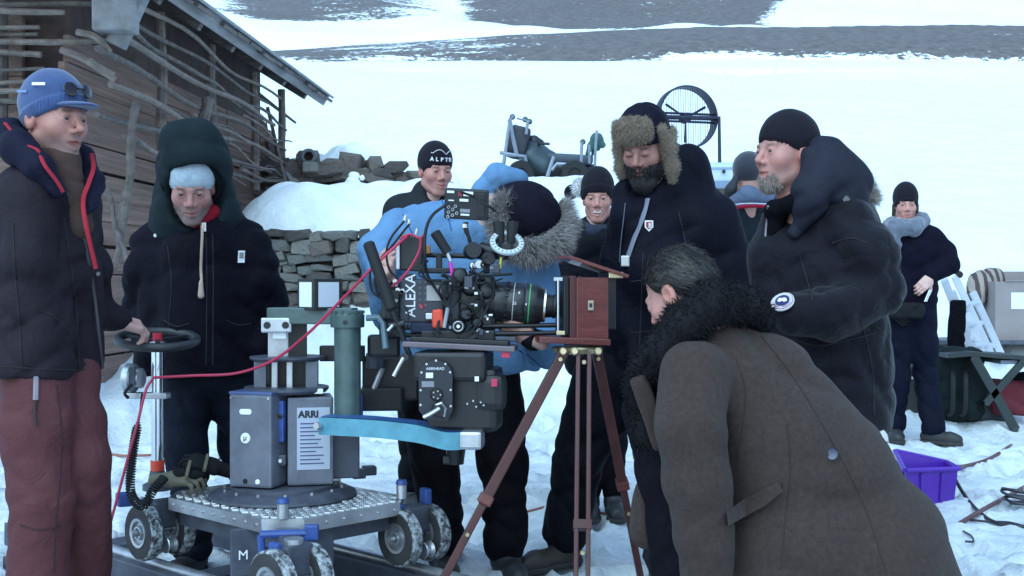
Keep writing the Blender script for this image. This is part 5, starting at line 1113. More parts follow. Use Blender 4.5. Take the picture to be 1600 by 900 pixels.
blueh = mat('blue_handle_paint', lin(56, 86, 158), .45, 0, .25, 12)
turq = mat('turquoise_paint', lin(92, 160, 182), .42, .1, .24, 14, coat=.2, detail=9)
gg = mat('green_grey_paint', lin(86, 106, 106), .42, .15, .22, 15, detail=9)
blk = mat('black_metal', (.008, .008, .011), .4, .1, .25, 10)
blkr = mat('black_rubber', (.007, .007, .009), .75, 0, .25, 12)
blkp = mat('black_plastic', (.010, .010, .013), .5, 0, .2, 12)
orange = mat('orange_marker', lin(236, 78, 52), .55)
whitep = mat('white_panel', (.78, .80, .84), .5, 0, .04)
paper = mat('label_paper', lin(196, 204, 222), .6, 0, .05)
ink = mat('label_ink', lin(46, 48, 64), .7)
tyre_m, n, l, b = node_mat('snowy_tyre')
tcx = n.new('ShaderNodeTexCoord'); nzx = n.new('ShaderNodeTexNoise'); nzx.inputs['Scale'].default_value = 48; nzx.inputs['Detail'].default_value = 7; nzx.inputs['Roughness'].default_value = .7; l.new(tcx.outputs['Object'], nzx.inputs['Vector'])
rx = n.new('ShaderNodeMapRange'); rx.inputs['From Min'].default_value = .42; rx.inputs['From Max'].default_value = .60; l.new(nzx.outputs['Fac'], rx.inputs['Value'])
mxx = n.new('ShaderNodeMix'); mxx.data_type = 'RGBA'; mxx.inputs['A'].default_value = (.028, .027, .03, 1); mxx.inputs['B'].default_value = (.40, .43, .46, 1); l.new(rx.outputs['Result'], mxx.inputs['Factor']); l.new(mxx.outputs['Result'], b.inputs['Base Color']); b.inputs['Roughness'].default_value = .8
bx = n.new('ShaderNodeBump'); bx.inputs['Strength'].default_value = .6; bx.inputs['Distance'].default_value = .008; l.new(nzx.outputs['Fac'], bx.inputs['Height']); l.new(bx.outputs['Normal'], b.inputs['Normal'])
side_m = mat('tyre_sidewall', (.03, .029, .032), .8, 0, .4, 14)

def build_track():
    root = empty('dolly_track', dp(0, 0, 0), 'grey metal dolly track rails with cross sleepers lying on the snow', 'track')
    for s_ in (-1, 1):
        MB().box(dp(.0, s_*.31, .095), (3.2, .085, .10), DM, bev=.008).build('rail', greyd, root)
        MB().cyl(dp(-1.6, s_*.31, .155), dp(1.6, s_*.31, .155), .02, .02, 12).build('rail_tube', alu, root, True)
    for a in (-1.25, -.45, .45, 1.2):
        MB().box(dp(a, 0, .03), (.16, .95, .06), DM, bev=.006).build('sleeper', greyd, root)
build_track()
ZT, DT = .175, .41
def build_dolly():
    root = empty('camera_dolly', dp(0, 0, ZT), 'grey four wheeled camera dolly with tread plate deck, steering column and turquoise arm', 'dolly')
    hx, hy, ch = .395, .31, .10
    poly = [(-hx+ch, -hy), (hx-ch, -hy), (hx, -hy+ch), (hx, hy-ch), (hx-ch, hy), (-hx+ch, hy), (-hx, hy-ch), (-hx, -hy+ch)]
    deck = MB().prism(poly, dp(0, 0, DT-.045), du, dv, .045).build('deck', alu, root)
    rngd = np.random.default_rng(2); m = MB()
    for i in range(-12, 13):
        for j in range(-10, 11):
            a, b_ = i*.030, j*.029+(.0145 if i % 2 else 0)
            if abs(a) > hx-.02 or abs(b_) > hy-.02 or abs(a)+abs(b_) > hx+hy-ch-.03 or a*a+b_*b_ < .255**2: continue
            ang = 45 if (i+j) % 2 else -45
            for k in (-1, 0, 1): m.box(dp(a, b_, DT+.0015)+(DM@Rz(ang))@V3((0, k*.0065, 0)), (.022, .0042, .005), DM@Rz(ang))
    tag(m.build('tread_pattern', mat('tread_bright', (.62, .63, .65), .3, .9, .1), deck), kind='stuff')
    MB().prism([(x*.9, y*.9) for x, y in poly], dp(0, 0, DT-.10), du, dv, .052).build('chassis', greyd, root)
    for k, (a, b_) in enumerate(((-hx+.05, -hy+.05), (hx-.05, -hy+.05), (hx-.05, hy-.05), (-hx+.05, hy-.05))):
        if k in (1, 2, 3):
            p_ = MB().cyl(dp(a, b_, DT), dp(a, b_, DT+.055), .019, .019, 18, bev=.003).build('corner_post', alu, root, True); MB().cyl(dp(a, b_, DT+.055), dp(a, b_, DT+.07), .022, .018, 18).build('post_cap', blueh, p_, True)
    # wheel trucks
    def wheel(c, ax, name, parent, R_=.104, w=.05):
        wh = MB().lathe(c-ax*w/2, ax, [(R_*.62, .0), (R_*.9, 0), (R_*.985, .006), (R_, .014), (R_, w-.014), (R_*.985, w-.006), (R_*.9, w), (R_*.62, w)], 36).build('tyre', tyre_m, parent, True)
        MB().lathe(c-ax*(w/2+.001), ax, [(R_*.50, .004), (R_*.60, -.001), (R_*.905, .0), (R_*.91, .004)], 36).build('sidewall', side_m, wh, True)
        MB().lathe(c-ax*(w/2+.003), ax, [(0, .008), (R_*.16, .008), (R_*.18, .0), (R_*.24, .0), (R_*.26, .014), (R_*.40, .014), (R_*.42, .002), (R_*.52, 0), (R_*.54, .012), (R_*.54, .04)], 36).build('rim', alu, wh, True)
    for k, (a, b_) in enumerate(((-hx+.02, -hy+.02), (.60, -.40), (hx-.02, hy-.02), (-hx+.02, hy-.02))):
        base = dp(a*1.0, b_*1.02, ZT+.104)
        br = MB().box(dp(a, b_, ZT+.165), (.075, .10, .10), DM, bev=.01).build('wheel_bracket', greyd, root)
        if k == 1: MB().box((dp(a, b_, ZT+.20)+dp(.3, -.22, DT-.07))/2, (float(np.linalg.norm(dp(a, b_, 0)-dp(.3, -.22, 0))), .07, .05), np.stack([nrm(dp(a, b_, 0)-dp(.3, -.22, 0)), nrm(np.cross(ez, dp(a, b_, 0)-dp(.3, -.22, 0))), ez], 1), bev=.008).build('truck_arm', greyd, root)
        MB().cyl(dp(a, b_, ZT+.20), dp(a, b_, DT-.03 if k != 1 else ZT+.23), .03, .03, 18).build('king_pin', alu, br, True)
        MB().box(dp(a-.02, b_-.055, ZT+.20), (.05, .02, .045), DM, bev=.006).build('lever', blueh, br)
        for s_ in (-1, 1):
            wheel(base+dv*s_*.068+du*.0, dv if True else -dv, 'wheel', root)
        for f_ in (-1, 1): MB().lathe(base+du*.062*f_-dv*.02+ez*(-.045), dv, [(0, 0), (.03, 0), (.032, .004), (.022, .012), (.022, .028), (.032, .036), (.03, .04), (0, .04)], 22).build('guide_wheel', alu, root, True)
        MB().cyl(base-dv*.12, base+dv*.10, .011, .011, 12).build('axle', steel, root, True)
    # near corner: blue carrying frame and lettered guard plate
    nc = dp(hx-.01, -hy+.03, 0)
    fr = [(-.075, 0), (.075, 0), (.066, -.125), (-.066, -.125)]
    f_ = nrm((.15, -1, 0)); fx = nrm(np.cross(ez, -f_)); fx = -fx if fx[0] < 0 else fx
    o = PZ(442, 846, .34); o = P(443, 845, 3.93)
    MB().tube([o+fx*x+ez*(z) for x, z in ((-.072, .02), (-.066, -.08), (-.05, -.097), (.05, -.097), (.066, -.08), (.072, .02))]+[], .0125, 8).build('carry_handle', blueh, root, True)
    MB().tube([o+fx*x+ez*.022 for x in (-.075, .075)], .0135, 8).build('carry_handle_top', blueh, root, True); MB().box(o+fx*.09+ez*.025, (.045, .03, .05), bev=.006).build('latch', blueh, root)
    g = P(388, 862, 4.12); MB().box(g, (.12, .02, .16), Rz(20), bev=.004).build('guard_plate', greyd, root); g2 = P(500, 850, 4.15); MB().box(g2, (.10, .02, .15), Rz(40), bev=.004).build('guard_plate', greyd, root)
    text_obj('letter', 'M', P(380, 868, 4.09), Rz(20)@ex, ez, .045, whitep, root)
    # turntable and post boxes
    T0 = dp(-.02, .0, 0)
    MB().lathe(T0+ez*DT, ez, [(0, 0), (.262, 0), (.27, .006), (.268, .014), (.235, .03), (.19, .034), (.19, .046), (0, .046)], 56).build('turntable', greyd, root, True)
    for k in range(14): t = k*2*math.pi/14; MB().cyl(T0+V3((math.cos(t)*.215, math.sin(t)*.215, DT+.028)), T0+V3((math.cos(t)*.215, math.sin(t)*.215, DT+.040)), .006, .006, 8).build('bolt', steel, root, True)
    for k in range(9): p_ = dp(-hx+ch+.03+k*.066, -hy, DT-.022); MB().cyl(p_, p_-dv*.005, .006, .005, 8).build('bolt', steel, deck, True)
    for k in range(6): p_ = dp(hx, -hy+ch+.02+k*.075, DT-.022); MB().cyl(p_, p_+du*.005, .006, .005, 8).build('bolt', steel, deck, True)
    B = Rz(-17)
    bc = P(403, 682, 4.36); bc[2] = .46+.168
    bx_ = MB().box(bc+V3((0, .09, 0)), (.17, .19, .335), B, bev=.010).build('battery_box', grey, root)
    face = bc+V3((0, .09, 0))+B@V3((0, -.0965, 0))
    MB().box(bc+V3((0, .09, .171)), (.172, .192, .012), B, bev=.004).build('box_lid', mat('lid_blue_grey', lin(84, 100, 150), .45), bx_)
    MB().prism([(math.copysign(.014, math.cos(t))+math.cos(t)*.010, math.sin(t)*.010) for t in np.linspace(0, 2*math.pi, 20, endpoint=False)], face+B@V3((-.018, -.001, .105)), B@ex, ez, -.003).build('oval_label', whitep, bx_)
    MB().lathe(face+B@V3((-.018, .0, .01)), B@V3((0, -1, 0)), [(0, .003), (.018, .003), (.0195, .0), (.0195, -.004)], 24).build('round_label', whitep, bx_, True); text_obj('label_letter', 'µ', face+B@V3((-.018, -.0035, .012)), B@ex, ez, .030, ink, bx_)
    for a in (-.075, .075): MB().cyl(face+B@V3((a, .002, .155)), face+B@V3((a, -.004, .155)), .005, .005, 10).build('screw', steel, bx_, True)
    for a, mm in ((-.02, blk), (.03, whitep)): MB().lathe(face+B@V3((a, .002, -.145)), B@V3((0, -1, 0)), [(0, .004), (.008, .004), (.010, 0)], 14).build('socket', mm, bx_, True)
    B2 = Rz(12)
    lc = P(478, 678, 4.42); lc[2] = .46+.16
    lb = MB().box(lc+V3((0, .08, 0)), (.165, .17, .32), B2, bev=.008).build('column_housing', grey, root); f2 = lc+V3((0, .08, 0))+B2@V3((.010, -.0865, .01))
    MB().box(f2+B2@V3((.0, 0, .0)), (.118, .003, .225), B2).build('data_label', paper, lb)
    text_obj('maker_lettering', 'ARRI', f2+B2@V3((-.018, -.003, .088)), B2@ex, ez, .034, ink, lb, .0008, .0014)
    m = MB(); rr2 = np.random.default_rng(4)
    for i in range(11):
        w_ = rr2.uniform(.05, .09); m.box(f2+B2@V3((-.048+w_/2, -.0025, .055-i*.0145)), (w_, .002, .0042), B2)
    tag(m.build('label_print', mat('print_blue', lin(92, 98, 140), .7), lb), kind='stuff')
    MB().box(lc+V3((0, .08, .18))+B2@V3((.02, -.07, 0)), (.05, .006, .018), B2).build('plate', whitep, lb)
    sl = lc+V3((-.085, -.02, .075)); MB().box(sl, (.026, .03, .15), Rz(-10), bev=.005).build('latch_plate', blueh, lb); MB().lathe(sl+V3((0, -.016, .02)), (0, -1, 0), [(0, .0), (.008, .0), (.009, .006), (.004, .007)], 12).build('latch_hole', blk, lb, True); MB().box(sl+V3((.0, 0, -.14)), (.035, .03, .04), bev=.006).build('latch_plate', greyd, lb); MB().cyl(sl+V3((0, -.014, -.14)), sl+V3((0, -.026, -.14)), .008, .007, 12).build('bolt', steel, lb, True)
    rc = P(533, 705, 4.5); MB().box(rc+V3((0, .05, 0)), (.115, .12, .20), Rz(12), bev=.006).build('side_housing', greyd, root); MB().box(P(545, 640, 4.6), (.10, .1, .12), Rz(12), bev=.006).build('side_housing', mat('deep_blue_paint', lin(48, 72, 150), .45), root)
    # lifting post
    c0 = P(448, 600, 4.52)[:2]
    def cc(py, Y=4.52): return P(448, py, Y)
    MB().lathe(cc(612), ez, [(0, 0), (.145, 0), (.155, .01), (.155, .02), (0, .022)], 40).build('post_collar', greyd, root, True)
    for sx in (-.10, .09): MB().box(cc(584)+V3((sx, .03, 0)), (.045, .16, .10), Rz(8), bev=.004).build('post_cheek', grey, root)
    for sx in (-.035, .02): MB().box(cc(584)+V3((sx, -.05, 0)), (.022, .02, .10), Rz(8), bev=.004).build('post_guide', alu, root)
    MB().box(cc(584)+V3((0, .05, 0)), (.15, .08, .10), Rz(8)).build('post_core', blk, root)
    MB().lathe(cc(562)+V3((.0, .02, 0)), ez, [(0, 0), (.135, 0), (.14, .006), (.14, .012), (0, .014)], 36).build('post_collar', greyd, root, True)
    MB().box(cc(530)+V3((-.035, .02, 0)), (.075, .075, .15), Rz(10), bev=.004).build('post_shaft', alu, root); MB().box(cc(530)+V3((.035, .03, 0)), (.07, .07, .16), Rz(10), bev=.004).build('post_shaft', blk, root)
    pl = P(432, 508, 4.45); pp = MB().box(pl, (.11, .03, .055), Rz(8), bev=.006).build('cross_plate', alu, root)
    for a in (-.033, .033): MB().cyl(pl+Rz(8)@V3((a, -.013, 0)), pl+Rz(8)@V3((a, -.019, 0)), .013, .013, 16).build('bolt', blk, pp, True)
    MB().box(P(437, 523, 4.47), (.05, .03, .03), Rz(8), bev=.003).build('bracket', whitep, root)
    MB().box((P(432, 487, 4.5)+P(545, 500, 4.42))/2, (.33, .07, .06), frame(ez, P(545, 500, 4.42)-P(432, 487, 4.5))@Rz(90) if False else Rz(-12), bev=.005).build('top_beam', gg, root)
    # round column
    q0, q1 = P(543, 655, 4.38), P(543, 495, 4.38); MB().cyl(q0, q1, .048, .048, 36).build('round_column', gg, root, True)
    cl = MB().lathe(P(543, 512, 4.38), ez, [(.049, 0), (.06, .002), (.061, .005), (.061, .045), (.057, .05), (.057, .060), (.05, .063), (0, .063)], 36).build('column_cap', gg, root, True)
    for k in range(14): t = k*2*math.pi/14; MB().box(P(543, 512, 4.38)+V3((math.cos(t)*.058, math.sin(t)*.058, .057)), (.008, .008, .010), Rz(math.degrees(t))).build('cap_tooth', gg, cl)
    MB().cyl(P(543, 503, 4.38)+V3((.0, -.058, 0)), P(543, 503, 4.38)+V3((0, -.064, 0)), .008, .008, 12).build('bolt', blk, cl, True)
    MB().cyl(P(543, 670, 4.38), P(543, 655, 4.38), .055, .052, 30).build('column_foot', blueh, root, True)
    MB().tube([P(573, 497, 4.34), P(592, 496, 4.33), P(599, 505, 4.32), P(603, 545, 4.30)], .012, 10).build('clamp_lever', mat('lever_grey_blue', lin(98, 120, 134), .45), root, True)
    cyl = P(585, 560, 4.6); MB().cyl(P(586, 575, 4.6), P(586, 552, 4.6), .034, .034, 20).build('damper', greyd, root, True); MB().cyl(P(586, 552, 4.6), P(586, 546, 4.6), .022, .022, 16).build('damper_pin', steel, root, True); MB().box(P(535, 552, 4.62), (.17, .04, .06), Rz(0), bev=.006).build('damper_bar', blk, root)
    MB().box(P(612, 590, 4.75), (.22, .1, .17), Rz(0), bev=.01).build('battery_block', blk, root); MB().box(P(597, 622, 4.7), (.16, .12, .09), Rz(5), bev=.01).build('battery_block', blkp, root)
    MB().tube([P(598, 575, 4.65), P(576, 628, 4.65)], .012, 8).build('strut', alu, root, True)
    # turquoise arm
    aL, aR = P(508, 663, 4.33), P(735, 685, 4.20)
    pts = [(aL, .036), (P(540, 664, 4.30), .042), (P(600, 668, 4.27), .036), (P(660, 675, 4.24), .038), (P(705, 685, 4.21), .046), (aR, .04)]
    hz = .030; m = MB(); vs = []; n_ = 12; path = bez([p for p, w in pts], 8); ws = np.interp(np.linspace(0, 1, len(path)), np.linspace(0, 1, len(pts)), [w for p, w in pts])
    side = nrm(np.cross(ez, aR-aL))
    for p_, w_ in zip(path, ws):
        vs += [p_-side*w_*1.6-ez*hz, p_+side*w_*1.6-ez*hz, p_+side*w_*1.6+ez*hz, p_-side*w_*1.6+ez*hz]
    fs = [(4*i+a, 4*i+(a+1) % 4, 4*i+4+(a+1) % 4, 4*i+4+a) for i in range(len(path)-1) for a in range(4)]+[(3, 2, 1, 0), tuple(4*(len(path)-1)+a for a in range(4))]
    m._add(vs, fs); arm = m.build('jib_arm', turq, root)
    top = MB(); top._add([p_+s_*side*w_*1.3+ez*(hz+.002) for p_, w_ in zip(path, ws) for s_ in (-1, 1)]+[p_+s_*side*w_*1.3+ez*(hz-.004) for p_, w_ in zip(path, ws) for s_ in (-1, 1)], [(2*i, 2*i+1, 2*i+3, 2*i+2) for i in range(len(path)-1)]); top.build('arm_top', mat('arm_blue', lin(54, 96, 160), .4), arm)
    text_obj('arm_mark', 'LIM', P(662, 662, 4.22)+ez*.004, ex, ey, .03, ink, arm)
    MB().lathe(P(507, 663, 4.31)+V3((-.015, -.05, 0)), (-.5, -1, .1), [(0, .012), (.012, .012), (.014, .006), (.014, -.01)], 14).build('arm_bolt', steel, arm, True); MB().box(P(540, 664, 4.24), (.045, .012, .022), Rz(0), bev=.004).build('arm_clip', steel, arm)
    MB().box(P(738, 686, 4.16), (.075, .10, .062), Rz(-6), bev=.010).build('arm_end', alu, arm); MB().cyl(P(712, 700, 4.24), P(712, 725, 4.24), .035, .028, 20).build('pivot', blk, arm, True); MB().box(P(706, 718, 4.24), (.06, .04, .03), bev=.006).build('pivot_knob', blkp, arm)
    # base clamp blocks on turntable
    for (px, py) in ((520, 745), (560, 740), (577, 735)): MB().box(PZ(px, py, .47), (.05, .05, .035), Rz(20), bev=.006).build('clamp_block', alu if px == 520 else greyd, root)
    MB().cyl(P(347, 728, 4.55), P(347, 742, 4.55), .014, .018, 12).build('socket', alu, root, True)
    # steering column
    sx, sy = PZ(246, 765, DT)[:2]; sb = V3((sx, sy, 0)); top_z = CAMH-(545-HORY)/FPX*sy
    MB().cyl(sb+ez*DT, sb+ez*top_z, .0225, .0225, 24).build('steering_column', chrome, root, True); MB().lathe(sb+ez*DT, ez, [(.055, 0), (.055, .02), (.035, .03), (.028, .07), (.0225, .072)], 24).build('column_base', greyd, root, True)
    MB().cyl(sb+ez*(CAMH-(735-HORY)/FPX*sy), sb+ez*(CAMH-(719-HORY)/FPX*sy), .026, .026, 20).build('orange_band', orange, root, True)
    MB().cyl(sb+ez*(top_z-.012), sb+ez*(top_z+.028), .029, .029, 24, bev=.003).build('column_head', alu, root, True); MB().cyl(sb+ez*(top_z+.028), sb+ez*(top_z+.06), .018, .018, 16).build('red_tape', mat('red_tape', lin(210, 40, 66), .5), root, True)
    wc = sb+ez*(top_z+.036); tilt = nrm((.06, -.16, 1)); wh = MB().torus(wc, tilt, .145, .0165, 40, 12).build('steering_wheel', mat('wheel_black', (.025, .026, .03), .45, 0, .2), root, True); Mw = frame(tilt)
    for k in range(3):
        t = k*2.094+.3; MB().box(wc+Mw@V3((math.cos(t)*.075, math.sin(t)*.075, 0)), (.14, .02, .008), Mw@Rz(math.degrees(t)), bev=.002).build('spoke', blkp, wh)
    mz = CAMH-(590-HORY)/FPX*sy; mo = sb+V3((-.075, -.02, mz))
    un = MB().lathe(mo+V3((-.035, 0, 0)), (1, -.2, 0), [(0, 0), (.05, 0), (.056, .006), (.056, .028), (.05, .034), (.038, .036), (.038, .06), (0, .06)], 26).build('control_unit', alu, root, True); MB().box(mo+V3((.0, -.045, .01)), (.025, .012, .07), bev=.004).build('control_plate', greyd, un)
    MB().box(sb+V3((-.03, -.02, mz-.066)), (.16, .05, .022), Rz(-6), bev=.004).build('control_bracket', alu, root); MB().tube(bez([mo+V3((0, -.05, -.02)), mo+V3((-.02, -.07, -.05)), mo+V3((-.01, -.06, -.07))], 5), .006, 6).build('control_wire', blkr, un, True)
    # coiled cable
    path = bez([P(222, 615, 4.45), P(218, 650, 4.42), P(210, 690, 4.40), P(204, 740, 4.38), P(206, 775, 4.36), P(224, 790, 4.34), P(240, 765, 4.36), P(258, 745, 4.4)], 40); L = [0]
    for a, b_ in zip(path[:-1], path[1:]): L.append(L[-1]+np.linalg.norm(b_-a))
    tot = L[-1]; cv = []
    N = 900
    for i in range(N):
        s_ = tot*i/(N-1); k = int(np.searchsorted(L, s_)); k = min(max(k, 1), len(path)-1); p_ = path[k-1]+(path[k]-path[k-1])*((s_-L[k-1])/(L[k]-L[k-1]+1e-9)); t_ = nrm(path[k]-path[k-1]); F = frame(t_, (0, 1, 0)); rad = .0145*min(1, max(.1, (s_-.10)/.03)); a = s_/.0075*2*math.pi/1.25; cv.append(p_+F@V3((math.cos(a)*rad, math.sin(a)*rad, 0)))
    MB().tube(cv, .0038, 5).build('coiled_cable', blkr, root, True)
    # small levers at left edge
    MB().box(P(195, 780, 4.5), (.06, .06, .05), Rz(30), bev=.01).build('blue_stop', blueh, root); MB().box(P(665, 775, 4.45), (.03, .05, .06), Rz(30), bev=.01).build('blue_stop', blueh, root)
build_dolly()
def white_card_box():
    root = empty('card_box', P(500, 480, 4.45), 'black open frame box with two white square faces on top of the dolly beam', 'box')
    c = P(500, 460, 4.46); M = Rz(40); MB().box(c, (.12, .12, .115), M, bev=.003).build('case', mat('box_black', (.02, .018, .018), .5), root)
    for nx, w_, mm in ((V3((0, -1, 0)), .085, mat('card_white_shaded', lin(222, 228, 240), .5, 0, .03)), (V3((-1, 0, 0)), .085, whitep)):  # right-hand white card toned grey: its shaded side is painted in
        d = M@nx; MB().box(c+d*.0605, (w_, .003, .09), M if nx[1] else M@Rz(90)).build('face_card', mm, root)
white_card_box()
def gloves():
    kh = mat('khaki_leather', lin(112, 106, 88), .8, 0, .2, 15, .3, 60, bdist=.004)
    for i, (px, py, ang, lab) in enumerate(((290, 735, 0.1, 'black and khaki work glove lying on the deck nearer the steering column'), (318, 725, 2.4, 'black and khaki work glove lying on the deck beside the battery box'))):
        Y = 4.5+.04*i; root = empty('work_glove', P(px, py+10, Y), lab, 'glove', 'work gloves on the dolly deck')
        v, f, lv = hand_mesh(P(px-28+50*i, py+14-8*i, Y-.03), (math.cos(ang), -.25, .12 if i == 0 else .28), (.1, -.5, 1), 1 if i == 0 else -1, curl=(.5, .9, .5), spread=.08, sc=1.05, h=.006)
        link('glove_shell', np_mesh('glove_shell', v, f), kh if i == 0 else MATS['black_glove'], root)
        s = S(); s.ell(P(px+6-14*i, py+6, Y-.02), (.07, .05, .028)); s.disp(lump(.006, .05, i)); sdf_obj('cuff', s, .008, MATS['black_glove'] if i == 0 else kh, root)
        MB().box(P(px+4, py-2, Y-.07), (.10, .012, .02), frame(V3((.3, -.3, .8)), (1, 0, .3)), bev=.004).build('strap', kh, root)
    
gloves()
# ------------------------------------------------------------------ geared head and cinema camera
def geared_head():
    root = empty('geared_head', P(712, 690, 4.2), 'black geared camera head with rounded cover plate and crank on the turquoise arm', 'camera head')
    Y = 4.22
    MB().lathe(P(722, 690, Y+.02), ez, [(0, -.01), (.07, -.01), (.078, -.004), (.078, .012), (.066, .022), (0, .022)], 36).build('base_ring', blk, root, True)
    for k in range(20): t = k*2*math.pi/20; MB().box(P(722, 690, Y+.02)+V3((math.cos(t)*.079, math.sin(t)*.079, .004)), (.007, .007, .012), Rz(math.degrees(t))).build('ring_tooth', blkp, root)
    MB().box(P(728, 622, Y+.05), (.24, .19, .22), Rz(-8), bev=.02).build('housing', blk, root); MB().box(P(768, 612, Y-.01), (.10, .12, .13), Rz(-8), bev=.03).build('housing_nose', blkp, root); MB().box(P(710, 570, Y+.03), (.25, .20, .10), Rz(-8), bev=.015).build('cradle', blk, root)
    M = Rz(6); o = P(680, 655, Y-.09); pol = [(-.055, .03), (-.03, .0), (.04, -.005), (.058, .03), (.058, .15)]+[(.001+.057*math.cos(t), .15+.05*math.sin(t)) for t in np.linspace(.2, math.pi-.1, 9)]+[(-.056, .15)]
    cp = MB().prism(pol, o, M@ex, ez, -.0).build if False else None
    pl = MB(); pl.prism(pol, o+M@V3((0, .012, 0)), M@ex, ez, .022); cpo = pl.build('cover_plate', mat('cover_grey_black', lin(48, 49, 58), .5, .1, .15), root)
    def on(x, z, d=-.012): return o+M@V3((x, d, z))
    for x, z in ((-.047, .16), (-.03, .188), (.002, .2), (.034, .188), (.05, .16), (-.05, .10), (-.05, .05), (.052, .1), (.052, .045)): MB().cyl(on(x, z, -.008), on(x, z, -.013), .004, .004, 10).build('screw', steel, cpo, True)
    text_obj('plate_lettering', 'ARRIHEAD', on(0, .172, -.0115), M@ex, ez, .013, whitep, cpo); MB().box(on(-.02, .150), (.024, .003, .018), M).build('plate_label', whitep, cpo); MB().box(on(-.025, .120), (.042, .003, .020), M, bev=.001).build('plate_label', mat('label_grey', lin(150, 152, 162), .5), cpo)
    MB().lathe(on(.004, .085, -.008), M@V3((0, -1, 0)), [(0, .014), (.018, .014), (.021, .010), (.022, 0)], 20).build('dial', blkp, cpo, True)
    for k in range(5): t = k*1.256; MB().cyl(on(.004+.013*math.cos(t), .085+.013*math.sin(t), -.022), on(.004+.013*math.cos(t), .085+.013*math.sin(t), -.024), .0025, .0025, 8).build('screw', steel, cpo, True)
    MB().cyl(on(.012, .035, -.008), on(.012, .035, -.035), .026, .022, 20).build('crank_hub', blkp, root, True); MB().tube([on(.012, .04, -.04), on(-.02, .022, -.05), on(-.042, .012, -.05)], .008, 8).build('crank_handle', steel, root, True); MB().tube([on(.0, .05, -.03), on(.02, .058, -.035), on(.035, .04, -.035), on(.03, .012, -.03)], .005, 6).build('crank_rim', steel, root, True)
    for x, z in ((.13, .065), (.14, .045), (.155, .06), (.165, .05), (.11, .055)): MB().cyl(o+V3((x, -.015, z)), o+V3((x, -.03, z)), .004, .003, 8).build('screw', steel, root, True)
    MB().box(P(745, 592, Y-.10), (.014, .01, .016)).build('index_mark', whitep, root)
    MB().box(P(772, 598, Y-.08), (.02, .006, .026), Rz(10)).build('pink_tape', mat('pink_tape', lin(226, 66, 104), .6), root)
    # sliding top plate
    tp = P(720, 540, Y+.03); MB().box(tp, (.39, .16, .020), Rz(-4)@np.array(Matrix.Rotation(math.radians(2.5), 3, 'Y')), bev=.004).build('slide_plate', mat('slide_metal', lin(120, 110, 118), .4, .5, .15), root); MB().box(tp+ez*.018, (.34, .10, .016), Rz(-4)@np.array(Matrix.Rotation(math.radians(2.5), 3, 'Y')), bev=.003).build('camera_plate', blk, root)
    MB().box(P(790, 552, Y-.04), (.03, .02, .03), bev=.003).build('pink_tape', MATS['pink_tape'], root)
    MB().cyl(P(632, 558, Y-.06), P(632, 558, Y-.02), .014, .014, 14).build('lock_knob', blkp, root, True); MB().tube([P(630, 560, Y-.06), P(622, 575, Y-.08), P(615, 588, Y-.085)], .0075, 8).build('lock_lever', alu, root, True)
geared_head()
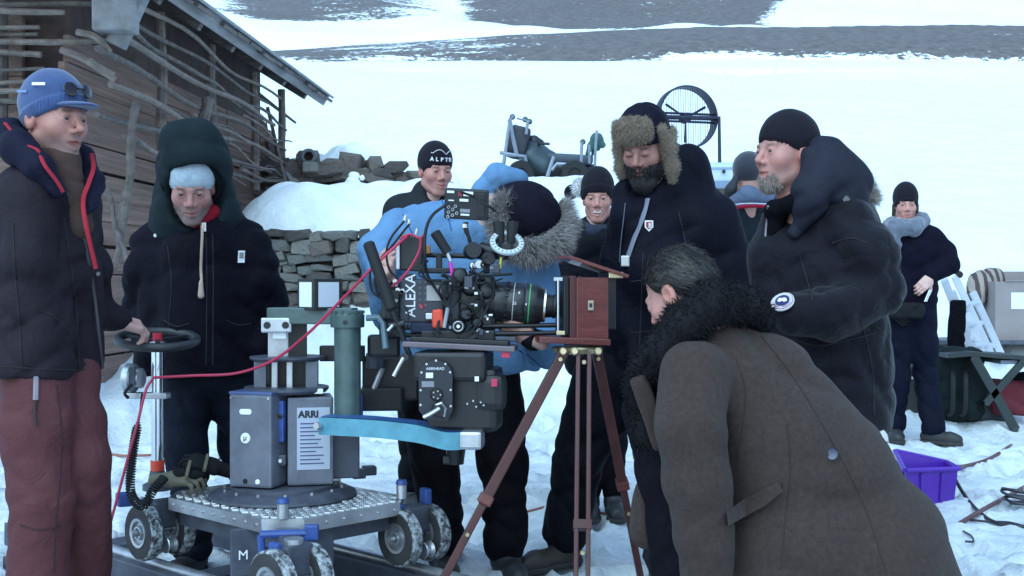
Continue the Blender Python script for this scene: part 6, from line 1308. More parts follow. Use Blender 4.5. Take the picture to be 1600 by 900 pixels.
def cinema_camera():
    Y = 4.30
    root = empty('cinema_camera', P(700, 535, Y), 'grey black digital cinema camera with large lens, viewfinder and many cables', 'camera')
    s = FPX/Y; M = Rz(5); cg = mat('camera_grey', lin(66, 68, 80), .5, .1, .12, 9, .08, 120, bdist=.001)
    c = P(672, 470, Y+.06); bdy = MB().box(c, (.215, .14, .155), M, bev=.008).build('body', cg, root)
    F = lambda px, py, d=0: P(px, py, Y-.012+d)
    MB().box(F(640, 462), (.046, .006, .155), M, bev=.002).build('name_panel', mat('panel_dark', lin(44, 45, 55), .5), bdy)
    text_obj('name_lettering', 'ALEXA', F(642, 462, -.006), -ez+V3((0, 0, 0)) if False else ez, V3((-1, 0, 0)), .050, mat('lettering_white', (.72, .72, .75), .5), bdy, .0008, .0004)
    MB().box(F(678, 458), (.052, .006, .055), M, bev=.002).build('status_screen', mat('screen_pale', lin(178, 172, 172), .4), bdy)
    for i in range(5):
        for j in range(2): MB().cyl(F(656+j*9, 441+i*9), F(656+j*9, 441+i*9, -.006), .004, .004, 8).build('button', mat('button_grey', lin(104, 106, 118), .5), bdy, True)
    MB().lathe(F(658, 478), (0, -1, 0), [(0, .004), (.006, .004), (.009, .006), (.010, .0)], 14).build('record_button', mat('red_button', lin(190, 40, 70), .4), bdy, True)
    MB().box(P(612, 470, Y+.05), (.07, .10, .13), M, bev=.01).build('battery', blkp, root)
    rr3 = np.random.default_rng(8)
    for i in range(9): a = P(rr3.uniform(615, 632), rr3.uniform(425, 500), Y-.02); MB().cyl(a, a+V3((0, -.03, 0)), .009, .008, 10).build('connector', (steel, blk, alu)[i % 3], root, True)
    MB().box(P(690, 423, Y+.06), (.17, .13, .018), M, bev=.004).build('top_plate', blk, root)
    # front block, motors, follow focus
    MB().box(P(745, 475, Y+.05), (.13, .14, .20), M, bev=.02).build('lens_mount_block', blk, root)
    m = [(718, 432, .030), (735, 448, .034), (728, 492, .026), (745, 505, .022), (760, 455, .03)]
    for i, (px, py, rd) in enumerate(m): MB().lathe(P(px, py, Y-.02), (0.1, -1, .1), [(0, .03), (rd*.6, .03), (rd*.8, .026), (rd, .012), (rd, -.03)], 20).build('motor', (blkp, blk)[i % 2], root, True)
    kf = MB().lathe(P(716, 510, Y-.05), (0, -1, .05), [(0, .012), (.008, .014), (.012, .010), (.022, .010), (.026, .004), (.027, -.02)], 24).build('focus_knob', blk, root, True); MB().lathe(P(716, 510, Y-.062), (0, -1, .05), [(0, .003), (.006, .003), (.006, -.004)], 12).build('knob_centre', whitep, kf, True); MB().torus(P(716, 510, Y-.06), (0, -1, .05), .0165, .002, 24, 6).build('knob_ring', alu, kf, True)
    tg = S(); tg.box(P(684, 498, Y-.045), (.020, .009, .034), .008); tg.disp(lump(.003, .04, 3)); sdf_obj('orange_tag', tg, .005, orange, root); MB().tube([P(694, 512, Y-.05), P(700, 480, Y-.05)], .007, 8).build('pale_plug', mat('plug_grey', lin(170, 176, 186), .4), root, True); MB().box(P(672, 494, Y-.03), (.03, .02, .022), bev=.003).build('pale_bracket', alu, root)
    MB().box(P(690, 512, Y-.01), (.22, .06, .035), M, bev=.008).build('dark_cloth_pad', mat('navy_pad', lin(30, 38, 66), .8), root)
    for zz in (508, 520): MB().cyl(P(620, zz+4, Y-.03), P(870, zz, Y+.0), .0085, .0085, 12).build('support_rod', blk, root, True)
    MB().box(P(715, 524, Y+.02), (.26, .12, .04), M, bev=.006).build('base_plate', blk, root); MB().box(P(612, 505, Y+.1), (.09, .08, .10), M, bev=.012).build('power_box', blkp, root); MB().box(P(600, 540, Y+.2), (.12, .1, .08), M, bev=.012).build('power_box', blk, root); MB().box(P(775, 500, Y+.06), (.07, .08, .06), M, bev=.01).build('lens_support', blk, root)
    # lens
    a = P(765, 470, Y+.03); ax = nrm(P(880, 480, Y+.02)-a)
    prof = [(0, -.02), (.055, -.02), (.066, .0), (.066, .018), (.070, .02), (.072, .06), (.0695, .064), (.072, .068), (.072, .120), (.070, .124), (.073, .128), (.073, .165), (.069, .172), (.062, .185), (.058, .196), (.050, .198), (.046, .192), (0, .188)]
    lens = MB().lathe(a, ax, prof, 48).build('lens', mat('lens_black', (.014, .014, .016), .28, .1, .15), root, True)
    MB().lathe(a, ax, [(.0725, .140), (.0737, .141), (.0737, .144), (.0725, .145)], 48).build('green_mark', mat('green_line', lin(70, 170, 96), .5), lens, True)
    MB().lathe(a, ax, [(.0575, .192), (.0595, .194), (.0595, .201), (.052, .203)], 48).build('front_ring', mat('brass_steel', (.62, .58, .5), .22, 1.0), lens, True); MB().lathe(a, ax, [(.0725, .085), (.0732, .086), (.0732, .0875), (.0725, .088)], 48).build('mark_ring', mat('mark_grey', (.4, .4, .42), .5), lens, True)
    MB().lathe(a, ax, [(.030, .19), (.043, .2), (.040, .225), (.043, .228), (.043, .236), (.036, .24), (0, .238)], 36).build('front_barrel', blk, lens, True)
    M2 = frame(ax); 
    for i in range(18): t = i*2*math.pi/18; MB().box(a+ax*.062+M2@V3((math.cos(t)*.0725, math.sin(t)*.0725, 0)), (.005, .006, .012), M2@Rz(math.degrees(t))).build('focus_rib', blkp, lens)
    up = nrm(ez-ax*(ax@ez)); fr_ = nrm(np.cross(ax, up)); fr_ = fr_ if fr_[1] < 0 else -fr_
    for k, (d, ch) in enumerate(((.092, '25'), (.132, '4'), (.105, '8'))): nn = nrm(fr_+up*(.0 if k < 2 else .6)); text_obj('lens_number', ch, a+ax*d+nn*.0735, ax, np.cross(nn, ax), .014, MATS['lettering_white'], lens, .0006)
    # top rail, mic, monitor, transmitter
    MB().cyl(P(655, 398, Y+.05), P(795, 402, Y+.02), .009, .009, 12).build('top_rail', blk, root, True)
    for px in (686, 760): MB().box(P(px, 412, Y+.05), (.022, .05, .07), M, bev=.004).build('handle_post', blk, root)
    mon = P(729, 319, Y); Mm = Rz(-14)@np.array(Matrix.Rotation(math.radians(8), 3, 'X'))@np.array(Matrix.Rotation(math.radians(4), 3, 'Y'))
    mo = MB().box(mon, (.158, .03, .108), Mm, bev=.006).build('monitor', blkp, root)
    def mf(x, z, d=-.0165): return mon+Mm@V3((x, d, z))
    for (x, z, w_, h_, mm) in ((.01, .038, .035, .016, whitep), (-.055, .042, .026, .008, MATS['lettering_white']), (-.005, .015, .032, .009, whitep), (-.052, .012, .02, .004, MATS['lettering_white']), (.0, -.022, .036, .012, MATS['label_grey'] if 'label_grey' in MATS else whitep), (.0, -.036, .032, .006, whitep)): MB().box(mf(x, z), (w_, .003, h_), Mm).build('sticker', mm, mo)
    MB().box(mf(-.02, .035), (.014, .003, .014), Mm).build('sticker', mat('sticker_red', lin(150, 40, 60), .5), mo)
    for x, z in ((-.06, -.012), (-.045, -.02), (-.06, -.03), (-.045, -.04), (-.035, -.008), (-.062, -.046), (-.03, -.032)): MB().lathe(mf(x, z, -.015), Mm@V3((0, -1, 0)), [(.003, .006), (.006, .006), (.007, .0)], 12).build('port', alu, mo, True)
    MB().box(mf(.058, .0), (.028, .012, .085), Mm, bev=.003).build('battery_plate', blk, mo); MB().tube(bez([P(728, 347, Y+.02), P(728, 358, Y+.02), P(733, 372, Y+.02), P(736, 388, Y+.03)], 5), [.009]*8+[.007]*8, 8).build('monitor_arm', blk, root, True); MB().cyl(P(726, 350, Y), P(726, 356, Y), .010, .010, 10).build('arm_joint', steel, root, True); MB().lathe(P(738, 392, Y+.0), (0.2, -1, .1), [(0, .03), (.028, .03), (.03, .02), (.03, -.02)], 18).build('arm_clamp', blk, root, True)
    tx = P(644, 396, Y+.02); t_ = MB().box(tx, (.085, .05, .125), Rz(-6)@np.array(Matrix.Rotation(math.radians(5), 3, 'Y')), bev=.006).build('transmitter', blk, root); MB().box(P(622, 398, Y+.0), (.014, .03, .105), bev=.003).build('transmitter_side', alu, t_); MB().box(P(668, 390, Y+.02), (.022, .03, .03), bev=.004).build('amber_plug', mat('amber', lin(176, 110, 50), .4), t_)
    for px, py in ((628, 368), (650, 366), (638, 352), (632, 345)): MB().cyl(P(px, py, Y-.01), P(px+2, py-9, Y-.01), .007, .006, 10).build('antenna_plug', alu, t_, True)
    # microphone
    a, b_ = P(679, 362, Y-.03), P(700, 395, Y-.03); MB().tube([a, a+(b_-a)*.05, b_], [.013, .019, .017], 14).build('microphone', blkr, root, True); MB().tube([P(698, 393, Y-.03), P(704, 408, Y-.03)], .008, 10).build('mic_plug', steel, root, True); MB().tube([P(704, 410, Y-.03), P(706, 424, Y-.03), P(706, 432, Y-.03)], .0065, 8).build('mic_sleeve', mat('magenta_sleeve', lin(226, 60, 190), .5), root, True)
    # pan handle
    a, b_ = P(575, 378, Y-.10), P(613, 485, Y-.12); MB().tube([a, a+(b_-a)*.03, a+(b_-a)*.97, b_], [.014, .0205, .0205, .013], 16).build('pan_grip', blkr, root, True); MB().tube([b_, P(640, 556, Y-.10)], .010, 12).build('pan_rod', blk, root, True); MB().cyl(P(608, 510, Y-.11), P(632, 505, Y-.11), .014, .014, 12).build('rod_clamp', blk, root, True); MB().tube([P(614, 508, Y-.12), P(606, 517, Y-.12)], .006, 8).build('clamp_lever', alu, root, True)
    # viewfinder with twin eyecups and white focus ring
    vf = MB().tube(bez([P(752, 388, Y+.02), P(770, 392, Y), P(785, 395, Y-.02)], 4), .024, 14).build('viewfinder', blk, root, True)
    for px in (779, 801):
        MB().tube([P(px, 346, Y-.02), P(px, 350, Y-.02), P(px+(3 if px < 790 else -3), 380, Y-.02)], [.020, .021, .015], 16, cap=False).build('eyecup', blkr, root, True); MB().tube([P(px, 352, Y-.02), P(px+(3 if px < 790 else -3), 380, Y-.02)], [.017, .013], 14).build('eyecup_core', blk, root, True)
    MB().box(P(791, 388, Y-.01), (.05, .04, .05), bev=.01).build('hand_unit', blk, root)
    rc = P(792, 380, Y-.05); rax = nrm((.12, -.72, .75)); rg = MB().lathe(rc-rax*.006, rax, [(.043, 0), (.058, 0), (.060, .003), (.060, .011), (.058, .014), (.043, .014), (.042, .011), (.042, .003), (.043, 0)], 44).build('focus_ring', mat('ring_white', lin(205, 216, 222), .4), root, True); Mr = frame(rax)
    for i in range(22): t = i*2*math.pi/22; MB().box(rc+rax*.0087+Mr@V3((math.cos(t)*.052, math.sin(t)*.052, 0)), (.008, .0022, .0014), Mr@Rz(math.degrees(t))).build('ring_mark', ink, rg)
    MB().lathe(P(762, 404, Y-.02), (.2, -1, 0), [(0, .03), (.02, .03), (.024, .024), (.024, -.01)], 18).build('motor', blkp, root, True); MB().lathe(P(749, 413, Y-.03), (0, -1, 0), [(0, .02), (.014, .02), (.016, .0)], 16).build('motor', alu, root, True)
    MB().tube([P(783, 402, Y-.04), P(781, 420, Y-.04)], .0045, 6).build('yellow_strip', mat('yellow_tape', lin(214, 206, 70), .5), root, True)
    for pts_ in ([(760, 400), (752, 414), (757, 420), (748, 430), (754, 436)], ): 
        q_ = bez([P(x, y, Y-.05) for x, y in pts_], 10); MB().tube(q_, .004, 5).build('coil', blkr, root, True)
    # black cables looping over the side
    cab = [[(700, 318), (676, 336), (665, 362), (664, 400), (668, 430), (688, 462), (700, 480), (705, 505)], [(690, 430), (700, 436), (703, 455), (694, 470), (686, 455), (694, 440), (706, 452), (700, 478), (690, 470)], [(690, 425), (712, 440), (716, 462), (704, 480), (695, 466), (702, 444), (718, 446)], [(706, 432), (712, 446), (722, 438), (738, 428), (764, 430), (800, 428)], [(690, 440), (712, 452), (735, 445), (752, 462), (748, 485), (730, 492)], [(632, 345), (612, 370), (604, 392), (608, 420), (622, 436)], [(600, 430), (592, 460), (586, 440), (592, 415)], [(585, 400), (578, 430), (582, 455), (600, 470), (612, 490)], [(720, 300), (742, 308), (760, 320), (775, 330)], [(612, 440), (604, 460), (612, 492), (632, 520), (650, 525)], [(715, 470), (735, 478), (742, 500), (728, 518)], [(758, 440), (772, 452), (762, 480), (750, 500), (736, 520)], [(698, 462), (692, 482), (684, 512), (690, 522)], [(640, 350), (630, 362), (612, 385), (596, 402)]]
    for i, pts_ in enumerate(cab):
        rj = np.random.default_rng(i); MB().tube(bez([P(x, y, Y-.055+rj.uniform(-.02, .03)) for x, y in pts_], 10), .0045 if i % 3 else .0058, 6).build('cable', blkr, root, True)
    rk = np.random.default_rng(77)
    for i in range(34):
        px, py = rk.uniform(604, 775), rk.uniform(405, 522)
        if 618 < px < 704 and 418 < py < 508: continue
        p_ = P(px, py, Y-rk.uniform(-.02, .05)); w_ = rk.uniform(.012, .034)
        if i % 3 == 0: MB().box(p_, (w_, .03, w_*rk.uniform(.6, 1.5)), Rz(rk.uniform(-20, 20)), bev=.003).build('accessory', (blk, blkp, cg, greyd)[i % 4], root)
        elif i % 3 == 1: MB().lathe(p_, (rk.uniform(-.5, .5), -1, rk.uniform(-.4, .4)), [(0, .022), (w_*.3, .022), (w_*.36, .018), (w_*.36, .008), (w_*.5, .006), (w_*.5, -.02)], 14).build('connector', (blk, steel, alu, blkp)[i % 4], root, True)
        else:
            a_ = rk.uniform(0, 6.28); MB().tube(bez([p_, p_+V3((.03*math.cos(a_), -.03, .03*math.sin(a_))), p_+V3((.07*math.cos(a_+.6), -.02, .06*math.sin(a_+.8))), p_+V3((.10*math.cos(a_+.9), .0, .09*math.sin(a_+1.1)))], 7), rk.uniform(.0025, .0045), 6).build('cable', blkr, root, True)
    for i in range(14):
        p_ = P(rk.uniform(700, 772), rk.uniform(415, 520), Y-.055); MB().box(p_, (rk.uniform(.005, .014), .004, rk.uniform(.004, .010)), Rz(rk.uniform(-30, 30))).build('sticker', (whitep, MATS['label_grey'], alu)[i % 3], root)
    redc = mat('red_cable', lin(196, 46, 84), .45); MB().tube(bez([P(x, y, Y-.06) for x, y in ((658, 370), (655, 392), (640, 420), (622, 440), (612, 448))], 8), .0045, 6).build('red_wire', redc, root, True); MB().tube(bez([P(x, y, Y-.05) for x, y in ((626, 372), (640, 366), (656, 372), (662, 366))], 8), .004, 6).build('red_wire', redc, root, True)
    MB().box(P(790, 530, Y-.02), (.07, .04, .018), Rz(3), bev=.004).build('bracket', greyd, root); MB().tube(bez([P(745, 525, Y-.06), P(725, 540, Y-.06), P(705, 560, Y-.04), P(712, 540, Y-.05)], 5), .014, 8).build('strap', blkr, root, True)
cinema_camera()
def long_red_cable():
    o = MB().tube(bez([P(240, 590, 4.40), P(300, 587, 4.40), P(370, 583, 4.40), P(428, 562, 4.38), P(480, 522, 4.32), P(540, 462, 4.24), P(580, 420, 4.20), P(612, 390, 4.20), P(640, 366, 4.26)], 14), .0052, 8).build('red_cable', MATS['red_cable'], None, True); tag(o, 'long red cable sagging from the steering column up to the cinema camera', 'cable')
    o = MB().tube(bez([P(240, 590, 4.42), P(228, 610, 4.40), P(215, 660, 4.36), P(196, 730, 4.32), P(180, 790, 4.28), P(160, 860, 4.22), PZ(140, 925, .02), PZ(60, 935, .012), PZ(-60, 900, .012)], 10), .005, 6).build('red_cable', MATS['red_cable'], None, True); tag(o, 'thin red cable hanging from the steering column down to the snow', 'cable')
long_red_cable()
# ------------------------------------------------------------------ wooden plate camera on tripod
def wooden_camera():
    Y = 4.25; k = Y/FPX
    mh = mat('mahogany', lin(112, 50, 46), .42, 0, .25, 6, .15, 40, stretch=(1, 1, 6), coat=.2); mhd = mat('dark_mahogany', lin(84, 38, 38), .5, 0, .25, 6, stretch=(6, 6, 1)); brass = mat('brass', (.55, .45, .28), .35, .9, .15)
    root = empty('plate_camera', P(895, 530, Y), 'antique mahogany plate camera with open lid on a wooden tripod', 'camera')
    M = Rz(10)
    bd = MB().box(P(918, 483, Y+.06), (.115, .15, .225), M, bev=.004).build('body', mh, root)
    MB().box(P(888, 483, Y+.05), (.022, .15, .235), M, bev=.003).build('front_frame', mhd, root); MB().box(P(878, 478, Y+.045), (.018, .14, .20), M, bev=.004).build('front_panel', blk, root); MB().tube([P(872, 436, Y-.04), P(872, 520, Y-.04)], .004, 8).build('front_rod', steel, root, True); MB().box(P(872, 436, Y-.03), (.03, .02, .012)).build('top_bracket', alu, root); MB().box(P(876, 520, Y-.03), (.03, .03, .014), bev=.002).build('lower_bracket', brass, root)
    MB().box(P(905, 483, Y-.018), (.010, .008, .23), M).build('edge_strip', mhd, root)
    MB().box(P(923, 477, Y-.022), (.020, .004, .034), M, bev=.001).build('plate_label', mat('ivory', lin(190, 170, 150), .5), root); MB().box(P(923, 477, Y-.0245), (.010, .003, .014), M).build('label_mark', ink, root)
    MB().box(P(892, 531, Y+.05), (.25, .19, .022), Rz(6)@np.array(Matrix.Rotation(math.radians(2.5), 3, 'Y')), bev=.003).build('base_board', mh, root)
    l1, l2 = P(880, 402, Y+.02), P(972, 432, Y+.06); ld = l2-l1; MB().box((l1+l2)/2, (float(np.linalg.norm(ld)), .17, .012), np.stack([nrm(ld), np.cross(ez, nrm(ld))/np.linalg.norm(np.cross(ez, ld/np.linalg.norm(ld))), nrm(np.cross(nrm(ld), nrm(np.cross(ez, ld))))], 1), bev=.002).build('lid', mh, root); MB().box(P(962, 430, Y-.0), (.05, .03, .022), bev=.003).build('lid_clasp', brass, root)
    MB().box(P(948, 470, Y+.08), (.03, .15, .2), M, bev=.004).build('rear_frame', blk, root)
    MB().lathe(P(902, 541, Y+.05), -ez, [(0, 0), (.085, 0), (.09, .006), (.085, .022), (.03, .028), (0, .028)], 28).build('tripod_head', brass, root, True)
    def leg(t, b_, w=.030, sep=.0, name='tripod_leg'):
        g = empty
        t = np.asarray(t); b_ = np.asarray(b_); ax = nrm(t-b_); F = frame(ax, (0, 1, 0)); mid = t*.42+b_*.58
        o_ = None
        sd_ = nrm(np.cross(ax, (0, 1, 0)))
        a1 = MB()
        if sep:
            o_ = MB().box((t+b_)/2-sd_*sep, (.014, .03, float(np.linalg.norm(t-b_))), np.stack([sd_, np.cross(ax, sd_), ax], 1), bev=.003).build(name, mhd, root); MB().box((t+b_)/2+sd_*sep, (.014, .03, float(np.linalg.norm(t-b_))), np.stack([sd_, np.cross(ax, sd_), ax], 1), bev=.003).build('leg_rail', mhd, o_); MB().box(b_*.93+t*.07, (sep*2+.03, .03, .08), np.stack([sd_, np.cross(ax, sd_), ax], 1), bev=.004).build('leg_block', mhd, o_); MB().box(mid, (sep*2+.02, .034, .03), np.stack([sd_, np.cross(ax, sd_), ax], 1)).build('leg_block', mhd, o_)
        else:
            o_ = MB().box(t*.72+b_*.28, (w, .045, float(np.linalg.norm(t-b_))*.56), np.stack([sd_, np.cross(ax, sd_), ax], 1), bev=.004).build(name, mhd, root); MB().box(t*.27+b_*.73, (w*.75, .036, float(np.linalg.norm(t-b_))*.58), np.stack([sd_, np.cross(ax, sd_), ax], 1), bev=.004).build('lower_leg', mhd, o_)
            MB().box(t*.46+b_*.54, (w*1.35, .05, .035), np.stack([sd_, np.cross(ax, sd_), ax], 1), bev=.004).build('leg_collar', mh, o_)
        MB().cyl(b_, b_-ax*.04, .009, .003, 10).build('spike', steel, o_, True)
        for f_ in (.03, .66): p_ = t*(1-f_)+b_*f_; MB().cyl(p_-V3((0, .02, 0)), p_-V3((0, .032, 0)), .008, .007, 12).build('screw', brass, o_, True)
    leg(P(882, 548, Y-.02), PZ(650, 985, .03)*1.0, .036); leg(P(912, 552, Y-.06), P(908, 920, Y-.55)*V3((1, 1, 0))+V3((0, 0, .03)), sep=.019); leg(P(932, 548, Y+.08), P(1005, 910, Y+.35)*V3((1, 1, 0))+V3((0, 0, .03)), .034)
    for px in (880, 898, 935): MB().lathe(P(px, 549, Y-.08), (0, -1, .1), [(0, .008), (.010, .008), (.014, .003), (.014, -.01)], 14).build('thumb_screw', brass, root, True)
wooden_camera()
# ================================================================== THINGS IN THE BACKGROUND
def snow_quad():
    Y = 20.0; rt = empty('quad_bike', P(860, 278, Y), 'dark quad bike with tubular metal racks standing on the snow bank', 'quad bike'); s = Y/FPX
    tb = mat('rack_tube', lin(150, 158, 172), .4, .6, .15); bd = mat('quad_plastic', lin(40, 46, 56), .5, 0, .2); gt = mat('quad_green_grey', lin(70, 86, 94), .5, 0, .2)
    def q(x, y, d=0): return P(770+x/7.5, 170+y/7.5, Y+d)
    def tube(pts, r, mm=tb, nm='rack_tube', d=0): MB().tube([q(x, y, d) for x, y in pts], float(r), 8).build(nm, mm, rt, True)
    for d in (-.45, .45):
        tube([(120, 690), (205, 110)], .03, d=d); tube([(195, 130), (285, 560)], .035, d=d); tube([(130, 525), (380, 560), (410, 770)], .035, d=d); tube([(640, 790), (715, 560)], .035, d=d); tube([(690, 720), (750, 645), (1070, 665)], .03, d=d)
        tube([(1030, 690), (1045, 390)], .025, d=d); tube([(1195, 740), (1205, 430), (1218, 255)], .022, d=d); tube([(1130, 640), (1130, 420)], .02, d=d); tube([(390, 300), (410, 150)], .025, d=d)
    for x, y in ((230, 95), (380, 125), (430, 150), (1055, 388), (1125, 650), (1185, 680)): MB().lathe(q(x, y), (0, -1, .3), [(0, .05), (.035, .045), (.05, 0), (.035, -.045), (0, -.05)], 10).build('rack_clamp', gt, rt, True)
    MB().tube([q(230, 95, -.4), q(230, 95, .4)], .025, 8).build('rack_tube', tb, rt, True); MB().tube([q(280, 110, -.2), q(430, 150, -.2)], .015, 6).build('rack_tube', tb, rt, True); MB().tube([q(80, 515), q(300, 535)], .03, 8).build('rack_tube', tb, rt, True)
    a = S(); a.box(q(300, 400), (.16, .38, .24), .05, M=np.array(Matrix.Rotation(.25, 3, 'Y'))); a.cone(q(300, 280), q(260, 480), .1, .14, .06); a.disp(lump(.02, .3, 2)); sdf_obj('windshield_bag', a, .035, bd, rt)
    a = S(); a.chain([q(400, 450), q(480, 560), q(620, 640), q(640, 680)], [.14, .24, .20, .12], .1); a.cone(q(440, 560, -.2), q(600, 660, -.2), .16, .14, .08); a.disp(lump(.015, .3, 3)); sdf_obj('body_cowl', a, .035, gt, rt)
    a = S(); a.chain([q(480, 400), q(540, 420)], [.13, .10], .05); sdf_obj('handlebar_pod', a, .03, bd, rt); MB().tube([q(560, 400, -.5), q(540, 410, -.1), q(540, 410, .1), q(560, 400, .5)], .025, 8).build('handlebar', blk, rt, True); MB().tube([q(560, 405, -.4), q(665, 412, -.45)], .022, 8).build('brake_lever', blk, rt, True)
    a = S(); a.chain([q(560, 510), q(690, 560)], [.12, .09], .05); sdf_obj('tank', a, .03, mat('quad_navy', lin(56, 62, 84), .4, 0, .2), rt)
    a = S(); a.box(q(870, 600), (.42, .22, .085), .05, M=np.array(Matrix.Rotation(.05, 3, 'Y'))); sdf_obj('seat', a, .03, mat('seat_vinyl', lin(66, 78, 94), .45, 0, .15), rt)
    a = S(); a.chain([q(480, 720), q(1040, 740)], [.22, .2], .05); a.disp(lump(.03, .25, 6)); sdf_obj('chassis', a, .04, blk, rt)
    for x in (330, 960):
        for d in (-.45, .45): MB().lathe(q(x, 760, d-.12), ey, [(0, .03), (.08, .03), (.10, .0), (.19, .0), (.22, .05), (.22, .19), (.19, .24), (.1, .24), (.08, .21), (0, .21)], 24).build('wheel', blkr, rt, True)
    a = S(); a.chain([q(1110, 520, -.1), q(1150, 430, -.1), q(1220, 360, -.1), q(1290, 430, -.1)], [.04, .05, .10, .05], .05); a.cone(q(1220, 380), q(1160, 560), .07, .02, .03); a.cone(q(1225, 370), q(1235, 470), .09, .04); a.disp(lump(.02, .12, 7)); sdf_obj('rope_bundle', a, .025, mat('rope_green', lin(66, 100, 100), .8, 0, .3), rt)
snow_quad()
def wind_fan():
    Y = 18.0; c = P(1072, 184, Y); r = .465; rt = empty('wind_fan', V3((c[0], Y, gz(c[0], Y))), 'large round caged wind fan standing on the far snow', 'fan')
    ax = nrm((.28, -1, .05)); M = frame(ax); nav = mat('fan_rim', lin(44, 46, 70), .5, .2, .1)
    MB().lathe(c-ax*.11, ax, [(r-.02, 0), (r, 0), (r+.006, .02), (r+.006, .2), (r, .22), (r-.02, .22), (r-.02, 0)], 64).build('rim', nav, rt, True)
    for i in range(23): x = -.42+i*.0382; h = math.sqrt(max(0, (r-.01)**2-x*x)); MB().cyl(c+ax*.08+M@V3((x, -h, 0)), c+ax*.08+M@V3((x, h, 0)), .0035, .0035, 5).build('guard_wire', nav, rt, True)
    for z in (-.06, .06): MB().cyl(c+M@V3((-r, z, 0)), c+M@V3((r, z, 0)), .018, .018, 8).build('motor_bar', nav, rt, True)
    MB().cyl(c-ax*.1, c+ax*.06, .075, .07, 18).build('motor', nav, rt, True)
    for k in range(3):
        t = k*2.094+.5; d = M@V3((math.cos(t), math.sin(t), 0)); w = M@V3((-math.sin(t), math.cos(t), 0)); MB().prism([(.05, -.012), (.36, -.02), (.38, .0), (.36, .02), (.05, .012)], c-ax*.02, d, w+ax*.35, .008).build('blade', nav, rt)
    g = gz(c[0], Y)
    for e in (-1, 1): MB().tube([V3((c[0]+e*.5, Y, g-.05)), V3((c[0]+e*.49, Y, c[2])), c+M@V3((-e*r, 0, 0))], .03, 8).build('stand', nav, rt, True)
    MB().tube([V3((c[0]-.5, Y, g+.03)), V3((c[0]+.5, Y, g+.03))], .03, 8).build('stand_foot', nav, rt, True)
wind_fan()
def white_van():
    Y = 13.5; c = P(1135, 270, Y); g = gz(c[0], Y); rt = empty('white_van', V3((c[0], Y+1, g)), 'white van body with dark lower side parked behind the crew', 'van'); w = mat('van_white', lin(196, 216, 240), .35, 0, .04, coat=.3)
    L = 1.75; cx = c[0]+.1; zt = P(1100, 252, Y)[2]
    MB().box((cx, Y+.9, (zt+g+.5)/2), (L, 1.7, zt-g-.5), bev=.08).build('body', w, rt); MB().box((cx, Y+.045, P(0, 262, Y)[2]), (L-.12, .02, .02)).build('roof_seam', mat('van_seam', lin(150, 174, 204), .5), rt); MB().box((cx, Y+.04, P(0, 288, Y)[2]), (L-.1, .03, .09), bev=.01).build('side_rail', mat('van_rail', lin(120, 140, 166), .5), rt); MB().box((cx, Y+.045, P(0, 308, Y)[2]), (L-.2, .03, .22), bev=.02).build('side_window', mat('dark_glass', (.012, .014, .018), .1), rt)
    MB().cyl(P(1131, 268, Y+.04), P(1131, 268, Y+.0), .02, .02, 10).build('filler_cap', blk, rt, True)
    for x in (-.6, .6): MB().lathe((cx+x, Y+.05, g+.30), ey, [(0, 0), (.18, 0), (.3, .02), (.31, .06), (.31, .2), (.28, .22), (0, .22)], 28).build('wheel', blkr, rt, True)
white_van()
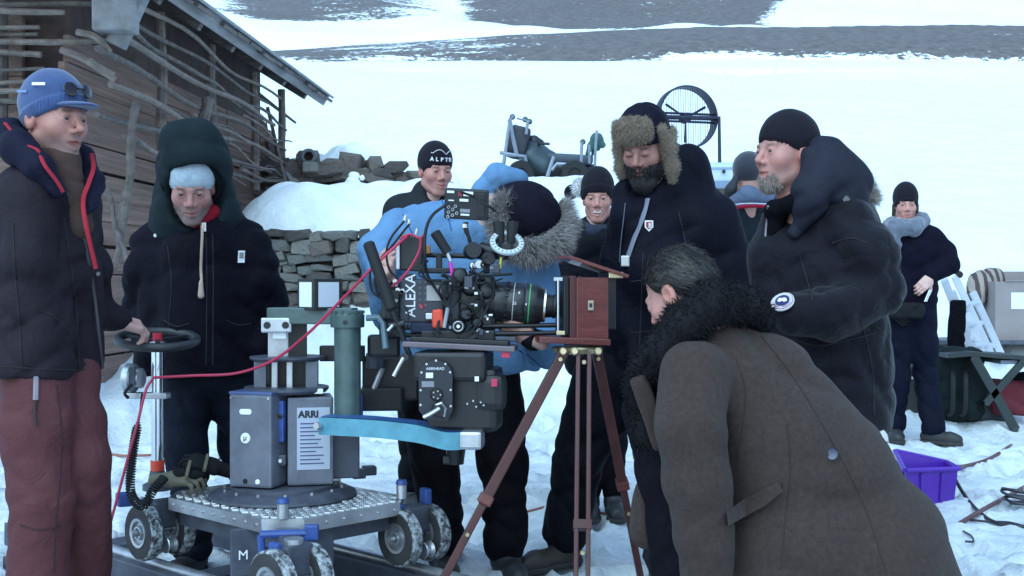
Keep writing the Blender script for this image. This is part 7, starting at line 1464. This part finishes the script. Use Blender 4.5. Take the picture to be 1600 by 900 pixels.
# ---- right side: ladder, boxes, stool, backpack, crate, cables
def right_side():
    Y = 9.6; al = mat('ladder_alu', lin(214, 220, 232), .4, .25, .08)
    g = gz(P(1530, 560, Y)[0], Y)
    rt = empty('aluminium_ladder', P(1525, 560, Y), 'aluminium folding ladder standing on the snow before the cardboard boxes', 'ladder')
    def q(x, y, d=0): return P(1400+x/3, 400+y/3, Y+d)
    for (a, b_, d1, d2) in (((225, 110), (365, 470), -.25, -.05), ((275, 95), (450, 470), .05, .1), ((360, 170), (495, 465), .25, .35), ((262, 165), (300, 260), .3, .35)): MB().box((q(*a, d1)+q(*b_, d2))/2, (.055, .03, float(np.linalg.norm(q(*a, d1)-q(*b_, d2)))), frame(q(*a, d1)-q(*b_, d2), ey), bev=.004).build('stile', al, rt)
    for (a, b_) in (((300, 230), (385, 220)), ((335, 320), (400, 315)), ((360, 415), (465, 420)), ((350, 385), (440, 450)), ((345, 435), (430, 465))): MB().cyl(q(*a, -.05), q(*b_, .2), .022, .022, 8).build('rung', al, rt, True)
    MB().box(q(365, 360, .05), (.06, .03, .34), frame(q(330, 270)-q(400, 440), ey), bev=.004).build('tread', al, rt); MB().lathe(q(297, 87, .05), (0, -1, 0), [(0, .03), (.022, .025), (.03, 0), (.022, -.025), (0, -.03)], 12).build('end_knob', blkr, rt, True)
    # cloth hung on the ladder
    s = S(); s.box(q(286, 326, -.22), (.068, .02, .20), .012, M=np.array(Matrix.Rotation(.06, 3, 'Y'))); s.disp(folds(.008, .10, 3, (1, 0, .1))); o = sdf_obj('black_cloth', s, .016, cloth('black_felt', lin(20, 19, 30), .9), None); tag(o, 'black cloth hanging over the aluminium ladder', 'cloth')
    # boxes
    Yb = 10.3; gb = gz(P(1560, 500, Yb)[0], Yb); cb = mat('cardboard', lin(158, 148, 148), .8, 0, .10, 5, .1, 60); zb = P(0, 531, Yb)[2]
    rb = empty('cardboard_box', P(1600, 531, Yb), 'large brown cardboard box with white paper sheet at the right edge', 'box'); a0, a1 = P(1557, 531, Yb), P(1700, 440, Yb); w = a1[0]-a0[0]; h = a1[2]-a0[2]
    MB().box(((a0[0]+a1[0])/2, Yb+.3, (a0[2]+a1[2])/2), (w, .55, h), bev=.006).build('carton', cb, rb); MB().box(P(1605, 470, Yb+.022), (.27, .004, .14)).build('paper_sheet', mat('paper_white2', (.7, .75, .82), .6), rb); MB().prism([(0, 0), (w*.9, 0), (w*.9, .02), (0, .02)], P(1570, 440, Yb+.03), ex, nrm(V3((0, -.5, .4))), .008).build('flap', cb, rb); MB().box((P(1640, 436, Yb)[0], Yb+.5, a1[2]+.04), (w*.9, .01, .10)).build('flap', cb, rb); MB().box(((a0[0]+a1[0])/2, Yb+.02, a0[2]+.01), (w*1.0, .03, .03)).build('base_edge', cb, rb)
    rb2 = empty('cardboard_box', P(1540, 525, Yb+.4), 'smaller brown cardboard box beside the ladder with striped blanket on top', 'box'); MB().box(P(1538, 502, Yb+.45), (.30, .35, .34), Rz(8), bev=.006).build('carton', cb, rb2); MB().box(P(1545, 474, Yb+.27), (.2, .01, .05), Rz(8)).build('flap', cb, rb2)
    sb = S(); sb.chain([P(1524, 470, Yb+.2), P(1533, 445, Yb+.3), P(1552, 440, Yb+.4), P(1560, 470, Yb+.25)], [.08, .11, .11, .09], .06); sb.disp(folds(.02, .1, 8, (1, 0, 0))); bm_ = mat('striped_wool', lin(150, 138, 130), .9); n_, l_ = bm_.node_tree.nodes, bm_.node_tree.links
    wv = n_.new('ShaderNodeTexWave'); wv.inputs['Scale'].default_value = 4.5; wv.inputs['Distortion'].default_value = .6; tq = n_.new('ShaderNodeTexCoord'); l_.new(tq.outputs['Object'], wv.inputs['Vector']); cr = n_.new('ShaderNodeValToRGB'); cr.color_ramp.interpolation = 'CONSTANT'; cr.color_ramp.elements[0].color = (*lin(168, 156, 148), 1); cr.color_ramp.elements[1].color = (*lin(110, 62, 62), 1); cr.color_ramp.elements[1].position = .55
    e_ = cr.color_ramp.elements.new(.78); e_.color = (*lin(74, 70, 72), 1); l_.new(wv.outputs['Fac'], cr.inputs['Fac']); l_.new(cr.outputs['Color'], n_['Principled BSDF'].inputs['Base Color']); o = sdf_obj('striped_blanket', sb, .022, bm_, None); tag(o, 'striped beige and red blanket heaped over the smaller cardboard box', 'blanket')
    tb_ = empty('trestle_table', V3((P(1600, 531, Yb)[0], Yb+.3, gb)), 'low trestle table under the cardboard boxes', 'table')
    if zb-gb > .12:
        MB().box((P(1600, 0, Yb)[0], Yb+.35, zb-.02), (1.5, .8, .035), bev=.005).build('top', greyd, tb_)
        for x in (-.6, .6):
            for y_ in (.05, .65): MB().cyl((P(1600, 0, Yb)[0]+x, Yb+y_, gb-.05), (P(1600, 0, Yb)[0]+x, Yb+y_, zb-.03), .02, .02, 8).build('leg', greyd, tb_, True)
    # backpack
    Yk = 9.0; gk = gz(P(1490, 640, Yk)[0], Yk); rk = empty('backpack', V3((P(1490, 640, Yk)[0], Yk, gk)), 'dark green backpack lying on the snow beside the folding stool', 'backpack'); gr = cloth('dark_green_canvas', lin(44, 56, 58), .8, .25); s = S(); s.box(P(1492, 600, Yk), (.19, .17, .28), .09, .06); s.cone(P(1475, 585, Yk-.14), P(1478, 635, Yk-.14), .085, .095, .03); s.cone(P(1512, 640, Yk-.16), P(1525, 600, Yk-.1), .08, .07, .04); s.disp(folds(.022, .14, 5, (.6, 0, 1))); s.disp(lump(.012, .15, 6)); sdf_obj('pack_body', s, .014, gr, rk)
    for x0 in (1486, 1506): MB().tube(bez([P(x0, 568, Yk-.1), P(x0+3, 590, Yk-.27), P(x0+2, 640, Yk-.27), P(x0-4, 650, Yk-.2)], 6), .016, 6, flat=.35).build('strap', blkr, rk, True)
    # folding stool
    ss = empty('folding_stool', PZ(1560, 665, .1), 'dark folding stool with crossed green frame legs', 'stool'); Ys = 8.7; fm = mat('stool_green', lin(46, 58, 60), .5, .2, .2)
    def q2(x, y, d=0): return P(1400+x/3, 400+y/3, Ys+d)
    for d in (-.0, .38):
        for (a, b_, w_) in (((365, 475), (560, 815), .065), ((600, 490), (420, 690), .05)): MB().box((q2(*a, d)+q2(*b_, d))/2, (w_, .03, float(np.linalg.norm(q2(*a, d)-q2(*b_, d)))), frame(q2(*a, d)-q2(*b_, d), ey), bev=.004).build('leg', fm, ss)
    for (a) in ((365, 480), (595, 490), (562, 812), (430, 690)): MB().cyl(q2(*a, -.02), q2(*a, .4), .02, .02, 8).build('cross_bar', fm, ss, True)
    st = MB(); pts = [q2(x, y) for x, y in ((240, 478), (365, 468), (480, 480), (600, 486))]; st._add([p+V3((0, y_, z_)) for p in pts for y_ in (-.02, .4) for z_ in (0, .03)], [(4*i+a, 4*i+b_, 4*i+4+b_, 4*i+4+a) for i in range(3) for a, b_ in ((0, 1), (1, 3), (3, 2), (2, 0))]+[(0, 2, 3, 1), (12, 13, 15, 14)]); st.build('seat', fm, ss); MB().box(q2(560, 490, .2), (.36, .36, .03), bev=.01).build('seat_cover', mat('pale_canvas', lin(150, 160, 178), .8), ss)
    # red and grey bag under the stool
    rg = empty('red_bag', q2(500, 720, .25), 'red and grey bag lying in shade under the folding stool', 'bag'); s = S(); s.box(q2(530, 660, .25), (.17, .14, .13), .06); s.disp(folds(.015, .12, 3)); sdf_obj('bag_body', s, .016, cloth('red_canvas', lin(150, 70, 80), .8), rg); s = S(); s.box(q2(430, 700, .3), (.13, .13, .11), .05); s.disp(lump(.01, .12, 3)); sdf_obj('bag_side', s, .016, cloth('grey_canvas', lin(86, 92, 100), .8), rg); s = S(); s.ell(q2(590, 600, .3), (.12, .12, .09)); s.disp(lump(.012, .1, 9)); sdf_obj('bag_top', s, .016, cloth('black_canvas', lin(28, 30, 38), .8), rg)
    # purple crate
    Yc = 6.6; zc = 0.02; pc = mat('purple_plastic', lin(90, 42, 178), .4, 0, .08, spec=.5); rc = empty('purple_crate', PZ(1440, 790, .02), 'purple plastic crate on the snow behind the bending man', 'crate')
    tl = [P(1400, 705, Yc+.1), P(1478, 722, Yc+.22), P(1497, 732, Yc-.08), P(1415, 735, Yc-.22)]; ctr = sum(tl)/4; bt = [ctr+(p-ctr)*.80-ez*.30 for p in tl]
    t_ = .012; inn = [ctr+(p-ctr)*.94 for p in tl]; ib = [ctr+(p-ctr)*.76-ez*.285 for p in tl]
    for i in range(4):
        j = (i+1) % 4; m = MB(); m._add([tl[i], tl[j], bt[j], bt[i], inn[i], inn[j], ib[j], ib[i]], [(0, 1, 2, 3), (4, 7, 6, 5), (0, 4, 5, 1), (3, 2, 6, 7), (0, 3, 7, 4), (1, 5, 6, 2)]); m.build('side', pc, rc)
        out = nrm((tl[i]+tl[j])/2-ctr); MB().tube([tl[i]+out*.008, tl[j]+out*.008], .013, 8).build('rim', pc, rc, True)
        for f_ in (.3, .7): MB().tube([tl[i]*(1-f_)+tl[j]*f_+out*.006-ez*.02, bt[i]*(1-f_)+bt[j]*f_+out*.006], .009, 6).build('rib', pc, rc, True)
    m = MB(); m._add([p+ez*.004 for p in bt]+[p-ez*.006 for p in bt], [(0, 1, 2, 3), (7, 6, 5, 4), (0, 4, 5, 1), (1, 5, 6, 2), (2, 6, 7, 3), (3, 7, 4, 0)]); m.build('bottom', pc, rc)
    def cable(pts, r, mm, lab, nm='cable'):
        P_ = []
        for (x, y, dz) in pts:
            p = PZ(x, y, .03) if y > 470 else P(x, y, 9)
            z = gz(p[0], p[1])
            for _ in range(4): p = PZ(x, y, z+dz); z = gz(p[0], p[1])
            P_.append(p)
        o = MB().tube(bez(P_, 10), r, 7).build(nm, mm, None, True); tag(o, lab, 'cable'); return o
    rcab = mat('maroon_cable', lin(104, 62, 66), .5); bc = mat('dark_cable', lin(48, 44, 56), .5); oc = mat('orange_cable', lin(168, 110, 96), .5)
    cable([(1485, 730, .15), (1510, 728, .02), (1545, 718, .012), (1575, 700, .012), (1610, 678, .012), (1680, 640, .012)], .014, rcab, 'thick maroon cable running right from the purple crate over the snow')
    cable([(1493, 750, .12), (1508, 775, .02), (1530, 800, .012), (1560, 818, .012), (1610, 823, .012), (1680, 820, .012)], .010, bc, 'dark cable curving out of the purple crate toward the lower right')
    cable([(1500, 818, .014), (1530, 800, .03), (1570, 778, .012), (1610, 757, .012), (1680, 725, .012)], .012, rcab, 'maroon cable lying straight across the snow beyond the bending man')
    cable([(1515, 812, .01), (1545, 815, .01), (1575, 816, .01), (1600, 822, .01)], .006, bc, 'thin grey cable beside the straight maroon cable on the snow')
    cable([(1505, 830, .01), (1518, 838, .012), (1520, 846, .012), (1508, 846, .01)], .005, bc, 'small thin cable loop on the snow behind the long coat')
    cable([(20, 720, .01), (100, 716, .01), (165, 710, .012), (200, 712, .012), (260, 708, .012), (330, 690, .012)], .009, oc, 'orange brown cable on the snow behind the man in maroon trousers')
    cable([(320, 675, .012), (345, 685, .02), (360, 700, .03), (345, 715, .03), (335, 730, .1)], .009, bc, 'black cable on the snow between the hooded man and the battery box')
    cable([(820, 800, .01), (870, 790, .01), (930, 800, .01), (990, 808, .01), (1060, 812, .01)], .007, oc, 'orange brown cable on the snow behind the wooden tripod')
    co = empty('coiled_cable', PZ(1598, 790, .02), 'coil of dark cable lying on the snow at the right edge', 'cable'); c = PZ(1603, 786, .03)
    for k in range(5): MB().torus(c+V3((.008*(-1)**k, .01*k, .012*k)), (0.05*k, .1*(-1)**k, 1), .085+.006*k, .008, 30, 6).build('loop', bc, co, True)
    MB().box(P(10, 838, 4.9), (.14, .14, .12), Rz(20), bev=.01).build
right_side()
def lumps():
    # dark equipment cases standing behind the crew's legs, seen between the figures
    dk = mat('case_black', (.02, .02, .024), .55, 0, .2)
    rt = empty('equipment_case', V3((P(1395, 640, 8.9)[0], 8.9, .1)), 'dark equipment case behind the woman with the scarf', 'case'); MB().box(P(1420, 612, 9.2), (.32, .3, .42), bev=.02).build('case_body', dk, rt); MB().box(P(1420, 590, 9.03), (.33, .012, .02)).build('case_band', alu, rt); MB().tube([P(1412, 566, 9.2), P(1412, 560, 9.2), P(1428, 560, 9.2), P(1428, 566, 9.2)], .01, 6).build('handle', blkr, rt)
lumps()
